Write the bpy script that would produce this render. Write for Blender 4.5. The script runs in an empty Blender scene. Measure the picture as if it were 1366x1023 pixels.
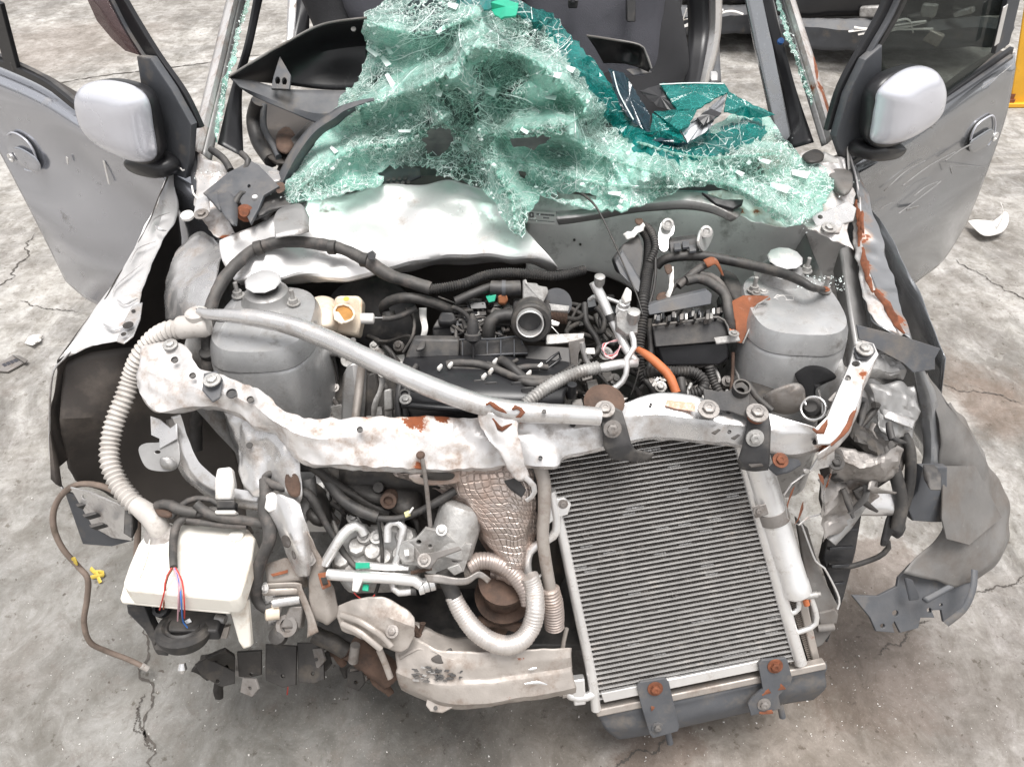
import bpy, math, random
from mathutils import Vector, Matrix, noise, geometry
R = math.radians
random.seed(7)
S = bpy.context.scene
COL = S.collection

# ------------------------------------------------------------------ camera, world, sun, exposure
CAMH, PITCH, FPX = 1.75, R(40), 1030.0
cam_data = bpy.data.cameras.new('camera')
cam = bpy.data.objects.new('camera', cam_data); COL.objects.link(cam)
cam.location = (0, 0, CAMH); cam.rotation_euler = (R(90) - PITCH, 0, 0)
cam_data.sensor_fit = 'HORIZONTAL'; cam_data.sensor_width = 36
cam_data.lens = FPX / 1366 * 36; cam_data.clip_start = .02; cam_data.clip_end = 200
S.camera = cam
SUN_EL, SUN_ROT = R(80), R(150)
w = bpy.data.worlds.new('World'); S.world = w; w.use_nodes = True
wn, wl = w.node_tree.nodes, w.node_tree.links
sky = wn.new('ShaderNodeTexSky'); sky.sky_type = 'NISHITA'; sky.sun_disc = False
sky.sun_elevation = SUN_EL; sky.sun_rotation = SUN_ROT; sky.air_density = 1.0; sky.dust_density = 3.0
hs = wn.new('ShaderNodeHueSaturation'); hs.inputs['Saturation'].default_value = .12
tint = wn.new('ShaderNodeMix'); tint.data_type = 'RGBA'; tint.blend_type = 'MULTIPLY'
tint.inputs[0].default_value = 1; tint.inputs[7].default_value = (1.0, .98, .965, 1)
wl.new(sky.outputs[0], hs.inputs['Color']); wl.new(hs.outputs[0], tint.inputs[6])
wl.new(tint.outputs[2], wn['Background'].inputs[0])
wn['Background'].inputs[1].default_value = .085
sd = bpy.data.lights.new('sun', 'SUN'); sd.energy = 1.5; sd.angle = R(30); sd.color = (1, .975, .945)
so = bpy.data.objects.new('sun', sd); COL.objects.link(so)
sun_dir = Vector((math.sin(SUN_ROT) * math.cos(SUN_EL), math.cos(SUN_ROT) * math.cos(SUN_EL), math.sin(SUN_EL)))
so.rotation_euler = sun_dir.to_track_quat('Z', 'Y').to_euler()
S.view_settings.view_transform = 'Standard'; S.view_settings.look = 'None'
S.view_settings.exposure = 1.35; S.view_settings.gamma = 1

# ------------------------------------------------------------------ places: a sight line met with a height, a distance or a plane
CP, SP = math.cos(PITCH), math.sin(PITCH)
CAM = Vector((0, 0, CAMH))
def ray(u, v):
    a, b = (u - 683) / FPX, (v - 511.5) / FPX
    return Vector((a, CP - b * SP, -SP - b * CP))
def Z(u, v, z):
    d = ray(u, v); return CAM + d * ((z - CAMH) / d.z)
def Y(u, v, y):
    d = ray(u, v); return CAM + d * (y / d.y)
def PL(u, v, p, n):
    d = ray(u, v); return CAM + d * ((p - CAM).dot(n) / d.dot(n))
def zs(l): return [Z(*p) for p in l]
def ys(l): return [Y(*p) for p in l]
def W(x, y, z): return Vector((x, y, z))

# ------------------------------------------------------------------ materials
def N(nt, t, **k):
    n = nt.nodes.new(t)
    for a, b in k.items(): setattr(n, a, b)
    return n
def ramp(nt, src, a, b):
    m = N(nt, 'ShaderNodeMapRange'); m.inputs[1].default_value = a; m.inputs[2].default_value = b
    nt.links.new(src, m.inputs[0]); return m.outputs[0]
def mixc(nt, fac, a, b):
    m = N(nt, 'ShaderNodeMix', data_type='RGBA')
    for i, s in ((0, fac), (6, a), (7, b)):
        if isinstance(s, (tuple, list)): m.inputs[i].default_value = (*s, 1)
        elif isinstance(s, (int, float)): m.inputs[i].default_value = s
        else: nt.links.new(s, m.inputs[i])
    return m.outputs[2]
def mixf(nt, fac, a, b):
    m = N(nt, 'ShaderNodeMix', data_type='FLOAT')
    for i, s in ((0, fac), (2, a), (3, b)):
        if isinstance(s, (int, float)): m.inputs[i].default_value = s
        else: nt.links.new(s, m.inputs[i])
    return m.outputs[0]
def ntex(nt, co, scale, detail=5, rough=.55, stretch=None, dist=0):
    n = N(nt, 'ShaderNodeTexNoise'); n.inputs['Scale'].default_value = scale
    n.inputs['Detail'].default_value = detail; n.inputs['Roughness'].default_value = rough
    n.inputs['Distortion'].default_value = dist
    if stretch:
        m = N(nt, 'ShaderNodeMapping'); m.inputs['Scale'].default_value = stretch
        nt.links.new(co, m.inputs[0]); co = m.outputs[0]
    nt.links.new(co, n.inputs['Vector']); return n.outputs['Fac']
def math_(nt, op, a, b=0.0):
    m = N(nt, 'ShaderNodeMath', operation=op)
    for i, s in ((0, a), (1, b)):
        if isinstance(s, (int, float)): m.inputs[i].default_value = s
        else: nt.links.new(s, m.inputs[i])
    return m.outputs[0]
RUSTC1, RUSTC2 = (.33, .085, .025), (.13, .045, .02)
def mat(name, base, metal=0, rough=.5, var=.25, vscale=14, dirt=None, damt=.0, dscale=9, rust=0, spots=(), bump=.15,
        bscale=180, scratch=0, coat=0, spec=.5, dust=.0):
    m = bpy.data.materials.new(name); m.use_nodes = True; nt = m.node_tree
    p = nt.nodes['Principled BSDF']; geo = N(nt, 'ShaderNodeNewGeometry'); co = geo.outputs['Position']
    n1 = ntex(nt, co, vscale, 6, .6)
    dark = tuple(c * (1 - var) for c in base); lite = tuple(min(1, c * (1 + var * .6)) for c in base)
    col = mixc(nt, ramp(nt, n1, .3, .7), dark, lite)
    rg = mixf(nt, n1, rough * .75, min(1, rough * 1.25)); mt = metal
    if scratch:
        s = ntex(nt, co, 55, 4, .7, (1, .05, .8)); sm = math_(nt, 'MULTIPLY', ramp(nt, s, .64, .7), scratch)
        col = mixc(nt, sm, col, tuple(min(1, c * 1.9 + .08) for c in base))
    if damt:
        n2 = ntex(nt, co, dscale, 8, .68); dm = ramp(nt, n2, .62 - damt * .32, .74 - damt * .12)
        dm = math_(nt, 'MULTIPLY', dm, .85)
        col = mixc(nt, dm, col, dirt or (.09, .075, .06)); rg = mixf(nt, dm, rg, .8)
        mt = mixf(nt, dm, mt, metal * .3)
    if dust:   # grey settled dust on faces that look up
        sx = N(nt, 'ShaderNodeSeparateXYZ'); nt.links.new(geo.outputs['Normal'], sx.inputs[0])
        nd = math_(nt, 'MULTIPLY', math_(nt, 'MULTIPLY', ramp(nt, sx.outputs[2], .1, 1), ramp(nt, ntex(nt, co, 25, 6), .3, .65)), dust)
        col = mixc(nt, nd, col, (.33, .30, .27)); rg = mixf(nt, nd, rg, .85)
    mask = None
    if rust:
        mask = ramp(nt, ntex(nt, co, 16, 9, .72), .66 - rust * .25, .70 - rust * .23)
    for (q, r) in spots:
        dn = N(nt, 'ShaderNodeVectorMath', operation='DISTANCE'); nt.links.new(co, dn.inputs[0]); dn.inputs[1].default_value = q
        k = ramp(nt, dn.outputs['Value'], r, 0); mask = k if mask is None else math_(nt, 'MAXIMUM', mask, k)
    if spots:
        nn = ntex(nt, co, 70, 8, .75); raw = math_(nt, 'ADD', mask, math_(nt, 'MULTIPLY', math_(nt, 'SUBTRACT', nn, .5), 1.5)); mask = ramp(nt, raw, .50, .56)
        col = mixc(nt, math_(nt, 'MULTIPLY', ramp(nt, raw, .18, .5), .6), col, (.40, .26, .18))
    if mask is not None:
        rc = mixc(nt, ntex(nt, co, 90, 6, .7), RUSTC2, RUSTC1)
        col = mixc(nt, mask, col, rc); rg = mixf(nt, mask, rg, .85); mt = mixf(nt, mask, mt, 0.0)
    nt.links.new(col, p.inputs['Base Color'])
    if not isinstance(rg, float): nt.links.new(rg, p.inputs['Roughness'])
    if isinstance(mt, (int, float)): p.inputs['Metallic'].default_value = mt
    else: nt.links.new(mt, p.inputs['Metallic'])
    p.inputs['Coat Weight'].default_value = coat; p.inputs['Coat Roughness'].default_value = .06
    p.inputs['Specular IOR Level'].default_value = spec
    if bump:
        b = N(nt, 'ShaderNodeBump'); b.inputs['Strength'].default_value = bump; b.inputs['Distance'].default_value = .002
        nt.links.new(ntex(nt, co, bscale, 5, .6), b.inputs['Height']); nt.links.new(b.outputs[0], p.inputs['Normal'])
    return m

# ------------------------------------------------------------------ meshes
ROOT = None          # current thing; meshes are stored relative to its base
def mk(name, vs, fs, m, parent=None, label=None, smooth=30, thick=0, bevel=0, segs=2, world_root=None):
    r = world_root or ROOT; off = r.location if r else Vector()
    me = bpy.data.meshes.new(name); me.from_pydata([tuple(Vector(v) - off) for v in vs], [], fs); me.update()
    if m: me.materials.append(m)
    if smooth:
        me.shade_smooth(); me.set_sharp_from_angle(angle=R(smooth))
    o = bpy.data.objects.new(name, me); COL.objects.link(o)
    if parent is None: parent = ROOT
    if parent is not None: o.parent = parent
    if label: o['label'] = label
    if thick:
        s = o.modifiers.new('sol', 'SOLIDIFY'); s.thickness = thick; s.offset = 0
    if bevel:
        b = o.modifiers.new('bev', 'BEVEL'); b.width = bevel; b.segments = segs; b.limit_method = 'ANGLE'; b.angle_limit = R(35); b.harden_normals = False
    return o
def thing(name, label, cat, loc, group=None):
    o = bpy.data.objects.new(name, None); COL.objects.link(o); o.location = loc
    o['label'] = label; o['category'] = cat
    if group: o['group'] = group
    return o
def tag(o, label, cat, group=None):
    o['label'] = label; o['category'] = cat
    if group: o['group'] = group
    return o
def cr(P, n, closed=False):
    """n points along a Catmull-Rom curve through P, even in arc length"""
    P = [Vector(p) for p in P]
    if len(P) < 3 and not closed:
        return [P[0].lerp(P[1], i / (n - 1)) for i in range(n)]
    Q = []; m = len(P); segs = m if closed else m - 1
    for i in range(segs):
        if closed: a, b, c, d = P[i - 1], P[i], P[(i + 1) % m], P[(i + 2) % m]
        else: a, b, c, d = P[max(i - 1, 0)], P[i], P[i + 1], P[min(i + 2, m - 1)]
        for k in range(8):
            t = k / 8
            Q.append(.5 * ((2 * b) + (c - a) * t + (2 * a - 5 * b + 4 * c - d) * t * t + (3 * b - a - 3 * c + d) * t ** 3))
    if not closed: Q.append(P[-1])
    else: Q.append(Q[0].copy())
    L = [0]
    for i in range(1, len(Q)): L.append(L[-1] + (Q[i] - Q[i - 1]).length)
    out = []; j = 0; cnt = n + 1 if closed else n
    for i in range(cnt):
        s = L[-1] * i / (cnt - 1)
        while j < len(L) - 2 and L[j + 1] < s: j += 1
        t = (s - L[j]) / max(1e-9, L[j + 1] - L[j]); out.append(Q[j].lerp(Q[j + 1], min(1, t)))
    return out[:n] if closed else out
def plen(P): return sum((P[i + 1] - P[i]).length for i in range(len(P) - 1))
def crumple(vs, amp, scale, seed=0):
    """real dents: ridged and smooth noise moves each point"""
    o = Vector((seed * 7.3, seed * 3.1, seed * 1.7)); out = []
    for v in vs:
        q = v * scale + o
        d = noise.noise_vector(q); e = noise.noise_vector(q * 2.7)
        r = 1 - 2 * abs(noise.noise(q * 1.3 + Vector((5, 1, 2))))
        out.append(v + (d + e * .45) * amp + Vector((0, -.4, 1)) * r * amp * .35)
    return out
def loft(name, lines, m, parent=None, nu=40, nv=4, thick=.0015, amp=0, scale=6, seed=0, cross='linear', closed=False, smooth=28, **k):
    """a sheet through several long lines; smooth along, folded or smooth across"""
    rows = [cr(l, nu) for l in lines]; grid = []
    if cross == 'smooth':
        T = (len(rows) - 1) * nv + 1; cols = [cr([r[i] for r in rows], T) for i in range(nu)]
        grid = [[cols[i][j] for i in range(nu)] for j in range(T)]
    else:
        for a, b in zip(rows, rows[1:]):
            for j in range(nv): grid.append([p.lerp(q, j / nv) for p, q in zip(a, b)])
        grid.append(rows[-1])
    vs = [p for g in grid for p in g]
    if amp: vs = crumple(vs, amp, scale, seed)
    fs = []
    for j in range(len(grid) - 1):
        for i in range(nu - 1):
            a = j * nu + i; fs.append((a, a + 1, a + nu + 1, a + nu))
    return mk(name, vs, fs, m, parent, thick=thick, smooth=smooth, **k)
def frames(P):
    T = [(P[min(i + 1, len(P) - 1)] - P[max(i - 1, 0)]).normalized() for i in range(len(P))]
    n = T[0].orthogonal().normalized(); F = []
    for t in T:
        n = (n - t * n.dot(t)).normalized(); F.append((t, n, t.cross(n)))
    return F
def tube_geo(P, r, sides=10, cor=None, flat=1.0, n=None, caps=True):
    L = plen(P)
    if cor: n = max(8, int(L / cor[0] * 4))
    n = n or max(6, min(90, int(L / .012)))
    Q = cr(P, n); F = frames(Q); vs = []; fs = []
    for i, (q, (t, a, b)) in enumerate(zip(Q, F)):
        s = i / (n - 1)
        if isinstance(r, (list, tuple)):
            x = s * (len(r) - 1); j = min(int(x), len(r) - 2); rr = r[j] + (r[j + 1] - r[j]) * (x - j)
        else: rr = r
        if cor: rr -= cor[1] * (1 if i % 4 in (0,) else .55 if i % 4 in (1, 3) else 0)
        for k in range(sides):
            an = 2 * math.pi * k / sides; vs.append(q + (a * math.cos(an) + b * math.sin(an) * flat) * rr)
    for i in range(n - 1):
        for k in range(sides):
            k2 = (k + 1) % sides; fs.append((i * sides + k, i * sides + k2, (i + 1) * sides + k2, (i + 1) * sides + k))
    if caps: fs += [tuple(reversed(range(sides))), tuple(range((n - 1) * sides, n * sides))]
    return vs, fs
def tube(name, P, r, m, parent=None, sides=10, cor=None, flat=1.0, n=None, label=None, smooth=60, amp=0, caps=True):
    vs, fs = tube_geo(P, r, sides, cor, flat, n, caps)
    if amp: vs = crumple(vs, amp, 40, len(vs) % 13)
    return mk(name, vs, fs, m, parent, label=label, smooth=70 if cor else smooth)
def lathe(name, p, ax, prof, m, parent=None, sides=24, label=None, smooth=35, bevel=0, squash=None):
    """prof: (distance along axis, radius)"""
    t = Vector(ax).normalized(); a = t.orthogonal().normalized()
    if abs(t.z) > .8: a = (Vector((1, 0, 0)) - t * t.x).normalized()
    b = t.cross(a); vs = []; fs = []
    for (h, r) in prof:
        for k in range(sides):
            an = 2 * math.pi * k / sides; c, s = math.cos(an), math.sin(an)
            if squash: c = math.copysign(abs(c) ** squash, c); s = math.copysign(abs(s) ** squash, s)
            vs.append(Vector(p) + t * h + (a * c + b * s) * r)
    n = len(prof)
    for i in range(n - 1):
        for k in range(sides):
            k2 = (k + 1) % sides; fs.append((i * sides + k, i * sides + k2, (i + 1) * sides + k2, (i + 1) * sides + k))
    fs += [tuple(reversed(range(sides))), tuple(range((n - 1) * sides, n * sides))]
    return mk(name, vs, fs, m, parent, label=label, smooth=smooth, bevel=bevel)
def prism(name, P, vec, m, parent=None, bevel=.003, label=None, smooth=30, amp=0):
    n = len(P); vec = Vector(vec); vs = [Vector(p) for p in P] + [Vector(p) + vec for p in P]
    nr = geometry.normal(P[:3]) if n == 3 else sum(((P[i] - P[0]).cross(P[i + 1] - P[0]) for i in range(1, n - 1)), Vector())
    f0 = tuple(range(n)); f1 = tuple(range(2 * n - 1, n - 1, -1)); flip = nr.dot(vec) > 0
    fs = [f0, f1] + [(i, i + n, (i + 1) % n + n, (i + 1) % n) for i in range(n)]
    if flip: fs = [tuple(reversed(f)) for f in fs]
    if amp: vs = crumple(vs, amp, 20, n)
    return mk(name, vs, fs, m, parent, label=label, smooth=smooth, bevel=bevel)
def box(name, c, size, m, parent=None, rz=0, rx=0, ry=0, bevel=.004, label=None, taper=1.0):
    M = Matrix.Rotation(rz, 3, 'Z') @ Matrix.Rotation(rx, 3, 'X') @ Matrix.Rotation(ry, 3, 'Y'); x, y, z = [s / 2 for s in size]
    vs = [Vector(c) + M @ Vector((sx * x * (taper if sz > 0 else 1), sy * y * (taper if sz > 0 else 1), sz * z)) for sz in (-1, 1) for sx, sy in ((-1, -1), (1, -1), (1, 1), (-1, 1))]
    fs = [(3, 2, 1, 0), (4, 5, 6, 7), (0, 1, 5, 4), (1, 2, 6, 5), (2, 3, 7, 6), (3, 0, 4, 7)]
    return mk(name, vs, fs, m, parent, label=label, bevel=bevel)
def plane3(a, b, c):
    n = (b - a).cross(c - a).normalized(); return a, n
def plate(name, outline, pl, m, parent=None, holes=(), thick=.002, bevel=.0008, curved=False, label=None, bend=0, amp=0):
    """flat cut sheet metal with real holes; outline as sight lines met with plane pl, holes (u, v, radius_px[, aspect])"""
    p, n = pl; n = n.normalized()
    if n.dot(CAM - p) < 0: n = -n
    ax = (Vector((1, 0, 0)) - n * n.x).normalized(); ay = n.cross(ax)
    O = [q if isinstance(q, Vector) else PL(q[0], q[1], p, n) for q in outline]
    if curved: O = cr(O, len(O) * 5, True)
    loops = [O]
    for h in holes:
        a = h[3] if len(h) > 3 else 1.0; rot = h[4] if len(h) > 4 else 0
        l = []
        for k in range(14):
            an = 2 * math.pi * k / 14; x, y = h[2] * math.cos(an), h[2] * a * math.sin(an)
            l.append(PL(h[0] + x * math.cos(rot) - y * math.sin(rot), h[1] + x * math.sin(rot) + y * math.cos(rot), p, n))
        loops.append(l)
    cu = bpy.data.curves.new(name, 'CURVE'); cu.dimensions = '2D'; cu.fill_mode = 'BOTH'
    cu.extrude = thick / 2; cu.bevel_depth = bevel; cu.bevel_resolution = 1
    for l in loops:
        s = cu.splines.new('POLY'); s.points.add(len(l) - 1); s.use_cyclic_u = True
        for i, q in enumerate(l): s.points[i].co = ((q - p).dot(ax), (q - p).dot(ay), 0, 1)
    to = bpy.data.objects.new('tmp', cu); me = bpy.data.meshes.new_from_object(to)
    vs = [p + ax * v.co.x + ay * v.co.y + n * v.co.z for v in me.vertices]; fs = [tuple(f.vertices) for f in me.polygons]
    bpy.data.objects.remove(to); bpy.data.curves.remove(cu); bpy.data.meshes.remove(me)
    return mk(name, vs, fs, m, parent, label=label, smooth=30)
def inflate(name, O, nrm, h, m, parent=None, rings=7, back=.3, power=.5, n=48, label=None, shift=Vector((0, 0, 0))):
    """a smooth domed shell over a closed outline"""
    O = cr(O, n, True); c = sum(O, Vector()) / n; nrm = Vector(nrm).normalized(); vs = []; fs = []
    lv = []
    for j in range(rings + 1):
        s = math.sin(j / rings * math.pi / 2); lv.append((math.cos(j / rings * math.pi / 2), s))
    seq = [(1 - (1 - a) * .0 if False else a, b) for a, b in lv]
    prof = [(max(.02, a ** (power * 1.0)), b * h) for a, b in reversed(seq)] + [(.97, -back * h * .6), (.9, -back * h)]
    for (k, z) in prof:
        for q in O: vs.append(c + (q - c) * k + nrm * z + shift * max(0, z / h))
    R_ = len(prof)
    for i in range(R_ - 1):
        for k in range(n):
            k2 = (k + 1) % n; fs.append((i * n + k, (i + 1) * n + k, (i + 1) * n + k2, i * n + k2))
    fs += [tuple(range(n)), tuple(reversed(range((R_ - 1) * n, R_ * n)))]
    return mk(name, vs, fs, m, parent, label=label, smooth=50)
_bolt = {}
def bolt(p, ax, r, m, parent, name='bolt', washer=True, h=.7, label=None):
    """hex head on a washer; alike bolts share one mesh"""
    key = (m.name, washer, h)
    if key not in _bolt:
        vs = []; fs = []
        def ring(rr, z, s, rot=0):
            b = len(vs)
            for k in range(s):
                a = 2 * math.pi * k / s + rot; vs.append((rr * math.cos(a), rr * math.sin(a), z))
            return b
        if washer:
            a = ring(1.75, 0, 18); b = ring(1.7, .22, 18); c = ring(1.0, .24, 18)
            for q, t in ((a, b), (b, c)):
                for k in range(18): fs.append((q + k, q + (k + 1) % 18, t + (k + 1) % 18, t + k))
        a = ring(1.05, 0, 6); b = ring(1.05, .2 + h * .85, 6); c = ring(.85, .2 + h, 6); e = ring(.45, .2 + h, 6); f = ring(.4, .05 + h, 6)
        for q, t in ((a, b), (b, c), (c, e), (e, f)):
            for k in range(6): fs.append((q + k, q + (k + 1) % 6, t + (k + 1) % 6, t + k))
        fs.append(tuple(range(f, f + 6)))
        me = bpy.data.meshes.new('bolt'); me.from_pydata(vs, [], fs); me.update(); me.materials.append(m)
        me.shade_smooth(); me.set_sharp_from_angle(angle=R(35)); _bolt[key] = me
    o = bpy.data.objects.new(name, _bolt[key]); COL.objects.link(o); o.parent = parent
    off = ROOT.location if ROOT else Vector()
    q = Vector(ax).to_track_quat('Z', 'Y'); o.rotation_euler = q.to_euler(); o.location = Vector(p) - off; o.scale = (r, r, r)
    if label: o['label'] = label
    return o
UPF = Vector((0, -.55, .83))      # direction a front-facing sloping face looks
# ------------------------------------------------------------------ materials
SPOTS = [(Z(*q[:3]), q[3]) for q in [
    (275, 500, .84, .012), (232, 462, .86, .016), (555, 558, .83, .05), (490, 560, .83, .022), (590, 556, .83, .03), (660, 545, .86, .035),
    (690, 555, .85, .03), (660, 580, .80, .03), (700, 590, .8, .02), (1100, 590, .8, .035), (1125, 570, .82, .02), (1135, 520, .86, .025), (1148, 500, .88, .02),
    (1075, 640, .7, .035), (1065, 680, .66, .03), (1098, 640, .72, .03), (1090, 575, .82, .02), (560, 622, .78, .02), (770, 548, .85, .03),
    (165, 435, .87, .012), (385, 640, .68, .03), (270, 200, 1.0, .04), (300, 235, .97, .03), (300, 318, .93, .018), (262, 255, .95, .015),
    (1080, 85, 1.13, .03), (1090, 120, 1.1, .035), (1100, 150, 1.06, .035), (1113, 178, 1.03, .03), (1085, 205, 1.0, .03), (1010, 285, .97, .02), (985, 280, .98, .02)]]
RF = [(Z(*q[:3]), q[3]) for q in [(1142, 250, .96, .03), (1146, 320, .91, .04), (1152, 360, .9, .03), (1143, 270, .94, .035), (1146, 300, .92, .04), (1147, 340, .9, .03), (1165, 395, .89, .035), (1175, 405, .88, .02), (1190, 430, .88, .04), (1200, 440, .87, .03)]]
M_silver = mat('silver_body_paint', (.68, .67, .665), .75, .28, .18, 7, (.20, .16, .13), .38, 20, spots=SPOTS, bump=.1, scratch=.25)
M_white = mat('worn_pale_paint', (.72, .70, .69), .4, .36, .2, 13, (.24, .17, .125), .5, 26, spots=SPOTS, bump=.25, bscale=90)
M_bright = mat('bright_silver_paint', (.74, .73, .725), .5, .3, .12, 6, (.26, .21, .17), .2, 18, spots=SPOTS, bump=.1, scratch=.25)
M_primer = mat('dull_grey_primer', (.34, .335, .33), .55, .45, .2, 9, (.12, .10, .085), .3, 16, bump=.15)
M_firewall = mat('dusty_grey_body_panel', (.74, .725, .71), .25, .42, .22, 7, (.10, .085, .075), .3, 14, bump=.15)
M_tower = mat('dusty_grey_tower_paint', (.52, .525, .53), .6, .36, .25, 8, (.13, .12, .11), .3, 26, dust=.3, scratch=.3)
M_door = mat('blue_grey_silver_paint', (.47, .485, .53), .7, .2, .06, 3, (.2, .18, .16), .05, 12, bump=.03, coat=.5)
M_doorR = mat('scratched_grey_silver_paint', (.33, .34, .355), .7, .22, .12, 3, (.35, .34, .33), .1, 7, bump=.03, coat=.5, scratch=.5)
M_mirror = mat('pale_silver_mirror_paint', (.70, .71, .77), .3, .28, .04, 5, bump=.02, coat=.6)
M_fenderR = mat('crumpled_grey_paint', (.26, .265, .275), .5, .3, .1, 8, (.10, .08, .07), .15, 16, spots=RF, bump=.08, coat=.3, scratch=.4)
M_under = mat('dark_underseal', (.055, .047, .042), 0, .6, .25, 9, (.12, .10, .085), .25, 8)
M_black = mat('black_plastic', (.028, .028, .030), 0, .48, .25, 20, (.10, .09, .08), .35, 16, dust=.22)
M_black2 = mat('smooth_black_plastic', (.02, .02, .022), 0, .34, .2, 8, scratch=.15, bump=.05)
M_grey = mat('faded_grey_plastic', (.075, .08, .09), 0, .55, .2, 14, (.16, .14, .12), .25, 12, dust=.2)
M_greyl = mat('pale_dusty_grey_plastic', (.15, .145, .14), 0, .5, .25, 10, (.10, .08, .065), .5, 7, dust=.2, scratch=.2)
M_rubber = mat('dusty_black_rubber', (.028, .027, .027), 0, .55, .3, 30, (.09, .08, .07), .35, 24, dust=.15)
M_tape = mat('taped_wiring_harness', (.045, .043, .042), 0, .6, .35, 60, (.13, .11, .10), .35, 34, dust=.22)
M_alu = mat('bright_aluminium', (.82, .81, .80), .7, .34, .08, 20, (.35, .31, .27), .2, 25, scratch=.2)
M_cast = mat('dirty_cast_aluminium', (.50, .49, .475), .55, .5, .3, 25, (.13, .11, .095), .45, 22, bump=.5)
M_steel = mat('dirty_grey_steel', (.30, .28, .265), .5, .48, .25, 18, (.12, .09, .07), .35, 20, bump=.3)
M_brown = mat('tan_weathered_steel', (.45, .41, .375), .5, .5, .2, 9, (.17, .12, .09), .35, 14, rust=.05, bump=.25)
M_rust = mat('orange_rust', (.21, .072, .034), 0, .85, .5, 40, (.12, .05, .03), .35, 30, bump=.6)
M_rustd = mat('dark_rusty_iron', (.12, .075, .055), .1, .8, .45, 25, (.04, .03, .025), .4, 18, bump=.6)
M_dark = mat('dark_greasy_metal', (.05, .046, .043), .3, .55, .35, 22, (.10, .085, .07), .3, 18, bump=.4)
M_cream = mat('aged_cream_plastic', (.72, .62, .50), 0, .42, .12, 12, (.50, .28, .12), .25, 14, bump=.08)
M_bottle = mat('white_bottle_plastic', (.80, .77, .70), 0, .42, .08, 8, (.52, .42, .32), .28, 16, bump=.06)
M_hosew = mat('dusty_white_hose', (.52, .49, .46), 0, .5, .12, 20, (.25, .21, .18), .25, 24)
M_conn = mat('white_connector_plastic', (.78, .76, .73), 0, .45, .1, 30, (.3, .25, .2), .2, 30)
M_rustbr = mat('orange_rusted_bracket', (.28, .095, .042), 0, .8, .35, 20, (.45, .44, .42), .25, 16, bump=.4)
M_orange = mat('orange_heat_sleeve', (.50, .15, .055), 0, .6, .2, 30)
M_red = mat('red_wire_jacket', (.55, .05, .04), 0, .45, .1, bump=0)
M_blue = mat('blue_wire_jacket', (.05, .17, .5), 0, .45, .1, bump=0)
M_pink = mat('pale_pink_wire_jacket', (.6, .35, .38), 0, .45, .1, bump=0)
M_green = mat('green_tape', (.02, .36, .22), 0, .4, .15, 30, bump=0)
M_yellow = mat('yellow_plastic_strap', (.62, .46, .08), 0, .5, .1, 30, bump=0)
M_post = mat('yellow_painted_steel', (.80, .42, .03), 0, .45, .1, 10, (.25, .15, .06), .15, 12)
M_seat = mat('grey_seat_fabric', (.085, .085, .10), 0, .85, .12, 30, bump=.8, bscale=420)
M_seatd = mat('dark_seat_fabric', (.03, .03, .033), 0, .85, .2, 30, bump=.6, bscale=420)
M_cut = mat('split_tan_hose', (.22, .17, .14), 0, .6, .2, 30, (.1, .08, .06), .3, 20)
M_label = mat('white_sticker', (.72, .70, .68), 0, .5, .05)
M_ink = mat('sticker_ink', (.05, .05, .06), 0, .6, .1, bump=0)
M_chrome = mat('bright_cut_metal', (.82, .81, .8), .9, .2, .05, bump=.05)
def foil():
    m = mat('brown_silver_heat_foil', (.60, .53, .49), .85, .3, .2, 12, (.28, .17, .12), .45, 7, bump=.3)
    nt = m.node_tree; p = nt.nodes['Principled BSDF']; geo = N(nt, 'ShaderNodeNewGeometry')
    uv = N(nt, 'ShaderNodeUVMap'); sep = N(nt, 'ShaderNodeSeparateXYZ')
    wv = N(nt, 'ShaderNodeVectorMath', operation='MULTIPLY_ADD'); nw = N(nt, 'ShaderNodeTexNoise'); nw.inputs['Scale'].default_value = 14; nt.links.new(geo.outputs['Position'], nw.inputs['Vector']); nt.links.new(nw.outputs['Color'], wv.inputs[0]); wv.inputs[1].default_value = (.05, .05, 0); nt.links.new(uv.outputs[0], wv.inputs[2]); nt.links.new(wv.outputs[0], sep.inputs[0])
    def wave(s, k):
        a = math_(nt, 'SINE', math_(nt, 'MULTIPLY', s, k)); return ramp(nt, math_(nt, 'ABSOLUTE', a), 0, .5)
    g = math_(nt, 'MULTIPLY', wave(sep.outputs[0], 70), wave(sep.outputs[1], 84))
    b = N(nt, 'ShaderNodeBump'); b.inputs['Strength'].default_value = .9; b.inputs['Distance'].default_value = .0022
    h = math_(nt, 'ADD', g, math_(nt, 'MULTIPLY', ntex(nt, geo.outputs['Position'], 30, 6), 2.2))
    nt.links.new(h, b.inputs['Height']); nt.links.new(b.outputs[0], p.inputs['Normal'])
    return m
M_foil = foil()
def flex():
    m = mat('silver_foil_sleeve', (.66, .62, .59), .7, .38, .15, 20, (.30, .24, .20), .3, 22, bump=.2)
    return m
M_flex = flex(); M_flexd = mat('brown_foil_sleeve', (.42, .36, .33), .6, .45, .2, 20, (.22, .16, .12), .4, 20, bump=.3)
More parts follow.
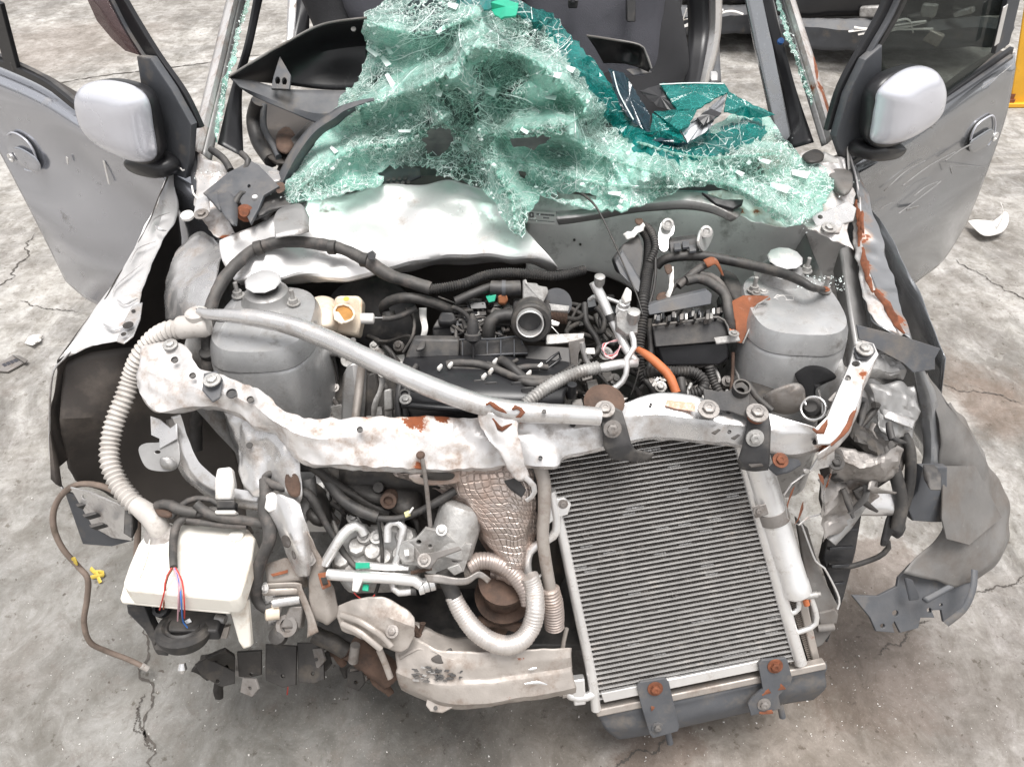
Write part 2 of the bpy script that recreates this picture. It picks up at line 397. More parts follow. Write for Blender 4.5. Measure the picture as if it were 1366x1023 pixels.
def glassmats():
    out = []
    for nm, base, tr, wh in (('cracked_green_glass', (.47, .84, .73), .50, 1), ('teal_tinted_glass', (.0, .22, .20), .30, .25), ('dark_blue_tinted_glass', (.012, .05, .075), .15, .05)):
        m = bpy.data.materials.new(nm); m.use_nodes = True; nt = m.node_tree; p = nt.nodes['Principled BSDF']
        co = N(nt, 'ShaderNodeNewGeometry').outputs['Position']
        v = N(nt, 'ShaderNodeTexVoronoi'); v.feature = 'DISTANCE_TO_EDGE'; v.inputs['Scale'].default_value = 62
        wob = N(nt, 'ShaderNodeVectorMath', operation='MULTIPLY_ADD'); nz = N(nt, 'ShaderNodeTexNoise'); nz.inputs['Scale'].default_value = 40
        nt.links.new(co, nz.inputs['Vector']); nt.links.new(nz.outputs['Color'], wob.inputs[0]); wob.inputs[1].default_value = (.03,) * 3; nt.links.new(co, wob.inputs[2])
        nt.links.new(wob.outputs[0], v.inputs['Vector'])
        big = ntex(nt, co, 6, 5); fine = ramp(nt, v.outputs['Distance'], .065, .01)
        v2 = N(nt, 'ShaderNodeTexVoronoi'); v2.feature = 'DISTANCE_TO_EDGE'; v2.inputs['Scale'].default_value = 240; nt.links.new(wob.outputs[0], v2.inputs['Vector']); f2_ = math_(nt, 'MULTIPLY', ramp(nt, v2.outputs['Distance'], .12, .0), ramp(nt, ntex(nt, co, 17, 4), .42, .6))
        crack = math_(nt, 'MAXIMUM', math_(nt, 'MULTIPLY', fine, ramp(nt, big, .30, .5)), math_(nt, 'MULTIPLY', f2_, .8)); crack = math_(nt, 'MULTIPLY', crack, wh)
        tone = mixc(nt, ramp(nt, ntex(nt, co, 22, 6, .7), .3, .7), tuple(c * .6 for c in base), base)
        col = mixc(nt, crack, tone, (.86, .93, .90) if wh == 1 else tuple(min(1, c * 3 + .1) for c in base))
        nt.links.new(col, p.inputs['Base Color']); p.inputs['Roughness'].default_value = .06
        p.inputs['Specular IOR Level'].default_value = 1.0
        b = N(nt, 'ShaderNodeBump'); b.inputs['Strength'].default_value = .6 if wh == 1 else .15; b.inputs['Distance'].default_value = .002
        nt.links.new(math_(nt, 'ADD', fine, ntex(nt, co, 120, 3)), b.inputs['Height']); nt.links.new(b.outputs[0], p.inputs['Normal'])
        t = N(nt, 'ShaderNodeBsdfTransparent'); t.inputs[0].default_value = (.80, .93, .89, 1) if wh == 1 else (.25, .62, .6, 1) if wh > .1 else (.2, .35, .4, 1)
        mx = N(nt, 'ShaderNodeMixShader'); f = math_(nt, 'MULTIPLY', math_(nt, 'SUBTRACT', 1.0, crack), math_(nt, 'MULTIPLY', ramp(nt, big, .32, .62), tr * 2.2))
        nt.links.new(f, mx.inputs[0]); nt.links.new(t.outputs[0], mx.inputs[2])
        tl = N(nt, 'ShaderNodeBsdfTranslucent'); nt.links.new(col, tl.inputs[0]); m2 = N(nt, 'ShaderNodeMixShader'); m2.inputs[0].default_value = .15
        nt.links.new(p.outputs[0], m2.inputs[1]); nt.links.new(tl.outputs[0], m2.inputs[2]); nt.links.new(m2.outputs[0], mx.inputs[1])
        nt.links.new(mx.outputs[0], nt.nodes['Material Output'].inputs[0]); out.append(m)
    m = bpy.data.materials.new('clear_window_glass'); m.use_nodes = True; nt = m.node_tree
    p = nt.nodes['Principled BSDF']; p.inputs['Base Color'].default_value = (.03, .035, .035, 1); p.inputs['Roughness'].default_value = .04
    t = N(nt, 'ShaderNodeBsdfTransparent'); t.inputs[0].default_value = (.62, .66, .64, 1)
    mx = N(nt, 'ShaderNodeMixShader'); mx.inputs[0].default_value = .62
    nt.links.new(p.outputs[0], mx.inputs[1]); nt.links.new(t.outputs[0], mx.inputs[2]); nt.links.new(mx.outputs[0], nt.nodes['Material Output'].inputs[0])
    v = m.copy(); v.name = 'brown_tinted_visor'; nt = v.node_tree
    for n in nt.nodes:
        if n.type == 'BSDF_TRANSPARENT': n.inputs[0].default_value = (.50, .42, .42, 1)
        if n.type == 'BSDF_PRINCIPLED': n.inputs['Base Color'].default_value = (.10, .075, .08, 1)
    return out + [m, v]
M_glass, M_teal, M_blueglass, M_window, M_visor = glassmats()
M_crack = mat('white_crack_glass', (.80, .88, .86), 0, .2, .1, 40, bump=0)

# ------------------------------------------------------------------ concrete yard
def concrete():
    m = bpy.data.materials.new('stained_concrete'); m.use_nodes = True; nt = m.node_tree; p = nt.nodes['Principled BSDF']
    co = N(nt, 'ShaderNodeNewGeometry').outputs['Position']
    big = ntex(nt, co, .9, 6, .6, dist=.6); med = ntex(nt, co, 3.2, 8, .68, (1, .55, 1), 1.0); fin = ntex(nt, co, 22, 8, .75); grit = ntex(nt, co, 160, 4, .7)
    str_ = ntex(nt, co, 2.2, 8, .7, (.35, 1.6, 1), .8)
    c = mixc(nt, ramp(nt, med, .40, .62), (.20, .192, .182), (.46, .45, .435))
    c = mixc(nt, math_(nt, 'MULTIPLY', ramp(nt, str_, .48, .58), .6), c, (.50, .485, .465))
    c = mixc(nt, math_(nt, 'MULTIPLY', ramp(nt, big, .48, .60), .55), c, (.215, .20, .185))
    c = mixc(nt, math_(nt, 'MULTIPLY', ramp(nt, ntex(nt, co, 8, 8, .72, None, .8), .50, .62), .5), c, (.185, .17, .152))
    c = mixc(nt, math_(nt, 'MULTIPLY', ramp(nt, ntex(nt, co, 11, 7, .7, (1, .7, 1), 1.2), .54, .66), .45), c, (.50, .49, .47))
    # oil, water and painted shade round the car's nose, damp patches beside it
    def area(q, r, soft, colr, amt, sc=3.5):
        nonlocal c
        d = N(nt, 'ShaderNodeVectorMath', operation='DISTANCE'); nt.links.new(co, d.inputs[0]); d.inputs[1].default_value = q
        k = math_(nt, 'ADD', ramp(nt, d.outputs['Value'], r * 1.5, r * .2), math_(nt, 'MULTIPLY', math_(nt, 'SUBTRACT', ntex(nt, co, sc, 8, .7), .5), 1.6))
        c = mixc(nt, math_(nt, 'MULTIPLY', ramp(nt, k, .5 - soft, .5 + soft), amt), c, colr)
    area(Z(430, 960, 0), .6, .4, (.12, .115, .107), .85)  # first three areas also darken the near floor in place of shade
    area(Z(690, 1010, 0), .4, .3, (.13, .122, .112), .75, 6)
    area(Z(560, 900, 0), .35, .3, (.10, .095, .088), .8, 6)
    area(Z(1080, 960, 0), .25, .2, (.15, .125, .105), .8, 8)
    area(Z(260, 900, 0), .5, .5, (.19, .19, .18), .5)
    area(Z(120, 800, 0), .6, .4, (.215, .21, .20), .75)
    area(Z(150, 640, 0), .25, .3, (.18, .175, .165), .6, 6)
    area(Z(1000, 1000, 0), .5, .5, (.27, .235, .205), .6)
    area(Z(1150, 880, 0), .22, .12, (.13, .098, .078), .75, 9)
    area(Z(1240, 490, 0), .16, .2, (.14, .11, .09), .7, 9)
    area(Z(1330, 540, 0), .2, .3, (.17, .12, .09), .7, 7)
    area(Z(1180, 770, 0), .15, .12, (.17, .125, .10), .6, 12)
    area(Z(880, 990, 0), .12, .15, (.14, .105, .085), .7, 12)
    area(Z(1320, 900, 0), .35, .5, (.17, .15, .14), .6)
    area(Z(90, 60, 0), .7, .25, (.27, .235, .21), .6, 2)
    c = mixc(nt, math_(nt, 'MULTIPLY', ramp(nt, fin, .52, .66), .55), c, (.15, .13, .115))
    c = mixc(nt, math_(nt, 'MULTIPLY', ramp(nt, grit, .60, .72), .5), c, (.52, .50, .47))
    def mul(f, lo, hi):
        nonlocal c
        k = mixc(nt, f, lo, hi); mm = N(nt, 'ShaderNodeMix', data_type='RGBA', blend_type='MULTIPLY'); mm.inputs[0].default_value = 1
        nt.links.new(c, mm.inputs[6]); nt.links.new(k, mm.inputs[7]); c = mm.outputs[2]
    mul(ramp(nt, ntex(nt, co, 5, 9, .74, (1, .8, 1), .6), .40, .60), (.80, .79, .765), (1.12, 1.12, 1.12))
    mul(ramp(nt, ntex(nt, co, 14, 8, .78, (1, .75, 1), 1.0), .42, .60), (.80, .785, .76), (1.08, 1.08, 1.08))
    mul(ramp(nt, ntex(nt, co, 30, 6, .7), .60, .66), (1, 1, 1), (.55, .52, .48))
    spk = ntex(nt, co, 45, 3, .5); c = mixc(nt, math_(nt, 'MULTIPLY', ramp(nt, spk, .70, .73), .8), c, (.07, .055, .045))
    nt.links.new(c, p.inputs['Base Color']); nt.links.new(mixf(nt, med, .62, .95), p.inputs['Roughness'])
    b = N(nt, 'ShaderNodeBump'); b.inputs['Strength'].default_value = .5; b.inputs['Distance'].default_value = .006
    h = math_(nt, 'ADD', fin, math_(nt, 'MULTIPLY', grit, .35)); nt.links.new(h, b.inputs['Height']); nt.links.new(b.outputs[0], p.inputs['Normal'])
    return m
M_conc = concrete(); M_crk = mat('dark_crack_dirt', (.085, .075, .066), 0, .95, .3, 40)
def floor():
    n = 60; vs = []; fs = []
    for j in range(n + 1):
        for i in range(n + 1):
            x = -16 + 32 * i / n; y = -6 + 36 * j / n; vs.append(Vector((x, y, 0)))
    for j in range(n):
        for i in range(n): a = j * (n + 1) + i; fs.append((a, a + 1, a + n + 2, a + n + 1))
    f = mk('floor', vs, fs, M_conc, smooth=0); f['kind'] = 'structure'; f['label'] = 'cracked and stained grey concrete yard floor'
    rnd = random.Random(3)
    for pix, w_ in (([(190, 835), (197, 870), (185, 895), (200, 920), (198, 950), (192, 975), (207, 1000), (200, 1023), (205, 1060)], .004), ([(50, 312), (35, 326), (37, 341), (18, 361), (15, 373), (-20, 390)], .005),
                    ([(196, 925), (186, 950), (194, 985), (205, 1003)], .003), ([(188, 940), (182, 966), (196, 995)], .0025),
                    ([(1271, 348), (1300, 362), (1330, 380), (1366, 400), (1400, 410)], .005), ([(26, 401), (50, 410), (80, 414), (108, 416)], .003), ([(1239, 826), (1209, 849), (1198, 861), (1171, 873)], .003),
                    ([(40, 118), (67, 114), (129, 103), (200, 94), (279, 84), (330, 76), (400, 68)], .010), ([(902, 987), (861, 1007), (829, 1019), (790, 1040)], .004), ([(1297, 793), (1318, 785), (1359, 773), (1400, 765)], .003),
                    ([(1240, 500), (1275, 520), (1320, 525), (1366, 540)], .003)):
        P = cr(zs([(u, v, .0) for u, v in pix]), 70); vs = []; fs = []
        for i, q in enumerate(P):
            t = (P[min(i + 1, 69)] - P[max(0, i - 1)]).normalized(); s = Vector((-t.y, t.x, 0))
            q = q + s * noise.noise(q * 30) * .018 + s * rnd.uniform(-1, 1) * .003
            ww = w_ * rnd.uniform(.15, 1.0) * min(1, i / 6 + .1, (69 - i) / 6 + .1)
            vs += [q + s * ww + Vector((0, 0, .003)), q - s * ww + Vector((0, 0, .003))]
            if i: a = 2 * i; fs.append((a - 2, a - 1, a + 1, a))
        mk('crack', vs, fs, M_crk, f, smooth=0)
floor()
# ------------------------------------------------------------------ the car: shell and panels
CAR = thing('wrecked_car', 'small silver hatchback with its crushed nose stripped open and both front doors hanging wide open', 'car', (0, 1.6, 0))
ROOT = CAR
def rings(name, outs, m, parent=None, label=None, smooth=35, amp=0, cap=True, scale=6):
    n = len(outs[0]); vs = [p for o in outs for p in o]; fs = []
    if amp: vs = crumple(vs, amp, scale, 2)
    for i in range(len(outs) - 1):
        for k in range(n):
            k2 = (k + 1) % n; fs.append((i * n + k, i * n + k2, (i + 1) * n + k2, (i + 1) * n + k))
    if cap: fs += [tuple(reversed(range(n))), tuple(range((len(outs) - 1) * n, len(outs) * n))]
    return mk(name, vs, fs, m, parent, label=label, smooth=smooth)
def sup(c, rx, ry, e=.6, n=40, rot=0):
    out = []
    for k in range(n):
        a = 2 * math.pi * k / n; x = math.copysign(abs(math.cos(a)) ** e, math.cos(a)) * rx; y = math.copysign(abs(math.sin(a)) ** e, math.sin(a)) * ry
        out.append(Vector((c[0] + x * math.cos(rot) - y * math.sin(rot), c[1] + x * math.sin(rot) + y * math.cos(rot), c[2])))
    return out

# cowl: the torn bright lip, and the grey bulkhead behind the engine
loft('cowl_panel', [zs([(296, 318, .955), (345, 290, .975), (395, 270, .98), (450, 259, .985), (520, 252, .99), (600, 244, .99), (650, 250, .985), (688, 264, .98)]),
                    zs([(300, 340, .935), (345, 318, .95), (400, 300, .955), (460, 290, .96), (520, 285, .96), (600, 280, .96), (655, 285, .95), (700, 305, .94)]),
                    zs([(310, 362, .915), (350, 345, .925), (400, 338, .925), (460, 325, .93), (520, 322, .93), (600, 316, .93), (665, 322, .92), (720, 332, .92)]),
                    zs([(315, 380, .895), (350, 378, .895), (400, 374, .89), (460, 369, .89), (520, 361, .89), (600, 351, .89), (680, 348, .89), (740, 355, .89)]),
                    zs([(318, 384, .87), (350, 382, .86), (400, 379, .85), (460, 374, .85), (520, 366, .85), (600, 357, .85), (680, 354, .85), (738, 360, .86)])],
     M_bright, nu=110, nv=9, cross='smooth', amp=.02, scale=6, seed=2, label='crumpled bright silver cowl lip in front of the windscreen base')
loft('cowl_tab', [zs([(365, 292, 1.0), (372, 280, 1.0), (395, 272, 1.0), (405, 276, 1.0), (412, 290, .99)]), zs([(368, 318, .985), (380, 316, .985), (395, 314, .985), (405, 312, .985), (412, 310, .98)])], M_primer, nu=20, nv=5, amp=.002)
loft('bulkhead', [ys([(700, 250, 1.62), (800, 262, 1.62), (900, 255, 1.62), (1000, 262, 1.62), (1125, 290, 1.60)]),
                  ys([(700, 268, 1.60), (800, 275, 1.60), (900, 270, 1.60), (1000, 275, 1.60), (1125, 300, 1.58)]),
                  ys([(700, 290, 1.585), (800, 292, 1.58), (900, 290, 1.58), (1000, 292, 1.58), (1125, 320, 1.56)]),
                  ys([(700, 352, 1.56), (800, 356, 1.56), (900, 370, 1.56), (1000, 400, 1.56), (1125, 420, 1.55)]),
                  ys([(700, 362, 1.565), (800, 365, 1.565), (900, 420, 1.56), (1000, 450, 1.56), (1125, 470, 1.55)])],
     M_firewall, nu=80, nv=7, cross='smooth', amp=.006, scale=7, seed=5, label='dusty grey bulkhead panel behind the fuse box')
loft('bulkhead_roll', [zs([(742, 283, .985), (800, 275, .99), (860, 262, .995), (910, 256, 1.0), (950, 262, 1.0), (990, 280, .99)]), zs([(742, 292, .98), (800, 284, .985), (860, 272, .99), (910, 268, .995), (950, 274, .995), (985, 290, .985)]),
                       zs([(745, 300, .96), (800, 292, .965), (860, 283, .97), (910, 280, .975), (950, 286, .975), (975, 296, .97)])], M_primer, nu=50, nv=5, cross='smooth', amp=.003)
loft('firewall', [[W(-.62, 1.58, .95), W(0, 1.60, .93), W(.62, 1.6, .90)], [W(-.62, 1.60, .7), W(0, 1.62, .7), W(.62, 1.6, .7)], [W(-.62, 1.55, .2), W(0, 1.55, .2), W(.62, 1.55, .2)]], M_under, nu=30, nv=8, amp=.01)
box('floor_pan', (0, 2.45, .30), (1.3, 1.8, .1), M_under)
box('splash_shield', (.02, 1.24, .24), (.9, .66, .02), M_black)
for s in (-1, 1):
    box('frame_rail', (s * .44, 1.33, .48), (.09, .5, .12), M_firewall, rz=0)
    loft('inner_wing', [[W(s * .67, 1.72, .90), W(s * .665, 1.4, .86), W(s * .64, 1.12, .80)], [W(s * .60, 1.72, .7), W(s * .58, 1.4, .62), W(s * .56, 1.12, .62)], [W(s * .5, 1.72, .45), W(s * .48, 1.4, .42), W(s * .48, 1.12, .5)]], M_primer, nu=30, nv=6, amp=.006, scale=8)

# suspension towers
def tower(u, v, lab, cu, cv, studs):
    c = Z(u, v, .88); o = []
    for (z, rx, ry, dy) in ((.885, .085, .10, .0), (.882, .105, .125, 0), (.865, .113, .133, 0), (.842, .118, .138, 0), (.838, .1155, .1355, 0), (.832, .1195, .1395, 0), (.74, .124, .145, 0), (.62, .13, .15, .0), (.45, .135, .155, .0)):
        o.append(sup((c.x, c.y + dy, z), rx * .87, ry * .87, .68))
    t = rings('strut_tower', o, M_tower, label=lab, amp=.0025, scale=9)
    k = Z(cu, cv, .905)
    lathe('mount_ring', k - Vector((0, 0, .03)), (0, 0, 1), [(0, .052), (.010, .053), (.016, .047), (.028, .042), (.034, .032), (.034, .026)], M_primer, t, sides=36)
    lathe('bearing', k + Vector((0, 0, .002)), (0, 0, 1), [(0, .024), (.020, .026)], M_rubber, t)
    lathe('dust_cap', k + Vector((0, -.004, .022)), (0, -.12, 1), [(0, .033), (.003, .036), (.005, .034), (.008, .02), (.0082, .001)], M_alu, t, sides=10 if u < 600 else 11, smooth=20)
    for (a, b) in studs:
        q = Z(a, b, .888); lathe('stud', q, (0, 0, 1), [(0, .013), (.003, .013), (.003, .009), (.012, .009), (.012, .0045), (.032, .0042)], M_cast, t, sides=12)
    return t
TL = tower(354, 425, 'left grey strut tower with domed cap', 355, 388, [(318, 395), (392, 405)])
TR = tower(1058, 405, 'right grey strut tower dusted with glass crumbs', 1043, 357, [(1005, 388), (1075, 362), (1100, 388)])
for T_, pts, zz in ((TL, [(296, 458), (330, 466), (370, 464), (408, 452)], .836), (TR, [(1004, 438), (1060, 450), (1112, 442)], .836)):
    tube('seam_sealer', [Z(a, b, zz) for a, b in pts], .0018, M_white, T_, sides=6, amp=.0006)
rw = random.Random(8)
for T_, (u0, u1), vv in ((TL, (300, 405), 474), (TR, (1008, 1110), 458)):
    for i in range(6):
        u = u0 + (u1 - u0) * (i + .5) / 6; q = Z(u, vv + 6 * math.sin((i + .5) / 6 * math.pi), .80); lathe('spot_weld', q + Vector((0, .004, 0)), (0, -1, .1), [(0, .006), (.003, .0055), (.004, .002)], M_tower, T_, sides=10)
tube('chalk_mark', zs([(1032, 398, .885), (1040, 392, .886), (1050, 398, .885), (1042, 402, .884), (1034, 396, .886), (1056, 394, .886), (1060, 400, .885), (1048, 400, .885)]), .0008, M_conn, TR, sides=5)
lathe('drain_grommet', Z(357, 520, .70), (.1, -1, .1), [(-.02, .03), (.002, .028), (.006, .02)], M_black, TL, sides=24)
loft('tower_side_panel', [zs([(232, 345, .87), (240, 330, .88), (268, 312, .90), (300, 330, .91)]), zs([(222, 380, .84), (235, 390, .86), (265, 380, .89), (290, 372, .9)]), zs([(222, 430, .8), (240, 430, .83), (265, 425, .87), (285, 420, .88)])],
     M_silver, nu=26, nv=8, cross='smooth', amp=.006, scale=12, label='buckled silver panel beside the left strut tower')
prism('hood_stop', zs([(1120, 330, .9), (1140, 322, .9), (1152, 395, .86), (1165, 455, .84), (1140, 460, .84), (1130, 395, .87)]), (0, .0, -.06), M_primer, bevel=.006)

# left wing
IN = zs([(240, 196, 1.02), (232, 235, .97), (238, 285, .905), (212, 332, .885), (192, 378, .88), (186, 415, .875), (178, 448, .87), (140, 459, .865), (98, 462, .86)])
OU = zs([(236, 200, 1.02), (216, 255, .96), (190, 310, .91), (165, 355, .895), (140, 395, .89), (118, 425, .885), (100, 448, .88), (88, 465, .87), (78, 480, .865)])
MID = [a.lerp(b, .6) + Vector((0, 0, -.006)) for a, b in zip(IN, OU)]
FL = loft('wing_panel', [IN, MID, OU], M_bright, nu=70, nv=6, amp=.004, scale=12, seed=4, label='bright torn-back flange of the left front wing')
LOW = [p + Vector((-.012, 0, -.03)) for p in OU]
loft('wing_skin', [OU, LOW, [W(-.85, 1.72, .72), W(-.87, 1.5, .72), W(-.90, 1.3, .7), Z(68, 545, .76), Z(66, 560, .74)], [W(-.83, 1.72, .45), W(-.86, 1.5, .5), W(-.9, 1.3, .55), Z(72, 630, .64), Z(84, 652, .62)]],
     M_under, nu=50, nv=8, amp=.006, scale=5, label='dark inner face of the left front wing')
tube('wing_edge', zs([(100, 464, .86), (84, 480, .86), (70, 500, .84), (66, 560, .75), (69, 620, .66), (84, 652, .62)]), .004, M_silver, flat=.5)
prism('wing_tab', zs([(190, 403, .885), (187, 425, .88), (178, 448, .875), (165, 458, .872), (155, 455, .872), (162, 435, .876), (176, 408, .885)]), (0, 0, -.003), M_silver, bevel=.001)
for L in ([(138, 432, .884), (150, 440, .882), (164, 436, .882)], [(150, 392, .892), (158, 378, .895), (190, 352, .893)], [(156, 400, .89), (166, 405, .888), (184, 398, .885)], [(174, 350, .90), (184, 332, .905), (208, 322, .9)], [(198, 308, .918), (206, 292, .925), (226, 284, .92)], [(206, 300, .92), (212, 306, .917), (222, 308, .91)]): tube('pressed_bead', zs(L), [.001, .004, .001], M_silver, FL, flat=.3)
for u, v, r in ((171, 434, .010), (165, 446, .005), (178, 415, .004)): lathe('hole', Z(u, v, .884), (0, -.1, 1), [(0, r), (.0012, r)], M_dark, FL, sides=14)
loft('wheel_arch', [zs([(86, 484, .835), (160, 466, .83), (230, 470, .80), (300, 500, .74)]), zs([(80, 560, .74), (150, 560, .70), (230, 570, .64), (310, 590, .60)]), zs([(90, 625, .60), (150, 650, .50), (230, 680, .44), (330, 690, .42)]), zs([(100, 640, .56), (160, 668, .45), (240, 700, .40), (340, 710, .38)])], M_under, nu=40, nv=8, amp=.008, scale=7, seed=3, label='dark dusty inside of the left wheel arch')
# end pieces under the left wing
plate('wing_bracket', [(95, 650), (118, 655), (165, 675), (178, 685), (176, 720), (150, 716), (125, 702)], plane3(Z(95, 650, .6), Z(178, 685, .6), Z(150, 716, .5)), M_silver, holes=[(114, 662, 4)], label='silver bracket at the lower front of the left wing')
plate('wing_bracket', [(88, 655), (100, 660), (123, 686), (140, 712), (176, 720), (150, 727), (112, 724)], plane3(Z(95, 650, .59), Z(178, 685, .57), Z(150, 716, .48)), M_grey, thick=.004, label='dark plastic bracket under the left wing')
prism('wing_clip', ys([(166, 668, .98), (178, 668, .98), (177, 720, .93), (164, 712, .93)]), (0, .03, 0), M_black)
for k in range(3): prism('rib', [Z(100 + 9 * k, 672 + 14 * k, .57), Z(118 + 9 * k, 668 + 14 * k, .57), Z(120 + 9 * k, 671 + 14 * k, .57), Z(103 + 9 * k, 676 + 14 * k, .57)], (0, .01, -.02), M_black, bevel=.001)

# right wing: folded, scraped, rusting along its torn flange
RI = zs([(1126, 205, 1.02), (1134, 240, .975), (1139, 290, .93), (1141, 340, .905), (1150, 380, .89), (1158, 412, .885), (1172, 436, .88), (1200, 452, .87)])
RM = zs([(1130, 203, 1.03), (1143, 245, .985), (1149, 290, .94), (1150, 335, .91), (1166, 378, .90), (1180, 408, .89), (1195, 432, .88), (1208, 448, .875)])
RO = zs([(1133, 200, 1.02), (1154, 252, .96), (1170, 300, .925), (1184, 350, .90), (1196, 386, .89), (1206, 420, .885), (1213, 445, .875), (1216, 455, .87)])
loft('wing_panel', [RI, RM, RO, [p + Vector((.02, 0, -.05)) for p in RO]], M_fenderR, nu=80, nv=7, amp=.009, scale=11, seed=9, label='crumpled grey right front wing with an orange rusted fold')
loft('wing_flange', [[p + Vector((-.004, 0, .004)) for p in RI], [a.lerp(b, .75) + Vector((0, 0, .008)) for a, b in zip(RI, RM)]], M_white, nu=60, nv=4, amp=.007, scale=18, seed=3, label='peeling white and rusty torn edge of the right wing')
for i, s in enumerate([[(1142, 268, .955), (1147, 300, .94), (1146, 330, .925)], [(1150, 330, .925), (1158, 372, .91), (1166, 392, .905)], [(1166, 388, .905), (1180, 404, .90), (1196, 432, .89), (1205, 446, .885)], [(1148, 282, .95), (1152, 312, .935)]]):
    tube('rust_scab', zs([(a, b, c + .002) for a, b, c in s]), [.002, .007, .006, .002], M_rust, flat=.25, amp=.005)
loft('wing_skin', [[W(.83, 1.72, .9), W(.86, 1.45, .86), W(.86, 1.2, .8)], [W(.85, 1.72, .45), W(.9, 1.45, .5), W(.93, 1.2, .5)]], M_doorR, nu=30, nv=6, amp=.01)
loft('wing_front', [zs([(1216, 482, .86), (1224, 520, .80), (1230, 560, .73), (1232, 600, .67), (1230, 621, .64)]), zs([(1226, 486, .86), (1238, 520, .81), (1244, 560, .74), (1246, 600, .68), (1245, 621, .65)]), zs([(1232, 490, .85), (1247, 525, .79), (1256, 560, .72), (1259, 600, .66), (1259, 621, .63)])],
     M_fenderR, nu=40, nv=6, cross='smooth', amp=.004, scale=14, label='narrow curved front end of the right wing')
LS = loft('wheel_arch_liner', [zs([(1240, 498, .82), (1252, 560, .74), (1256, 620, .64), (1255, 690, .54), (1245, 720, .50), (1205, 762, .45)]), zs([(1262, 520, .78), (1285, 590, .68), (1295, 650, .58), (1300, 700, .50), (1285, 740, .46), (1240, 775, .42)]),
                          zs([(1270, 535, .76), (1300, 590, .66), (1325, 640, .56), (1335, 690, .48), (1320, 745, .43), (1275, 780, .40)]), zs([(1268, 532, .74), (1302, 588, .64), (1335, 645, .53), (1347, 695, .45), (1336, 738, .41), (1298, 772, .39)])],
     M_greyl, nu=60, nv=8, amp=.013, scale=7, seed=8, label='pale dusty wheel arch liner hanging off the right wing')
plate('liner_fold', [(1258, 622), (1300, 622), (1335, 690), (1292, 726), (1262, 718), (1256, 690)], plane3(Z(1258, 622, .655), Z(1335, 690, .505), Z(1262, 718, .54)), M_greyl, bend=0)
plate('headlight_bracket', [(1228, 622), (1258, 622), (1258, 692), (1240, 692), (1215, 690), (1208, 672), (1222, 652)], plane3(Z(1228, 622, .67), Z(1258, 622, .66), Z(1215, 690, .56)), M_grey, thick=.012, bevel=.003, label='broken dark plastic block under the right wing end')
prism('bracket_step', ys([(1238, 634, 1.0), (1257, 634, 1.0), (1257, 655, .97), (1240, 655, .97)]), (0, .03, 0), M_black)
plate('bumper_retainer', [(1215, 752), (1250, 758), (1300, 745), (1299, 775), (1290, 805), (1266, 832), (1258, 828), (1255, 812), (1240, 812), (1244, 822), (1226, 822), (1223, 836), (1200, 842), (1192, 826), (1188, 832), (1191, 842), (1168, 840), (1160, 822), (1137, 794), (1170, 795), (1196, 782), (1198, 770)],
      plane3(Z(1215, 752, .44), Z(1300, 745, .42), Z(1200, 842, .33)), M_grey, holes=[(1193, 817, 5), (1238, 813, 3.5), (1176, 834, 4), (1254, 806, 3)], thick=.004, bevel=.0015, curved=False, label='dark grey bumper retainer with bolt holes hanging low beside the car')
tube('retainer_rim', zs([(1262, 832, .37), (1286, 812, .40), (1298, 785, .43), (1300, 760, .45)]), .007, M_grey, flat=.5)
prism('retainer_ridge', zs([(1205, 772, .45), (1216, 776, .45), (1226, 800, .41), (1212, 802, .41)]), (0, 0, .008), M_grey)
prism('retainer_ridge', zs([(1228, 800, .42), (1262, 782, .44), (1272, 786, .44), (1236, 806, .42)]), (0, 0, .01), M_grey)
plate('trim_strip', [(1143, 434), (1200, 448), (1253, 465), (1246, 478), (1246, 492), (1218, 496), (1205, 484), (1146, 452)], plane3(Z(1143, 434, .93), Z(1253, 465, .90), Z(1218, 496, .86)), M_grey, thick=.003, label='dark grey plastic strip lying across the right wing')

# pillars, roof line and cabin
def strip(name, L, m, **k): return loft(name, [zs(l) for l in L], m, nu=40, nv=3, **k)
PLF = strip('windscreen_pillar', [[(254, 200, 1.02), (278, 100, 1.12), (302, 0, 1.24), (322, -80, 1.36)], [(262, 202, 1.03), (288, 100, 1.13), (312, 0, 1.25), (332, -80, 1.37)], [(270, 206, 1.02), (296, 100, 1.12), (319, 0, 1.24), (340, -80, 1.36)]], M_white, label='pale left windscreen pillar')
strip('pillar_flange', [[(270, 206, 1.02), (296, 100, 1.12), (319, 0, 1.24), (340, -80, 1.36)], [(282, 216, 1.0), (306, 100, 1.11), (328, 0, 1.23), (348, -80, 1.35)]], M_primer)
strip('pillar_trim', [[(290, 192, 1.01), (308, 120, 1.08), (326, 60, 1.15), (338, 0, 1.22), (352, -80, 1.34)], [(325, 210, .98), (323, 120, 1.06), (337, 60, 1.14), (350, 0, 1.21), (368, -80, 1.33)]], M_black2)
PRF = strip('windscreen_pillar', [[(1117, 182, 1.03), (1090, 90, 1.13), (1061, 0, 1.24), (1038, -80, 1.36)], [(1110, 186, 1.04), (1082, 92, 1.14), (1054, 0, 1.25), (1030, -80, 1.37)], [(1104, 192, 1.02), (1074, 94, 1.13), (1046, 0, 1.24), (1022, -80, 1.36)]], M_white, label='right windscreen pillar with flaking rust along it')
strip('pillar_flange', [[(1104, 192, 1.02), (1074, 94, 1.13), (1046, 0, 1.24), (1022, -80, 1.36)], [(1096, 196, 1.01), (1066, 96, 1.12), (1038, 0, 1.23), (1014, -80, 1.35)]], M_primer)
strip('pillar_trim', [[(1086, 190, 1.0), (1062, 120, 1.07), (1046, 60, 1.14), (1032, 0, 1.22), (1010, -80, 1.34)], [(1052, 200, .97), (1042, 120, 1.05), (1028, 60, 1.13), (1012, 0, 1.21), (990, -80, 1.33)]], M_black2)
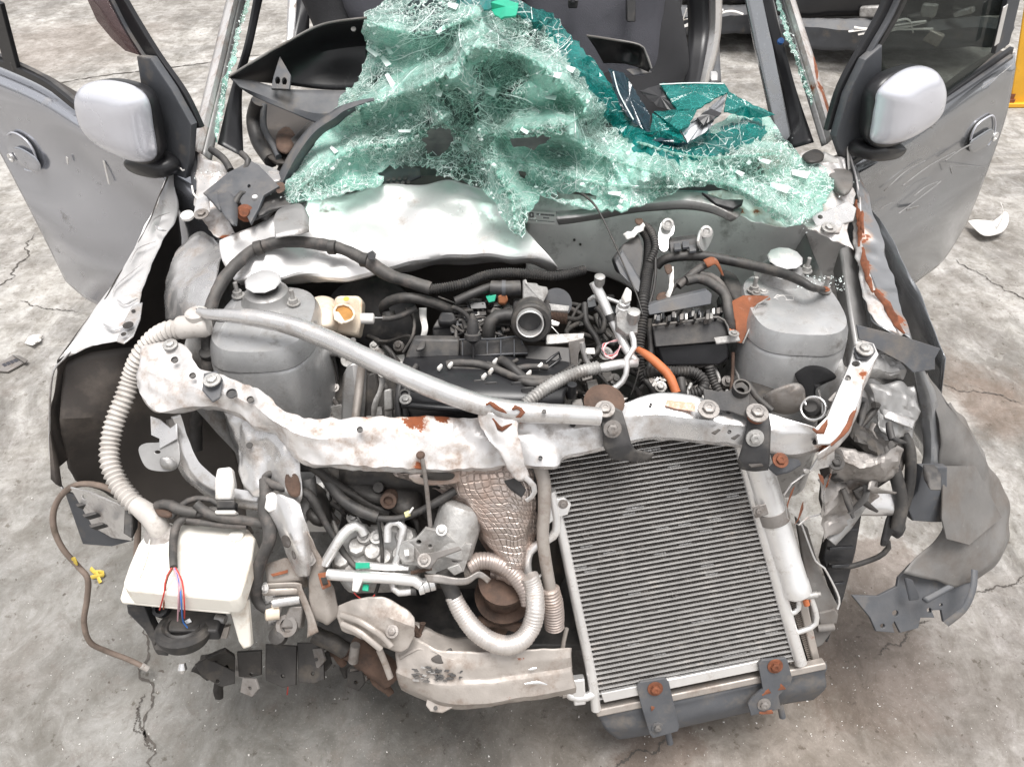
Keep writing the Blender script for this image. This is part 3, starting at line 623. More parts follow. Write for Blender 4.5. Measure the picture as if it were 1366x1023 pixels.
for L in ([(1083, 75, 1.147), (1088, 100, 1.125), (1086, 118, 1.105)], [(1092, 112, 1.11), (1100, 140, 1.08), (1103, 158, 1.06)], [(1104, 150, 1.07), (1112, 172, 1.045), (1116, 182, 1.035)], [(1078, 70, 1.15), (1082, 84, 1.14)]):
    tube('rust_scab', zs(L), [.002, .007, .006, .002], M_rust, PRF, flat=.5, amp=.004)
lathe('trim_clip', Z(1041, 56, 1.15), (0, -.7, .7), [(0, .009), (.006, .008), (.008, .002)], M_blue, PRF, sides=10)
prism('door_pillar', ys([(983, -60, 2.0), (1006, -60, 2.0), (1030, 60, 1.95), (1059, 193, 1.85), (1036, 190, 1.85), (1008, 60, 1.95)]), (0, .03, 0), M_doorR, bevel=.006, label='grey door frame bar seen through the right windscreen opening')
def seat(name, P, m, label, d=.12):
    n = sum(P, Vector()) / len(P); return inflate(name, P, (0, -1, .45), d, m, rings=6, back=.6, n=60, label=label, power=.35)
seat('front_seat', ys([(690, -60, 2.5), (800, -60, 2.5), (882, -50, 2.5), (910, 30, 2.45), (914, 118, 2.4), (860, 200, 2.3), (760, 210, 2.3), (700, 100, 2.4)]), M_seatd, 'right front seat with black sides')
inflate('seat_centre', ys([(700, -60, 2.38), (790, -60, 2.38), (880, -50, 2.38), (884, 30, 2.36), (868, 112, 2.32), (790, 150, 2.3), (720, 100, 2.33)]), (0, -1, .4), .05, M_seat, rings=5, n=60, power=.3, label='grey woven centre panel of the right front seat')
prism('seat_buckle', ys([(836, -5, 2.27), (848, -5, 2.27), (848, 30, 2.25), (836, 30, 2.25)]), (0, .03, 0), M_black)
tube('headrest_post', ys([(765, -30, 2.28), (764, 4, 2.26)]), .006, M_black2); prism('headrest_guide', ys([(758, 0, 2.27), (772, 0, 2.27), (770, 12, 2.27), (758, 12, 2.27)]), (0, .02, 0), M_black)
seat('front_seat', ys([(395, -60, 2.45), (520, -60, 2.5), (690, -60, 2.5), (690, 40, 2.4), (600, 120, 2.3), (470, 120, 2.3), (420, 40, 2.4)]), M_seatd, 'left front seat in dark fabric behind the glass', .08)
inflate('seat_centre', ys([(455, -60, 2.36), (520, -60, 2.36), (640, -50, 2.36), (640, 40, 2.33), (560, 60, 2.3), (470, 30, 2.33)]), (0, -1, .4), .04, M_seat, rings=5, n=50, power=.3)
box('rear_bench', (0, 3.2, .75), (1.25, .3, .9), M_seatd, rx=.15, bevel=.06)
strip('centre_pillar', [[(382, 60, 1.0), (384, 0, 1.1), (388, -80, 1.25)], [(392, 58, 1.0), (396, 0, 1.1), (400, -80, 1.25)]], M_silver, label='left centre pillar in silver paint')
strip('pillar_cover', [[(392, 58, 1.0), (396, 0, 1.1), (400, -80, 1.25)], [(412, 48, 1.0), (414, 0, 1.1), (420, -80, 1.25)]], M_black2)
strip('centre_pillar', [[(930, 118, .95), (944, 40, 1.06), (944, -80, 1.3)], [(938, 116, .96), (954, 40, 1.07), (952, -80, 1.31)], [(945, 113, .95), (962, 40, 1.06), (962, -80, 1.3)]], M_alu, label='bright right centre pillar')
strip('pillar_cover', [[(912, 122, .95), (918, 40, 1.06), (910, -80, 1.3)], [(932, 118, .96), (945, 44, 1.06), (944, -80, 1.3)]], M_black2)
strip('seat_belt', [[(946, 112, .94), (951, 42, 1.04), (955, -80, 1.3)], [(962, 110, .94), (960, 42, 1.04), (968, -80, 1.3)]], M_grey)
prism('door_latch', ys([(948, 98, 2.25), (958, 98, 2.25), (958, 108, 2.22), (948, 108, 2.22)]), (0, .02, 0), M_alu)
for s in (-1, 1): box('sill', (s * .68, 2.4, .38), (.12, 1.5, .18), M_silver if s < 0 else M_primer, bevel=.02)
box('dashboard', (.02, 1.88, .86), (1.22, .30, .20), M_black, rx=.1, bevel=.05, label='dark dashboard remains under the glass')
box('scuttle', (-.02, 1.68, .88), (1.3, .16, .12), M_under, bevel=.02)

# left door and right door
def door(A, B, top, shoulder, mid, low, bot, m, lab):
    n = (B - A).cross(Vector((0, 0, 1))).normalized()
    if n.y > 0: n = -n
    def row(px, off): return [PL(u, v, A + n * off, n) for u, v in px]
    o = loft('door_skin', [row(top, -.02), row(top, .0), row([(a, b + 14) for a, b in top], .034), row(shoulder, .04), row(mid, .022), row(low, .035), row(bot, 0), ], m, nu=50, nv=7, cross='smooth', thick=.004, label=lab, smooth=50)
    inner = list(reversed(top)) + bot + [low[-1], mid[-1], shoulder[-1]]
    back = [PL(u, v, A - n * .10, n) for u, v in (list(reversed(top)) + bot)]
    prism('door_shell', [PL(u, v, A + n * .0, n) - n * .022 for u, v in inner], -n * .03, M_under, bevel=.004)
    return o, n
AL, BL = W(-.80, 1.74, 0), W(-1.5, 2.15, 0)
DL, nL = door(AL, BL, [(300, 262), (230, 222), (180, 192), (100, 143), (40, 108), (-80, 60)], [(300, 300), (230, 250), (180, 220), (100, 170), (40, 138), (-80, 90)], [(300, 350), (230, 300), (180, 270), (100, 230), (50, 210), (-25, 160)],
              [(300, 420), (250, 400), (180, 372), (110, 338), (72, 308), (38, 275)], [(300, 480), (250, 460), (180, 428), (122, 402), (106, 391), (88, 375)], M_door, 'left front door in blue-grey silver paint, swung open')
AR, BR = W(.80, 1.74, 0), W(1.62, 2.3, 0)
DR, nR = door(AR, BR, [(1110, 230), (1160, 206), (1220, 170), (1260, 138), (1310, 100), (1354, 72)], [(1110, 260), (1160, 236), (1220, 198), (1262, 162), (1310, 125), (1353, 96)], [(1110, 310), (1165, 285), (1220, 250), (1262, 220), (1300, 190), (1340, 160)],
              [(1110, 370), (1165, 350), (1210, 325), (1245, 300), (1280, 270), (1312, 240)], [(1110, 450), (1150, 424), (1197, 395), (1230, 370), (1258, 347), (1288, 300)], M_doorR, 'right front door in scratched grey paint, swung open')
def onL(u, v, off=.035): return PL(u, v, AL + nL * off, nL)
def onR(u, v, off=.035): return PL(u, v, AR + nR * off, nR)
def strp(name, f, pts, w, m, parent=None, off=.03, th=.012, label=None):
    """flat bar along pixels on a door's plane"""
    P = [f(u, v, off) for u, v in pts]; n = nL if f is onL else nR
    Q = cr(P, 24); vs = []; fs = []
    for i, q in enumerate(Q):
        t = (Q[min(i + 1, 23)] - Q[max(i - 1, 0)]).normalized(); s = t.cross(n).normalized() * w / 2
        vs += [q - s, q + s, q + s - n * th, q - s - n * th]
        if i:
            a = 4 * (i - 1); b = 4 * i
            for k in range(4): fs.append((a + k, a + (k + 1) % 4, b + (k + 1) % 4, b + k))
    fs += [(3, 2, 1, 0), (92, 93, 94, 95)]
    return mk(name, vs, fs, m, parent, label=label, bevel=.0015)
strp('belt_seal', onL, [(230, 214), (112, 152), (50, 108), (-60, 62)], .018, M_black2, DL)
strp('belt_seal', onL, [(225, 206), (110, 143), (50, 100), (-60, 52)], .008, M_black, DL, off=.02)
strp('window_frame', onL, [(260, 172), (240, 130), (205, 80), (175, 32), (150, -10), (110, -70)], .042, M_black2, DL, off=.02)
strp('frame_seal', onL, [(252, 175), (230, 135), (195, 85), (165, 38), (140, -10), (100, -70)], .010, M_grey, DL, off=.028)
mk('sun_visor_strip', [onL(u, v, .04) for u, v in [(113, -10), (130, 28), (150, 52), (168, 68), (188, 74), (165, 40), (138, -10)]], [tuple(range(7))], M_visor, DL, thick=.003, label='narrow tinted deflector in the left door window')
plate('mirror_sail', [(188, 76), (205, 78), (232, 118), (258, 165), (255, 215), (250, 235), (228, 228), (200, 210), (196, 130)], (AL + nL * .03, nL), M_grey, DL, thick=.012, bevel=.003)
strp('rear_frame', onL, [(14, 90), (6, 60), (-10, 0)], .05, M_black2, DL)
lathe('lock_button', onL(24, 94, .02), (0, 0, 1), [(0, .012), (.02, .011), (.026, .005)], M_black, DL)
strp('belt_seal', onR, [(1112, 236), (1160, 204), (1220, 166), (1262, 132), (1352, 68)], .018, M_black2, DR, off=.02)
strp('belt_trim', onR, [(1175, 190), (1262, 138), (1352, 76)], .010, M_grey, DR, off=.03)
strp('window_frame', onR, [(1113, 172), (1128, 120), (1155, 70), (1185, 15), (1215, -60)], .045, M_black2, DR, off=.02)
strp('frame_seal', onR, [(1119, 172), (1136, 120), (1163, 70), (1194, 15), (1224, -60)], .008, M_grey, DR, off=.032)
strp('frame_seal', onR, [(1126, 165), (1144, 118), (1171, 68), (1202, 15), (1234, -60)], .012, M_rubber, DR, off=.024)
strp('rear_frame', onR, [(1337, 66), (1347, 25), (1362, -40)], .055, M_grey, DR, off=.03)
mk('window_glass', [onR(u, v, .01) for u, v in [(1118, 215), (1125, 150), (1160, 75), (1200, 5), (1235, -60), (1358, -60), (1340, 60), (1262, 128), (1175, 190)]], [tuple(range(9))], M_window, DR, thick=.003, smooth=0)
strp('visor_edge', onR, [(1342, 8), (1336, 34), (1330, 60)], .018, M_alu, DR, off=.036, th=.002)
plate('mirror_sail', [(1171, 62), (1170, 110), (1162, 180), (1150, 205), (1122, 208), (1112, 180), (1128, 125), (1150, 80)], (AR + nR * .03, nR), M_grey, DR, thick=.012, bevel=.003)
def mirror(O, f, n, lab, base, sh):
    P = [f(u, v, .10) for u, v in O]
    k = inflate('mirror_shell', P, n + Vector((0, 0, .15)), .052, M_mirror, DL if f is onL else DR, rings=9, back=.25, n=64, power=.55, label=lab)
    inflate('mirror_housing', [f(u, v, .085) for u, v in sh], n, .02, M_black2, DL if f is onL else DR, rings=4, back=1.5, n=48, power=.3)
    inflate('mirror_arm', [f(u, v, .05) for u, v in base], n, .05, M_black2, DL if f is onL else DR, rings=5, n=40, power=.4)
mirror([(111, 133), (117, 113), (135, 107), (160, 109), (182, 118), (196, 135), (202, 170), (207, 208), (193, 216), (170, 208), (145, 195), (122, 172)], onL, nL, 'pale silver shell of the left door mirror',
       [(180, 205), (210, 200), (235, 215), (235, 232), (205, 228), (183, 217)], [(116, 130), (122, 112), (140, 106), (170, 110), (192, 122), (203, 145), (211, 190), (212, 212), (196, 221), (150, 200), (120, 172)])
mirror([(1175, 120), (1200, 97), (1222, 88), (1238, 92), (1248, 115), (1244, 145), (1230, 165), (1205, 182), (1180, 192), (1164, 188), (1166, 165), (1170, 140)], onR, nR, 'pale silver shell of the right door mirror',
       [(1140, 190), (1165, 185), (1195, 190), (1180, 205), (1150, 210), (1135, 205)], [(1165, 122), (1185, 100), (1215, 88), (1235, 90), (1250, 112), (1246, 145), (1232, 168), (1200, 190), (1170, 198), (1158, 185), (1160, 150)])
def handle(f, n, c, pts, par, side):
    O = [f(u, v, .031) for u, v in pts]
    cup = inflate('handle_cup', O, n, .001, M_door if side < 0 else M_doorR, par, rings=4, back=.5, n=40, power=.8)
    P = cr(O, 40, True); P.append(P[0]); tube('handle_rim', [p + n * .004 for p in P[:26]], .0025, M_mirror, par, sides=6)
    inflate('door_handle', [f(u, v, .038) for u, v in c], n, .004, M_door if side < 0 else M_doorR, par, rings=6, n=36, power=.4)
handle(onL, nL, [(17, 200), (26, 197), (45, 208), (54, 220), (52, 230), (42, 228), (28, 218)], [(12, 180), (22, 177), (38, 188), (48, 205), (52, 222), (44, 228), (22, 218), (10, 200)], DL, -1)
lathe('door_lock', onL(16, 210, .036), nL, [(0, .012), (.006, .012), (.006, .007), (.002, .006)], M_alu, DL)
handle(onR, nR, [(1294, 190), (1310, 178), (1322, 172), (1326, 178), (1318, 192), (1302, 202), (1294, 202)], [(1293, 186), (1300, 168), (1312, 158), (1323, 154), (1326, 168), (1320, 188), (1306, 202), (1295, 202)], DR, 1)
lathe('door_lock', onR(1326, 182, .036), nR, [(0, .012), (.006, .012), (.006, .007), (.002, .006)], M_alu, DR)
for pts, wd in (([(1205, 248), (1240, 222), (1275, 203)], .003), ([(1220, 262), (1235, 250), (1252, 243)], .002), ([(1180, 255), (1210, 228), (1235, 215)], .002), ([(1262, 215), (1290, 196), (1312, 188)], .008), ([(1268, 222), (1300, 222), (1316, 224)], .002), ([(1150, 300), (1180, 276), (1195, 270)], .002), ([(1200, 285), (1240, 255), (1256, 242)], .0025), ([(1238, 165), (1250, 176)], .007), ([(1245, 163), (1255, 172)], .005), ([(1310, 118), (1335, 100), (1352, 86)], .004), ([(1210, 280), (1226, 276)], .012), ([(1268, 224), (1270, 232)], .003)):
    strp('scratch', onR, pts, wd * .6, M_primer, DR, off=.0405, th=.003)
for a, b in (((89, 210), (90, 219)), ((138, 215), (145, 246))): strp('paint_chip', onL, [a, b], .007, M_conn, DL, off=.036, th=.002)
# ------------------------------------------------------------------ front structure
def add_uv(o, nu, sx=1, sy=1):
    me = o.data; uv = me.uv_layers.new(name='UVMap')
    for l in me.loops: i = l.vertex_index; uv.data[l.index].uv = ((i % nu) / nu * sx, (i // nu) / 85 * sy)
BM = loft('radiator_support', [
    zs([(188, 464, .87), (232, 455, .88), (254, 468, .875), (268, 492, .865), (300, 503, .86), (340, 518, .855), (378, 543, .848), (418, 559, .842), (470, 558, .838), (560, 556, .835), (640, 560, .832), (712, 564, .83)]),
    zs([(184, 490, .85), (222, 506, .85), (246, 512, .85), (270, 522, .848), (302, 528, .845), (340, 542, .84), (380, 572, .832), (425, 584, .825), (480, 582, .82), (560, 582, .815), (640, 586, .812), (708, 588, .81)]),
    zs([(184, 516, .82), (206, 546, .81), (240, 547, .81), (270, 543, .815), (300, 545, .815), (332, 560, .81), (372, 578, .80), (402, 612, .785), (470, 622, .78), (560, 625, .775), (640, 624, .77), (705, 618, .77)]),
    zs([(188, 520, .80), (208, 549, .79), (240, 551, .79), (270, 547, .79), (300, 549, .79), (332, 565, .79), (372, 584, .78), (402, 618, .765), (470, 627, .76), (560, 630, .755), (640, 628, .75), (705, 622, .75)])],
    M_white, nu=170, nv=10, amp=.0065, scale=22, seed=11, thick=.002, label='crumpled white left half of the upper radiator support')
def hole(u, v, z, r, par, ax=(0, -.35, 1), m=M_dark):
    t = Vector(ax).normalized(); lathe('hole', Z(u, v, z) - t * .002, ax, [(0, r), (.0035, r * 1.08), (.0036, r * .9), (.001, r * .85)], M_black, par, sides=16)
for u, v, z, r in ((233, 480, .876, .006), (257, 501, .87, .0055), (309, 525, .855, .009), (334, 533, .852, .006), (480, 573, .838, .005)): hole(u, v, z + .002, r, BM)
bolt(Z(227, 460, .88), (0, -.2, 1), .008, M_cast, BM, label='bolt with a rusty washer')
prism('pivot_plate', zs([(272, 500, .868), (290, 496, .87), (298, 508, .866), (294, 532, .85), (284, 538, .845), (270, 522, .856)]), (0, 0, .004), M_grey, BM)
bolt(Z(283, 507, .874), (0, -.2, 1), .009, M_cast, BM)
B2 = loft('radiator_support', [
    zs([(676, 560, .835), (720, 560, .838), (762, 549, .845), (800, 544, .85), (832, 538, .852), (862, 527, .855), (900, 525, .855), (940, 531, .852), (985, 540, .85), (1020, 550, .848), (1062, 562, .845), (1100, 577, .84)]),
    zs([(682, 582, .82), (725, 580, .822), (765, 573, .828), (805, 567, .832), (838, 557, .835), (868, 553, .838), (905, 555, .838), (945, 561, .835), (985, 568, .832), (1020, 573, .83), (1060, 578, .828), (1106, 583, .825)]),
    zs([(688, 618, .785), (738, 622, .785), (752, 608, .79), (790, 600, .795), (836, 589, .80), (868, 583, .80), (905, 584, .80), (945, 588, .80), (985, 592, .80), (1020, 599, .795), (1062, 606, .79), (1108, 592, .80)]),
    zs([(690, 622, .77), (738, 625, .77), (753, 612, .775), (790, 604, .78), (836, 593, .785), (868, 587, .785), (905, 588, .785), (945, 592, .785), (985, 596, .785), (1020, 603, .78), (1062, 610, .775), (1106, 598, .785)])],
    M_silver, nu=150, nv=10, amp=.003, scale=18, seed=6, thick=.002, label='silver right half of the upper radiator support')
for u, v, z, r in ((764, 566, .838, .005), (721, 611, .80, .0035), (868, 540, .852, .003), (972, 549, .848, .004), (973, 576, .83, .003), (1087, 590, .815, .004), (725, 550, .86, .004)): hole(u, v, z, r, B2)
prism('orange_label', zs([(889, 533, .858), (928, 538, .857), (927, 549, .85), (900, 545, .85), (887, 541, .853)]), (0, 0, .0006), mat('faded_orange_label', (.62, .33, .22), 0, .6, .2, 90, (.8, .7, .62), .5, 150), B2, bevel=0)
for u, v in ((956, 576), (982, 583)): prism('slot', zs([(u - 7, v + 2, .832), (u + 2, v - 3, .835), (u + 5, v - 2, .834), (u - 2, v + 4, .83)]), (0, 0, .002), M_dark, B2, bevel=0)
ARM = plate('support_arm', [(1088, 572), (1104, 556), (1118, 522), (1134, 486), (1140, 464), (1150, 456), (1164, 460), (1170, 474), (1158, 494), (1149, 514), (1146, 530), (1136, 556), (1124, 578), (1106, 592), (1092, 592)],
            plane3(Z(1088, 572, .845), Z(1140, 464, .905), Z(1158, 494, .885)), M_fenderR if False else M_silver, holes=[(1141, 486, 6.5, .7), (1130, 505, 5.5, .8)], thick=.004, bevel=.0015, label='slanted silver arm rising to the right end of the support')
loft('arm_flange', [zs([(1170, 474, .893), (1158, 496, .878), (1149, 515, .868), (1146, 532, .86), (1137, 556, .85), (1126, 578, .84), (1108, 594, .83), (1090, 606, .82)]), zs([(1170, 480, .87), (1160, 502, .855), (1151, 522, .845), (1148, 540, .835), (1140, 562, .825), (1129, 584, .815), (1112, 602, .805), (1092, 614, .80)])], M_white, nu=40, nv=4, amp=.002, scale=30)
tube('rust_scab', zs([(1108, 594, .835), (1124, 580, .843), (1134, 562, .85), (1146, 532, .862)]), [.002, .005, .004, .001], M_rust, ARM, flat=.5, amp=.002)
tube('rust_scab', zs([(1084, 572, .848), (1094, 578, .845), (1100, 568, .85), (1104, 560, .852)]), [.002, .006, .006, .001], M_rust, ARM, flat=.5, amp=.002)
prism('arm_pad', zs([(1138, 466, .91), (1148, 457, .913), (1164, 460, .91), (1168, 470, .904), (1160, 480, .90), (1143, 480, .90)]), (0, 0, .003), M_grey, ARM)
bolt(Z(1153, 466, .914), (0, -.2, 1), .009, M_cast, ARM, label='bolt with a rusty washer')
DROP = plate('drop_panel', [(1100, 596), (1112, 588), (1112, 620), (1106, 640), (1098, 660), (1100, 684), (1078, 690), (1066, 700), (1058, 696), (1050, 690), (1046, 660), (1056, 645), (1080, 628)],
      plane3(Z(1100, 596, .80), Z(1112, 640, .72), Z(1060, 695, .66)), M_silver, holes=[(1076, 628, 4, .6)], label='bent and rusty silver sheet below the right end of the support')
for L in ([(1060, 648, .735), (1054, 662, .72), (1051, 678, .70)], [(1072, 668, .71), (1066, 690, .68), (1060, 700, .67)], [(1092, 632, .75), (1098, 646, .73)]): tube('rust_scab', zs(L), [.001, .006, .004, .001], M_rust, DROP, flat=.2, amp=.003)
prism('mount_ear', zs([(1025, 622, .76), (1040, 608, .78), (1066, 612, .78), (1070, 618, .775), (1054, 628, .76), (1036, 632, .75)]), (0, 0, -.006), M_grey); bolt(Z(1041, 614, .785), (0, -.5, 1), .008, M_rust, CAR, label='rusty bolt below the support')
bolt(Z(1115, 616, .76), (0, -.5, 1), .009, M_dark, CAR)

# brace pipe
BP = tube('brace_pipe', zs([(266, 416, .93), (285, 420, .935), (330, 423, .94), (380, 432, .935), (430, 450, .925), (490, 478, .915), (560, 510, .90), (620, 533, .89), (670, 546, .88), (720, 551, .875), (765, 553, .868), (800, 556, .86)]),
          [.008, .013, .017, .018, .018, .018, .018, .018, .018, .018, .017, .016], M_silver, sides=20, n=90, label='long silver brace pipe running from the left tower to the middle of the support', amp=.0006)
loft('pipe_end', [zs([(262, 412, .935), (280, 414, .94), (300, 417, .945)]), zs([(265, 421, .928), (285, 428, .925), (300, 430, .925)])], M_dark, BP, nu=14, nv=3, thick=.004)
lathe('hole', Z(471, 455, .932), (0, -.4, 1), [(0, .0055), (.003, .0055)], M_black, BP, sides=16)
lathe('hole', Z(726, 549, .892), (0, -.4, 1), [(0, .004), (.002, .004)], M_black, BP, sides=16)
loft('pipe_bracket', [zs([(640, 545, .88), (652, 552, .885), (664, 556, .88), (690, 560, .87)]), zs([(638, 562, .865), (656, 580, .85), (668, 590, .845), (692, 586, .85)]), zs([(650, 578, .85), (664, 604, .83), (676, 618, .82), (698, 612, .82)]), zs([(668, 605, .82), (684, 634, .79), (694, 642, .78), (704, 636, .78)])],
     M_white, nu=26, nv=8, cross='smooth', amp=.005, scale=26, label='torn rusty bracket hanging from the brace pipe')
for L in ([(648, 540, .90), (656, 536, .905), (666, 546, .90), (676, 552, .895)], [(682, 548, .893), (690, 542, .897), (698, 552, .89), (686, 560, .88)], [(658, 560, .875), (668, 574, .865), (682, 566, .87)]):
    tube('rust_scab', zs(L), [.002, .005, .005, .001], M_rust, BP, flat=.4, amp=.004)
prism('bracket_foot', zs([(672, 640, .77), (690, 636, .775), (702, 652, .755), (696, 662, .745), (680, 650, .755)]), (0, 0, -.006), M_black)
tube('bracket_lip', zs([(700, 636, .785), (712, 648, .77), (712, 660, .755), (702, 668, .745)]), .005, M_silver, flat=.4)

# black hanging brackets and the loop bracket on the support
def hang(P, m=M_black, **k): return loft('hanging_bracket', P, m, nu=10, nv=6, thick=.004, smooth=40, **k)
H1 = hang([zs([(795, 548, .856), (812, 541, .862), (830, 548, .858)]), zs([(803, 570, .84), (820, 565, .842), (836, 568, .84)]), zs([(806, 598, .81), (824, 594, .812), (842, 592, .812)]), zs([(815, 612, .785), (835, 608, .79), (848, 600, .80)]), zs([(848, 615, .775), (866, 612, .778), (872, 605, .785)])], label='black hanging bracket left of the orange label')
bolt(Z(807, 546, .866), (0, -.25, 1), .010, M_steel, H1); bolt(Z(817, 572, .85), (0, -.9, .5), .009, M_steel, H1)
H2 = hang([zs([(997, 540, .86), (1010, 542, .86), (1025, 548, .858)]), zs([(996, 566, .84), (1010, 568, .84), (1028, 570, .838)]), zs([(990, 596, .81), (1006, 598, .81), (1027, 598, .81)]), zs([(984, 614, .785), (1004, 618, .785), (1026, 618, .785)]), zs([(986, 624, .77), (1004, 628, .77), (1024, 626, .77)])], label='black hanging bracket with two bolts, nearer the right end')
bolt(Z(1010, 551, .866), (0, -.25, 1), .011, M_steel, H2, label='bolt with a rusty collar'); lathe('rust_collar', Z(1008, 556, .858), (0, -.25, 1), [(0, .015), (.006, .0145), (.006, .01)], M_rust, H2, sides=18)
bolt(Z(1007, 584, .83), (0, -.9, .4), .009, M_cast, H2)
prism('slot', zs([(998, 620, .787), (1016, 619, .788), (1018, 622, .785), (1002, 624, .784)]), (0, 0, .002), M_under, H2, bevel=0)
LB = plate('loop_bracket', [(939, 520), (962, 524), (974, 522), (980, 513), (990, 511), (998, 518), (999, 545), (996, 556), (972, 548), (942, 546)], plane3(Z(939, 520, .872), Z(998, 518, .885), Z(972, 548, .855)), M_black, holes=[(987, 522, 7, .75)], thick=.005, bevel=.0015, label='black bracket with a round loop standing on the support')
bolt(Z(945, 546, .86), (0, -.3, 1), .011, M_steel, LB)
lathe('loop_rim', Z(987, 522, .878), (0, -.3, 1), [(0, .0125), (.016, .0125), (.016, .0155), (0, .0155)], M_black, LB, sides=22)

# condenser and radiator
RP, RN = plane3(Z(735, 640, .70), Z(985, 590, .755), Z(800, 930, .27))
if RN.dot(CAM - RP) < 0: RN = -RN
def rp(u, v, off=0.0): return PL(u, v, RP + RN * off, RN)
COND = prism('condenser_core', [rp(*q, -.006) for q in [(722, 606), (973, 572), (1058, 876), (798, 930)]], -RN * .016, M_under, label='condenser with many fine bright tubes, hanging crooked in front of the radiator', bevel=0)
def cl(s, t, off=0): # s across, t down the core
    a = Vector((722 + (798 - 722) * t, 606 + (932 - 606) * t)); b = Vector((976 + (1058 - 976) * t, 566 + (880 - 566) * t)); q = a.lerp(b, s); return rp(q.x, q.y, off)
NT = 50; rnd = random.Random(5)
bv = []; bf = []
for k in range(NT + 1):
    t = k / NT; vs = []; fs = []; seg = 12; jit = 0
    for i in range(seg + 1):
        s = i / seg; c = cl(s, t, .0); dn = (cl(s, t + .002) - cl(s, t - .002)).normalized(); h = .0008
        c = c + dn * noise.noise(Vector((s * 6, k * .8, 0))) * .0007
        for (o, e) in ((h, .0012), (h * .6, .0034), (-h * .6, .0034), (-h, .0012), (-h, -.003), (h, -.003)): vs.append(c + dn * o + RN * e)
        if i:
            for j in range(6): a = 6 * (i - 1); fs.append((a + j, a + (j + 1) % 6, a + 6 + (j + 1) % 6, a + 6 + j))
    mk('tube', vs, fs, M_alu, COND, smooth=50)
fv = []; ff = []
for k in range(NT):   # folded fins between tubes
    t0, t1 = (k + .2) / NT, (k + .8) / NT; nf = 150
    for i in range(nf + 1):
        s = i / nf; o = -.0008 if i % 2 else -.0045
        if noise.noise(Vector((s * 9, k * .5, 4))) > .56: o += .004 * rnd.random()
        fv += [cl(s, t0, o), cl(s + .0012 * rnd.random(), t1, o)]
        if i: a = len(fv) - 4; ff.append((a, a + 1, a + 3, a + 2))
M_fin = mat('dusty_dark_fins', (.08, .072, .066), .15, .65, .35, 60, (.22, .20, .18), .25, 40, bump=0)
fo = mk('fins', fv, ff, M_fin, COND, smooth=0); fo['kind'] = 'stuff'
for q in range(34):   # bent fin tips that catch the light
    s, k = rnd.random(), rnd.randrange(NT)
    if q < 10: s, k = ((.72, 46), (.8, 46), (.66, 46), (.55, 38), (.6, 38), (.93, 40), (.36, 13), (.34, 14), (.9, 43), (.5, 2))[q]
    vv = []; f2 = []
    for i in range(16):
        c = cl(s + i * .004, (k + .5) / NT, .001); d = cl(s + i * .004, (k + .5) / NT + .006, .0015) - c; a = len(vv)
        vv += [c - d * rnd.uniform(.3, 1), c + d * rnd.uniform(.3, 1), c + d + (cl(s + .003, .5) - cl(s, .5)) * .5]; f2.append((a, a + 1, a + 2))
    mk('bent_fins', vv, f2, M_alu, COND, smooth=0)
HL = tube('header_tube', [rp(734, 655, 0), rp(747, 700, 0), rp(768, 800, 0), rp(789, 900, 0), rp(795, 946, 0)], .010, M_alu, COND, sides=16, label='bright header tube on the left edge of the condenser')
HR = tube('header_tube', [rp(982, 572, 0), rp(1000, 640, 0), rp(1030, 750, 0), rp(1055, 840, 0), rp(1068, 884, 0)], .0125, M_alu, COND, sides=16, label='bright header tube on the right edge of the condenser')
for k in range(NT + 1):
    pass
prism('bottom_bar', [rp(802, 925, .006), rp(1020, 880, .006), rp(1023, 892, .006), rp(806, 937, .006)], -RN * .012, M_alu, COND, bevel=.0015)
tube('corner_pipe', [rp(748, 912, .0), rp(762, 928, .004), rp(778, 930, .006), rp(792, 925, .002)], .009, M_alu, COND)
prism('inlet_block', [rp(762, 908, .012), rp(780, 906, .012), rp(782, 940, .012), rp(766, 942, .012)], -RN * .02, M_alu, COND); lathe('inlet_fitting', rp(757, 922, .0), (-1, -.2, 0), [(-.012, .011), (.012, .011), (.012, .007), (.018, .007)], M_brown, COND)
tube('thin_pipe', [rp(756, 838, -.01), rp(751, 862, -.01), rp(751, 890, -.008), rp(756, 915, -.004)], .0045, M_brown, COND)
EAR = plate('fixing_ear', [(732, 666), (752, 664), (760, 672), (756, 684), (742, 688), (732, 696)], (RP + RN * .012, RN), M_alu, COND, thick=.006, bevel=.002); bolt(rp(751, 672, .016), RN, .0055, M_steel, COND)
# radiator behind, its bottom tank and clamps
prism('radiator_core', [rp(*q, -.05) for q in [(745, 600), (990, 570), (1084, 893), (808, 955)]], -RN * .03, M_under, label='dirty radiator core showing behind the condenser')
fv = []; ff = []
for i in range(90):
    s = i / 89
    for (q0, q1, q2, q3) in (((806, 932), (1085, 876), (1086, 892), (808, 950)),):
        a = Vector(q0).lerp(Vector(q1), s); b = Vector(q3).lerp(Vector(q2), s); o = -.044 if i % 2 else -.050; fv += [rp(a.x, a.y, o), rp(b.x, b.y, o)]
        if i: k = len(fv) - 4; ff.append((k, k + 1, k + 3, k + 2))
o = mk('fins', fv, ff, M_brown, CAR, smooth=0); o['kind'] = 'stuff'
fv = []; ff = []
for i in range(80):
    s = i / 79; a = Vector((1050, 790)).lerp(Vector((1082, 893)), s); b = a + Vector((12, -3)); o = -.03 if i % 2 else -.036; fv += [rp(a.x, a.y, o), rp(b.x, b.y, o)]
    if i: k = len(fv) - 4; ff.append((k, k + 1, k + 3, k + 2))
o = mk('fins', fv, ff, M_brown, CAR, smooth=0); o['kind'] = 'stuff'
prism('radiator_side', [rp(*q, -.028) for q in [(1062, 790), (1074, 788), (1096, 888), (1086, 892)]], -RN * .03, M_brown)
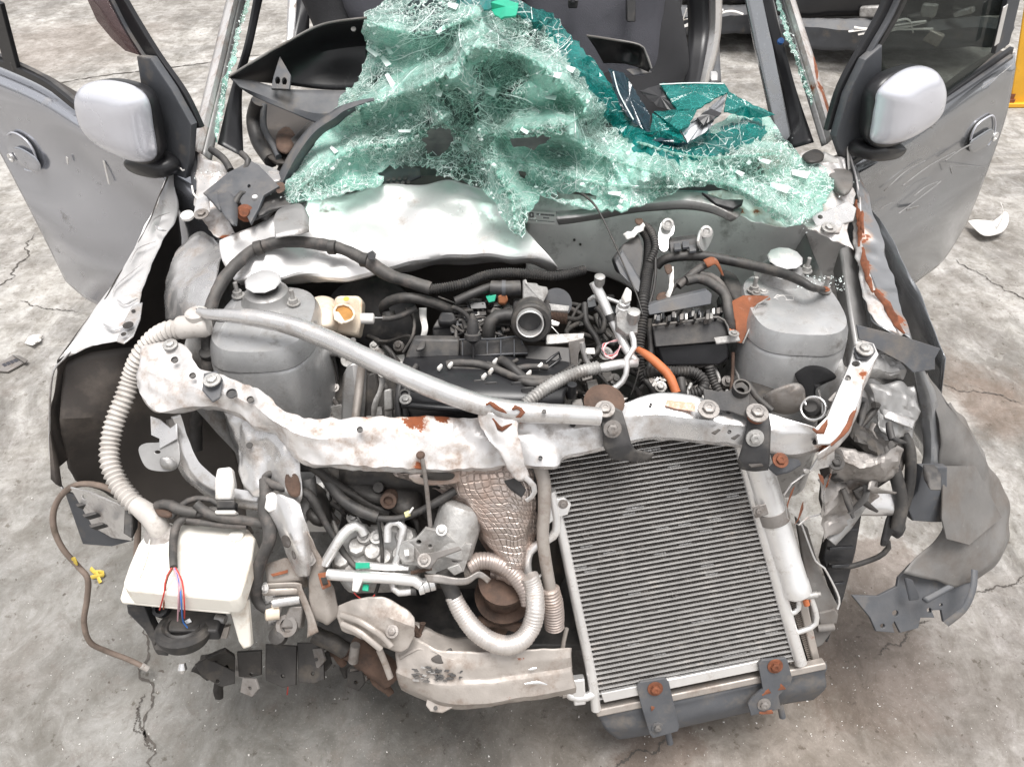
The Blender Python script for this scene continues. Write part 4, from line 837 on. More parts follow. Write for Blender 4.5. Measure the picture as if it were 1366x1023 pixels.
TK = loft('bottom_tank', [[rp(796, 948, -.02), rp(860, 936, -.02), rp(950, 916, -.02), rp(1040, 897, -.02), rp(1102, 884, -.02)], [rp(797, 954, -.005), rp(862, 943, -.005), rp(952, 923, -.005), rp(1042, 903, -.005), rp(1103, 890, -.005)],
                          [rp(800, 958, -.01), rp(862, 950, -.008), rp(952, 930, -.008), rp(1042, 909, -.008), rp(1100, 898, -.01)], [rp(808, 972, -.015), rp(866, 968, -.01), rp(956, 948, -.01), rp(1044, 926, -.01), rp(1101, 916, -.015)], [rp(825, 985, -.04), rp(868, 978, -.03), rp(958, 958, -.03), rp(1044, 938, -.03), rp(1084, 932, -.045)]],
          M_grey, nu=60, nv=4, cross='smooth', thick=.004, smooth=50, label='grey plastic radiator bottom tank')
prism('tank_rim', [rp(794, 948, .0), rp(1102, 884, .0), rp(1103, 893, .0), rp(797, 957, .0)], -RN * .02, M_brown, TK)
def clampb(px, lab):
    o = plate('tank_clamp', px, (RP + RN * .012, RN), M_grey, thick=.004, bevel=.0015, label=lab); return o
C1 = clampb([(850, 914), (854, 909), (886, 904), (891, 909), (897, 935), (905, 968), (903, 973), (871, 982), (867, 977), (856, 940)], 'grey steel clamp with rust spots, left of the two on the tank')
bolt(rp(874, 918, .016), RN, .009, M_rust, C1); bolt(rp(877, 970, .016), RN, .007, M_grey, C1)
C2 = clampb([(1012, 884), (1016, 880), (1046, 877), (1049, 880), (1055, 903), (1053, 910), (1037, 926), (1040, 943), (1002, 952), (998, 938), (1003, 930), (1018, 918)], 'grey steel clamp with a stepped foot, right of the two on the tank')
bolt(rp(1034, 888, .016), RN, .009, M_rust, C2); bolt(rp(1019, 939, .016), RN, .008, M_steel, C2)
for c_, L in ((C1, [(868, 940), (872, 944)]), (C2, [(1015, 926), (1026, 920)]), (C2, [(1012, 950), (1030, 946)]), (C2, [(1036, 920), (1044, 914)])): tube('rust_scab', [rp(a, b, .014) for a, b in L], [.003, .008], M_rust, c_, n=8, flat=.2, amp=.003)
for u, v in ((890, 985), (1040, 950)): tube('drain_peg', [rp(u, v - 12, -.03), rp(u + 4, v + 6, -.03)], .007, M_grey)
# receiver bottle
A_, B_ = rp(1005, 600, .006), rp(1064, 792, .006); ax = (B_ - A_).normalized(); L_ = (B_ - A_).length
RB = lathe('receiver_bottle', A_, ax, [(-.01, .012), (0, .0255), (L_ * .25, .0262), (L_ - .03, .0262), (L_ - .028, .0275), (L_ - .004, .0275), (L_, .024), (L_ + .002, .01)], M_alu, sides=32, label='bright aluminium receiver bottle beside the condenser')
lathe('clamp_band', A_ + ax * L_ * .40, ax, [(0, .0272), (0, .0282), (.024, .0282), (.024, .0272)], M_steel, RB, sides=32)
prism('clamp_lug', [rp(1003, 676, .03), rp(1022, 672, .03), rp(1026, 686, .03), rp(1008, 692, .03)], -RN * .004, M_steel, RB); bolt(rp(1012, 681, .032), RN, .006, M_steel, RB)
tube('outlet_pipe', [rp(1065, 798, .0), rp(1065, 812, .0), rp(1055, 818, .0), rp(1046, 820, -.004)], .0055, M_alu, RB); tube('outlet_pipe', [rp(1080, 792, .0), rp(1089, 820, .0), rp(1086, 834, .0), rp(1064, 843, -.004)], .0055, M_alu, RB)
lathe('orange_cap', rp(1075, 802, .004), ax, [(-.006, .006), (.008, .006)], M_orange, RB, sides=14); lathe('valve_stub', rp(1082, 794, .004), (1, 0, .3), [(-.012, .007), (.012, .007), (.012, .005), (.018, .005)], M_cast, RB, sides=14)
# shroud pieces right of the bottle
prism('shroud_panel', [rp(*q, -.05) for q in [(1062, 690), (1078, 705), (1094, 760), (1120, 812), (1113, 838), (1098, 860), (1088, 865), (1080, 800)]], -RN * .012, M_greyl, bevel=.003, label='pale grey shroud edge beside the receiver bottle')
prism('shroud_blade', zs([(1112, 686, .56), (1150, 687, .56), (1142, 735, .48), (1126, 795, .38), (1104, 858, .31), (1098, 850, .31), (1116, 800, .37), (1098, 745, .46)]), (0, .02, -.02), M_black, bevel=.003, label='long black plastic blade right of the radiator')
for k in range(4): prism('crossbar', zs([(1104 + k * 3, 706 + 24 * k, .555 - .035 * k), (1146 - 6 * k, 704 + 24 * k, .555 - .035 * k), (1145 - 6 * k, 708 + 24 * k, .55 - .035 * k), (1104 + k * 3, 710 + 24 * k, .55 - .035 * k)]), (0, .01, -.01), M_black2, bevel=.001)
tube('shroud_wire', [rp(1066, 690, -.03), rp(1085, 742, -.03), rp(1092, 752, -.03), rp(1100, 758, -.03), rp(1119, 796, -.03), rp(1117, 812, -.03)], .0022, M_alu)
prism('shroud_foot', [rp(*q, -.045) for q in [(1092, 818), (1114, 812), (1119, 820), (1117, 832), (1094, 836)]], -RN * .02, M_greyl); tube('shroud_peg', [rp(1090, 838, -.04), rp(1112, 836, -.04)], .008, M_greyl)
# vertical pipe left of the condenser, foil wrap at its foot
tube('cooler_pipe', [rp(720, 622, .02), rp(726, 645, .03), rp(726, 680, .03), rp(724, 715, .03), rp(728, 750, .03), rp(735, 790, .03)], [.0125, .0125, .0115, .0115, .0115, .0115], M_brown, sides=16, label='scuffed pale pipe running down left of the condenser')
tube('sleeve', [rp(733, 784, .03), rp(737, 805, .028), rp(740, 836, .022)], [.019, .021, .020, .019], M_flexd, cor=(.006, .0022), sides=18, amp=.001, label='pleated brown foil sleeve at the foot of the pipe')
tube('white_pipe', [rp(735, 655, .012), rp(742, 690, .012), rp(740, 712, .012), rp(722, 724, .012), rp(707, 735, .012), rp(703, 752, .012), rp(705, 768, .012)], .0085, M_alu, sides=14)
lathe('pipe_collar', rp(706, 768, .012), (.1, -.3, -1), [(0, .012), (.018, .012)], M_black)
# foil hoses under the engine
tube('foil_hose', zs([(604, 794, .55), (618, 820, .525), (640, 846, .505), (668, 860, .495), (692, 856, .495), (708, 838, .505), (714, 812, .53), (712, 785, .55), (706, 768, .57)]), [.016, .0175, .018, .018, .018, .018, .018, .018, .017], M_flex, cor=(.0055, .0009), sides=20, amp=.0012, label='bright foil covered hose bent into a U')
tube('rubber_joint', zs([(590, 762, .59), (598, 778, .57), (606, 796, .55)]), .0145, M_rubber, sides=16)
tube('foil_hose', zs([(624, 756, .57), (640, 748, .575), (662, 750, .575), (684, 764, .56), (700, 786, .54), (706, 805, .52)]), .0165, M_flexd, cor=(.006, .0012), sides=18, amp=.001, label='brown foil covered hose behind the bright one')
for k in range(3): lathe('hose_clip', Z(620 + k * 7, 757 - k, .548), (1, .1, .05), [(-.002, .0165), (.004, .0185), (.008, .0165)], M_brown, sides=20)
for i in range(7): tube('torn_foil', zs([(698 + 3 * i, 774 - i % 3 * 2, .53), (700 + 4 * i, 768 - (i * 7) % 5, .54)]), [.004, .001], M_chrome, n=6, flat=.3, amp=.003)
# heat shield
HS = loft('heat_shield', [zs([(528, 628, .72), (556, 632, .73), (590, 628, .74)] + [(612, 624, .75), (650, 618, .755), (690, 620, .75), (712, 628, .72)]), zs([(540, 640, .70), (580, 650, .68), (600, 645, .70), (616, 660, .70), (655, 655, .72), (692, 655, .71), (716, 660, .68)]),
                          zs([(600, 660, .66), (612, 672, .66), (624, 682, .66), (640, 690, .67), (668, 690, .68), (698, 690, .67), (715, 692, .63)]), zs([(630, 700, .60), (636, 706, .61), (645, 712, .62), (658, 718, .63), (680, 720, .635), (702, 720, .62), (713, 720, .58)]),
                          zs([(648, 735, .56), (652, 738, .57), (660, 745, .58), (672, 748, .59), (686, 748, .59), (700, 746, .58), (708, 742, .55)]), zs([(655, 770, .52), (660, 772, .52), (668, 776, .53), (678, 778, .53), (688, 778, .53), (698, 774, .52), (702, 770, .5)])],
          M_foil, nu=80, nv=14, cross='smooth', amp=.009, scale=18, seed=3, label='wrinkled brown and silver embossed heat shield')
add_uv(HS, 80, 1.0, 1.0)
def ring_tube(name, c, ax, R1, r, m, **k):
    ax = Vector(ax).normalized(); a = ax.orthogonal().normalized(); b = ax.cross(a); P = [c + (a * math.cos(t) + b * math.sin(t)) * R1 for t in [2 * math.pi * i / 24 for i in range(25)]]
    return tube(name, P, r, m, n=40, **k)
inflate('shield_mouth', zs([(545, 636, .745), (556, 626, .752), (590, 624, .755), (612, 628, .75), (616, 640, .735), (596, 646, .73), (560, 646, .73)]), (0, -.5, .8), .004, M_foil, rings=3, power=.3, back=2)
inflate('shield_slot', zs([(560, 634, .755), (585, 630, .76), (606, 632, .757), (600, 640, .745), (572, 640, .745)]), (0, -.5, .8), .003, M_dark, rings=3, power=.3)
# exhaust below the shield
lathe('exhaust_joint', Z(672, 790, .46), (0, -.25, 1), [(-.10, .035), (-.03, .035), (-.03, .055), (-.012, .058), (-.01, .04), (.05, .036), (.05, .048), (.06, .048)], M_rustd, sides=30, label='rusty exhaust joint in the shadow under the shield')
tube('exhaust_pipe', zs([(676, 800, .42), (660, 832, .36), (640, 850, .33)]), .03, M_rustd, sides=20)
tube('torn_metal', zs([(640, 828, .40), (662, 830, .41), (700, 838, .40)]), .010, M_rustd, amp=.006)
# bumper beam
BB = loft('bumper_beam', [
    zs([(532, 838, .46), (560, 852, .46), (590, 866, .46), (640, 868, .46), (690, 866, .46), (740, 864, .45), (762, 864, .44)]),
    zs([(528, 872, .43), (560, 884, .435), (590, 890, .44), (640, 890, .44), (690, 884, .44), (740, 880, .435), (762, 876, .43)]),
    zs([(530, 890, .415), (562, 902, .42), (592, 907, .42), (642, 906, .42), (692, 899, .42), (742, 893, .415), (764, 888, .41)]),
    zs([(528, 896, .41), (562, 909, .415), (592, 914, .415), (642, 913, .415), (692, 906, .415), (742, 900, .41), (764, 895, .405)]),
    zs([(532, 912, .38), (562, 926, .385), (596, 938, .385), (642, 938, .385), (692, 930, .385), (742, 923, .385), (768, 917, .38)]),
    zs([(536, 918, .36), (564, 932, .36), (598, 944, .36), (642, 943, .36), (692, 936, .36), (742, 929, .36), (768, 923, .36)])],
    M_brown, nu=90, nv=6, thick=.002, amp=.0022, scale=20, seed=7, label='scraped tan bumper beam across the bottom')
loft('beam_web', [zs([(530, 842, .44), (556, 830, .45), (600, 850, .44), (640, 850, .43), (680, 854, .42)]), zs([(532, 880, .43), (560, 866, .45), (600, 880, .45), (640, 878, .44), (690, 870, .43)])], M_brown, nu=40, nv=6, amp=.005, scale=20)
inflate('beam_hole', zs([(575, 878, .452), (590, 870, .456), (602, 864, .458), (603, 876, .450), (594, 884, .446), (582, 884, .447)]), (0, -.5, .8), .001, M_under, BB, rings=3, power=.3)
prism('beam_tab', zs([(570, 930, .375), (600, 934, .375), (604, 943, .37), (590, 950, .362), (574, 948, .362), (568, 940, .366)]), (0, 0, -.003), M_brown, BB, bevel=.001); lathe('hole', Z(581, 944, .372), (0, -.3, 1), [(0, .004), (.001, .004)], M_dark, BB, sides=10)
for i in range(46):
    rr = random.Random(i * 31 + 5); u = 552 + rr.random() ** 1.2 * 62; v = 887 + rr.random() * 20 + (u - 552) * .06
    z = .442 - (v - 887) * .0009; P = [Z(u + rr.uniform(-3, 3) + 3 * math.cos(a), v + rr.uniform(-1, 1) + 1.8 * math.sin(a), z + .003) for a in (0, 1.2, 2.2, 3.3, 4.3, 5.4)]
    mk('chipped_paint', P, [tuple(range(6))], M_black if rr.random() < .85 else M_primer, BB, smooth=0, thick=.0004)
for L in ([(700, 912, .425), (718, 910, .425), (730, 913, .42)], [(705, 893, .435), (716, 891, .436)]): tube('scrape', zs(L), [.001, .003, .001], M_chrome, BB, flat=.3, n=12)
GB = loft('crash_bracket', [zs([(452, 808, .52), (480, 798, .54), (505, 794, .55), (540, 812, .53), (552, 824, .52)]), zs([(450, 822, .50), (478, 822, .52), (505, 820, .53), (538, 830, .52), (553, 838, .51)]), zs([(452, 826, .495), (480, 832, .51), (505, 838, .51), (536, 842, .50), (552, 850, .49)]), zs([(458, 840, .48), (484, 852, .48), (510, 862, .47), (534, 868, .46), (545, 862, .47)])],
     M_brown, nu=50, nv=8, amp=.004, scale=20, seed=4, thick=.003, label='bent tan crash bracket left of the bumper beam')
for L in ([(455, 820, .512), (478, 828, .522), (495, 838, .52), (512, 850, .50), (522, 862, .485)], [(456, 832, .50), (478, 842, .505), (496, 856, .49), (508, 866, .475)]): tube('pressed_rib', zs(L), .006, M_brown, GB, flat=.6)
lathe('hole', Z(485, 849, .495), (0, -.4, 1), [(0, .005), (.004, .005)], M_dark, GB, sides=12); bolt(Z(523, 842, .512), (0, -.5, 1), .007, M_steel, GB)
tube('stay_rod', zs([(506, 866, .47), (514, 885, .43), (521, 904, .40)]), .0065, M_brown, flat=.6)
tube('torn_metal', zs([(548, 838, .48), (560, 846, .45), (566, 832, .47)]), .006, M_rustd, amp=.006); tube('torn_metal', zs([(552, 845, .46), (568, 850, .44)]), .006, M_rustd, amp=.006)

# left front corner: bracket cluster
LCB = loft('corner_bracket', [zs([(352, 672, .68), (366, 660, .70), (388, 664, .70), (402, 672, .69)]), zs([(362, 690, .66), (378, 684, .68), (396, 686, .68), (408, 694, .67)]), zs([(374, 716, .63), (388, 716, .65), (402, 714, .65), (414, 718, .63)]), zs([(386, 744, .59), (398, 748, .61), (408, 748, .61), (416, 746, .59)]), zs([(398, 768, .56), (404, 770, .57), (410, 770, .57), (414, 768, .55)])],
            M_silver, nu=30, nv=8, cross='smooth', amp=.003, scale=22, label='tapering silver bracket with two holes at the left front')
inflate('bracket_hole', zs([(376, 716, .655), (383, 714, .66), (388, 722, .65), (386, 730, .645), (378, 728, .645)]), (0, -.6, .8), .002, M_under, LCB, rings=3, power=.3)
inflate('bracket_hole', zs([(389, 735, .635), (393, 736, .636), (395, 744, .63), (391, 745, .63)]), (0, -.6, .8), .002, M_under, LCB, rings=3, power=.3)
RUB = loft('corner_panel', [zs([(404, 700, .64), (412, 712, .65), (420, 728, .63)]), zs([(414, 748, .58), (424, 752, .59), (434, 758, .57)]), zs([(412, 790, .52), (430, 784, .54), (446, 786, .52)]), zs([(418, 822, .47), (436, 824, .48), (452, 816, .48)]), zs([(425, 828, .45), (436, 834, .46), (447, 826, .46)])],
            M_brown, nu=24, nv=8, cross='smooth', amp=.003, scale=22, label='tan bracket arm with a rusty square hole')
prism('square_boss', zs([(424, 766, .572), (436, 764, .575), (442, 782, .555), (430, 787, .55)]), (0, 0, .004), M_rustbr, RUB); prism('square_hole', zs([(428, 772, .575), (436, 771, .576), (438, 779, .566), (431, 781, .565)]), (0, 0, .004), M_dark, RUB, bevel=.0005)
prism('corner_box', zs([(352, 752, .56), (380, 742, .58), (400, 748, .58), (404, 775, .54), (356, 778, .54)]), (0, .02, -.05), M_brown, bevel=.006, amp=.002, label='dusty box section behind the white bottle')
prism('rust_mark', zs([(361, 766, .558), (384, 760, .562), (384, 764, .558), (364, 769, .556)]), (0, 0, .001), M_rust, bevel=0)
loft('box_edge', [zs([(352, 778, .54), (398, 777, .54), (404, 786, .53), (418, 820, .48), (425, 842, .45)]), zs([(354, 784, .53), (394, 783, .53), (398, 792, .52), (410, 826, .47), (410, 850, .44)])], M_brown, nu=40, nv=3, thick=.003, amp=.001)
tube('crash_tube', zs([(352, 788, .52), (400, 786, .52)]), .009, M_brown); tube('crash_tube', zs([(364, 804, .50), (400, 798, .50)]), .010, M_silver, sides=16)
prism('hook_body', zs([(386, 808, .49), (404, 808, .49), (400, 838, .45), (372, 838, .45)]), (0, .02, -.03), M_steel, bevel=.004)
lathe('hook_socket', Z(383, 834, .455), (-.1, -.6, .6), [(-.01, .021), (.004, .021), (.004, .013), (-.006, .012)], M_steel, sides=22)
lathe('rubber_foot', Z(370, 848, .44), (0, -.5, 1), [(-.01, .018), (.004, .016), (.006, .008)], M_dark, sides=14)
prism('end_plate', zs([(352, 790, .52), (366, 786, .52), (368, 800, .50), (376, 806, .49), (372, 826, .46), (358, 832, .455), (354, 812, .48)]), (0, 0, -.008), M_silver); lathe('cream_bush', Z(362, 817, .48), (-1, -.3, .2), [(-.014, .014), (.010, .014), (.012, .009)], M_cream, sides=20)
bolt(Z(354, 784, .54), (-.6, -.5, .5), .006, M_alu, CAR); bolt(Z(412, 745, .60), (.3, -.6, .6), .008, M_steel, CAR)
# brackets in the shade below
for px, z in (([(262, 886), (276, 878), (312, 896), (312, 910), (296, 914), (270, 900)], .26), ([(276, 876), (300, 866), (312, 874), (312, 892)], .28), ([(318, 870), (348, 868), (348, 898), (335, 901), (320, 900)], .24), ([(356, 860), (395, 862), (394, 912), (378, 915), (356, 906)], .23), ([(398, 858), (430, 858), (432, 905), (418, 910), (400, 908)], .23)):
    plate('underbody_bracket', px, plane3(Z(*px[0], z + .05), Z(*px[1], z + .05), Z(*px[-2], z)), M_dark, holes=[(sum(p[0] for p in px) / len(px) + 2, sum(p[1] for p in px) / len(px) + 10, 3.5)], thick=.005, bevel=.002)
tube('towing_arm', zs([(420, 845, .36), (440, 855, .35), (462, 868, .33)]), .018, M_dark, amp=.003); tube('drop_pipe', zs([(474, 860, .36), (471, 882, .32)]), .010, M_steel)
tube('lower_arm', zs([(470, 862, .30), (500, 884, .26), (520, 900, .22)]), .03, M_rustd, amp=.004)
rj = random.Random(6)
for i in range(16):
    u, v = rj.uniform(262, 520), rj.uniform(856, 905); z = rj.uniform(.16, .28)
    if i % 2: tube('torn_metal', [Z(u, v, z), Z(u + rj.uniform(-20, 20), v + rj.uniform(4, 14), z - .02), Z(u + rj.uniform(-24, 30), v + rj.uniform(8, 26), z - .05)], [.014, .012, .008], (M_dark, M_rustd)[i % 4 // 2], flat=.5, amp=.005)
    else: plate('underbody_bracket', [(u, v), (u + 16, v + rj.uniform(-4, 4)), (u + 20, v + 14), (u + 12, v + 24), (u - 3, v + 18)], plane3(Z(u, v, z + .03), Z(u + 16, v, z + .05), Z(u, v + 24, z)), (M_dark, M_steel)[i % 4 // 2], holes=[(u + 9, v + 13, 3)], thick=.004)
tube('thin_wire', zs([(366, 872, .24), (376, 892, .2), (384, 908, .15), (383, 926, .10)]), .0014, M_red, sides=6)
for i in range(14):
    u, v = rj.uniform(1105, 1205), rj.uniform(520, 660); z = .86 - (v - 500) * .0011
    tube('torn_strip' if i % 2 else 'wiring', [Z(u, v, z), Z(u + rj.uniform(-18, 18), v + rj.uniform(0, 22), z - .01), Z(u + rj.uniform(-26, 26), v + rj.uniform(14, 44), z - .04)], [.006, .007, .003], (M_black, M_steel, M_dark, M_rubber)[i % 4], flat=(.25, .9)[i % 2 == 0], amp=.002)
# left inner corner structure: rail with lugs, grey bracket
loft('corner_rail', [zs([(228, 555, .78), (236, 580, .75), (244, 610, .72), (262, 640, .69), (300, 662, .665), (345, 672, .65)]), zs([(240, 552, .79), (250, 585, .75), (262, 612, .72), (282, 632, .70), (310, 650, .68), (350, 660, .66)]), zs([(222, 560, .75), (240, 625, .68), (262, 652, .66), (300, 672, .64), (345, 682, .63), (360, 684, .62)])], M_silver, nu=50, nv=5, amp=.003, scale=16, label='curved silver rail inside the left front corner')
plate('grey_lug', [(186, 600), (194, 592), (215, 590), (226, 580), (236, 584), (240, 612), (232, 626), (212, 628), (195, 622)], plane3(Z(186, 600, .735), Z(236, 584, .75), Z(212, 628, .71)), M_primer, holes=[(211, 603, 4.5, .6)], thick=.004, curved=True)
inflate('lug_cup', zs([(215, 612, .735), (228, 610, .735), (236, 618, .725), (230, 626, .72), (216, 624, .72)]), (0, -.4, .9), .012, M_primer, rings=4, n=24)
plate('white_lug', [(202, 556), (214, 560), (228, 572), (236, 566), (236, 585), (214, 598), (214, 585), (203, 580)], plane3(Z(202, 556, .77), Z(236, 566, .77), Z(214, 598, .74)), M_silver, thick=.003)
prism('white_connector', zs([(289, 624, .72), (308, 622, .72), (312, 645, .69), (308, 666, .67), (286, 666, .67), (286, 640, .70)]), (0, .01, -.02), M_conn, bevel=.004, label='white connector block strapped to the rail'); prism('connector_band', zs([(288, 667, .675), (313, 667, .675), (313, 678, .662), (288, 678, .662)]), (0, .01, -.02), M_black); prism('connector_foot', zs([(286, 680, .665), (314, 680, .665), (314, 685, .66), (286, 685, .66)]), (0, .01, -.02), M_conn)
# folded inner panel between tower and centre
loft('folded_panel', [zs([(296, 548, .79), (318, 552, .79), (345, 560, .79), (372, 575, .78), (398, 600, .77)]), zs([(310, 590, .74), (330, 595, .75), (356, 600, .74), (380, 615, .75), (402, 640, .72)]), zs([(318, 630, .70), (340, 632, .71), (362, 635, .70), (384, 645, .71), (404, 668, .68)]), zs([(336, 664, .67), (350, 668, .675), (366, 668, .67), (384, 672, .67), (398, 686, .65)])],
     M_silver, nu=46, nv=10, cross='smooth', amp=.010, scale=16, seed=12, label='pleated silver inner panel under the left arm of the support')
lathe('hole', Z(333, 594, .762), (0, -.6, 1), [(0, .006), (.002, .006)], M_dark, sides=12)
inflate('rusty_patch', zs([(384, 628, .735), (398, 636, .73), (400, 660, .70), (388, 662, .70), (380, 645, .715)]), (0, -.5, .8), .004, M_rustd, rings=3, n=24)
# right corner: crushed sheet, bulb holder, hoses
inflate('torn_cloth', zs([(1060, 498, .80), (1078, 488, .82), (1100, 490, .83), (1116, 503, .82), (1100, 512, .80), (1088, 520, .79), (1088, 540, .76), (1076, 548, .75), (1070, 520, .78)]), (0, -.5, .8), .004, mat('torn_black_liner', (.008, .008, .009), 0, .9, .1, bump=.2), rings=3, label='torn black liner over the right headlight opening')
SH = [('upper fold', M_primer, [[(1142, 474, .88), (1170, 470, .88), (1200, 482, .86)], [(1146, 492, .86), (1174, 496, .85), (1206, 494, .85)], [(1150, 504, .84), (1180, 506, .83), (1206, 508, .83)]], .004),
      ('', M_primer, [[(1160, 512, .83), (1190, 520, .82), (1222, 532, .80)], [(1166, 548, .79), (1192, 560, .78), (1222, 556, .77)], [(1176, 578, .76), (1196, 588, .75), (1214, 574, .75)]], .004),
      ('', M_dark, [[(1112, 545, .80), (1140, 556, .79), (1166, 580, .77), (1198, 590, .76)], [(1110, 574, .77), (1140, 584, .79), (1170, 600, .78), (1202, 598, .76)], [(1112, 592, .75), (1140, 606, .74), (1168, 618, .74), (1196, 612, .74)]], .006),
      ('', M_steel, [[(1100, 606, .76), (1138, 600, .77), (1174, 596, .77), (1203, 602, .76)], [(1108, 622, .74), (1142, 622, .76), (1176, 620, .76), (1200, 618, .74)], [(1112, 640, .70), (1142, 640, .71), (1170, 642, .71), (1194, 632, .71)]], .005),
      ('', M_silver, [[(1176, 546, .79), (1196, 552, .79), (1220, 562, .77)], [(1180, 558, .785), (1198, 564, .785), (1218, 572, .77)]], .001),
      ('', M_under, [[(1092, 560, .70), (1150, 540, .72), (1205, 560, .72)], [(1092, 620, .64), (1150, 620, .66), (1206, 630, .66)], [(1096, 690, .56), (1130, 680, .58), (1160, 660, .6)]], .004)]
for lab_, m_, rows, am in SH: loft('crushed_sheet', [zs(r) for r in rows], m_, nu=30, nv=5, amp=am * 1.8, scale=34, thick=.0025, smooth=18)
loft('crushed_panel', [zs([(1092, 648, .70), (1108, 632, .72), (1132, 622, .73), (1160, 622, .73)]), zs([(1094, 690, .64), (1112, 672, .66), (1140, 660, .67), (1172, 652, .68)]), zs([(1098, 725, .58), (1112, 710, .60), (1140, 690, .62), (1168, 668, .65)])], M_steel, nu=40, nv=8, amp=.014, scale=24, seed=21, smooth=18, label='crushed grey panel inside the right front corner')
loft('crushed_panel', [zs([(1140, 500, .80), (1170, 508, .79), (1200, 512, .78), (1218, 516, .77)]), zs([(1150, 550, .74), (1175, 560, .74), (1200, 556, .74), (1224, 560, .72)]), zs([(1148, 610, .68), (1170, 612, .69), (1200, 600, .68), (1216, 590, .69)])], M_primer, nu=46, nv=12, cross='smooth', amp=.016, scale=15, seed=31, label='folded grey sheet metal behind the right wing end')
tube('bright_tube', zs([(1108, 722, .58), (1130, 696, .61), (1150, 668, .65), (1164, 640, .68)]), [.012, .014, .012, .008], M_primer, amp=.001, flat=.7)
loft('bright_rail', [zs([(1118, 668, .62), (1150, 650, .635), (1196, 656, .63)]), zs([(1118, 680, .60), (1150, 674, .61), (1198, 682, .60)]), zs([(1120, 688, .58), (1150, 688, .585), (1192, 686, .585)])], M_silver, nu=30, nv=6, cross='smooth', amp=.003, scale=20, label='bright rail end under the right corner')
prism('grey_clip', zs([(1146, 518, .82), (1150, 515, .82), (1160, 530, .80), (1160, 548, .78), (1154, 550, .78), (1148, 532, .80)]), (0, .01, -.01), M_primer, bevel=.002)
LM = inflate('headlight_motor', zs([(1018, 530, .79), (1040, 518, .81), (1062, 514, .81), (1072, 524, .80), (1070, 545, .77), (1050, 552, .76), (1025, 545, .77)]), (0, -.4, .9), .03, M_steel, rings=6, n=40, power=.6)
ring_tube('bulb_ring', Z(1085, 545, .79), (-.5, -.5, .7), .022, .003, M_chrome); lathe('bulb_holder', Z(1082, 542, .78), (-.5, -.5, .7), [(-.02, .018), (.0, .018), (.006, .012)], M_black, sides=20)
for L in ([(1092, 520, .82), (1096, 536, .80), (1098, 556, .78)], [(1060, 530, .80), (1068, 526, .80), (1075, 540, .79)]): tube('wire_clip', zs(L), .0018, M_chrome, sides=6)
tube('vent_hose', zs([(1205, 580, .72), (1214, 600, .70), (1214, 640, .65), (1208, 668, .61), (1200, 690, .58), (1196, 700, .57)]), .0105, M_rubber); tube('vent_hose', zs([(1190, 620, .68), (1198, 645, .65), (1202, 675, .61), (1196, 706, .57)]), .0125, M_rubber)
prism('plug_body', zs([(1185, 682, .59), (1208, 684, .59), (1210, 705, .56), (1202, 712, .55), (1192, 706, .555), (1186, 722, .54), (1176, 720, .54)]), (0, .0, -.02), M_black, bevel=.004)
tube('wire_loop', zs([(1180, 718, .54), (1186, 728, .52), (1176, 740, .50), (1158, 748, .48), (1130, 756, .46), (1105, 754, .46)]), .0055, M_rubber)
# ------------------------------------------------------------------ engine bay
def blob(name, px, z, h, m, parent=None, nrm=(0, -.5, .8), **k):
    P = [Z(q[0], q[1], q[2] if len(q) > 2 else z) for q in px]; k.setdefault('n', 36); k.setdefault('rings', 5); k.setdefault('power', .35); return inflate(name, P, nrm, h, m, parent, **k)
def slab(name, px, z, vec, m, parent=None, **k):
    return prism(name, [Z(q[0], q[1], q[2] if len(q) > 2 else z) for q in px], vec, m, parent, **k)
# dark mass of the engine and gearbox under everything
slab('engine_block', [(440, 470), (760, 460), (790, 540), (760, 640), (450, 640)], .70, (0, 0, -.35), M_dark, bevel=.02, label='greasy dark engine block')
slab('gearbox', [(760, 470), (980, 450), (1000, 545), (790, 560)], .58, (0, 0, -.25), M_dark, bevel=.02)
# brake booster, master cylinder and its split reservoir
BO = lathe('brake_booster', Y(497, 432, 1.46), (0, -1, .35), [(-.03, .09), (.0, .112), (.012, .113), (.02, .108), (.045, .09), (.06, .06), (.07, .03), (.072, .01)], M_black, sides=44, label='round black brake booster')
RS = blob('fluid_reservoir', [(413, 412), (416, 402), (430, 396), (446, 400), (450, 415), (447, 436), (430, 440), (415, 430)], .83, .03, M_cream, nrm=(0, -.6, .7), back=1.2)
slab('fluid_reservoir', [(446, 398, .86), (450, 394, .865), (478, 394, .865), (483, 400, .86), (481, 430, .83), (478, 448, .80), (446, 443, .80), (442, 418, .83)], 0, (0, .03, -.03), M_cream, bevel=.006, label='broken cream brake fluid reservoir with an open orange-stained mouth')
blob('broken_mouth', [(446, 410), (456, 406), (468, 410), (472, 420), (466, 428), (452, 428), (446, 420)], .852, .003, mat('orange_stained_plastic', (.42, .21, .06), 0, .5, .3, 40), rings=3)
tube('mouth_rim', zs([(446, 420, .856), (447, 410, .858), (457, 406, .858), (468, 410, .857), (473, 420, .854), (466, 429, .852), (452, 430, .85)]), .0028, M_cream)
slab('torn_edge', [(444, 414, .865), (452, 416, .865), (460, 428, .855), (456, 432, .85), (446, 426, .856)], 0, (0, 0, -.003), M_cream, bevel=.001)
lathe('level_plug', Z(490, 425, .845), (1, 0, 0), [(-.012, .011), (.012, .011), (.014, .008)], M_conn, sides=12); tube('plug_pin', zs([(498, 424, .845), (510, 424, .84)]), .002, M_chrome)
lathe('filler_mark', Z(462, 399, .868), (0, -.2, 1), [(0, .006), (.001, .006)], M_yellow, sides=16)
tube('master_cylinder', zs([(440, 466, .78), (455, 468, .78), (472, 482, .77)]), .014, M_cast, sides=18); lathe('cylinder_flange', Z(466, 480, .785), (-.2, -.6, .8), [(0, .016), (.006, .016), (.006, .005), (.002, .005)], M_cast)
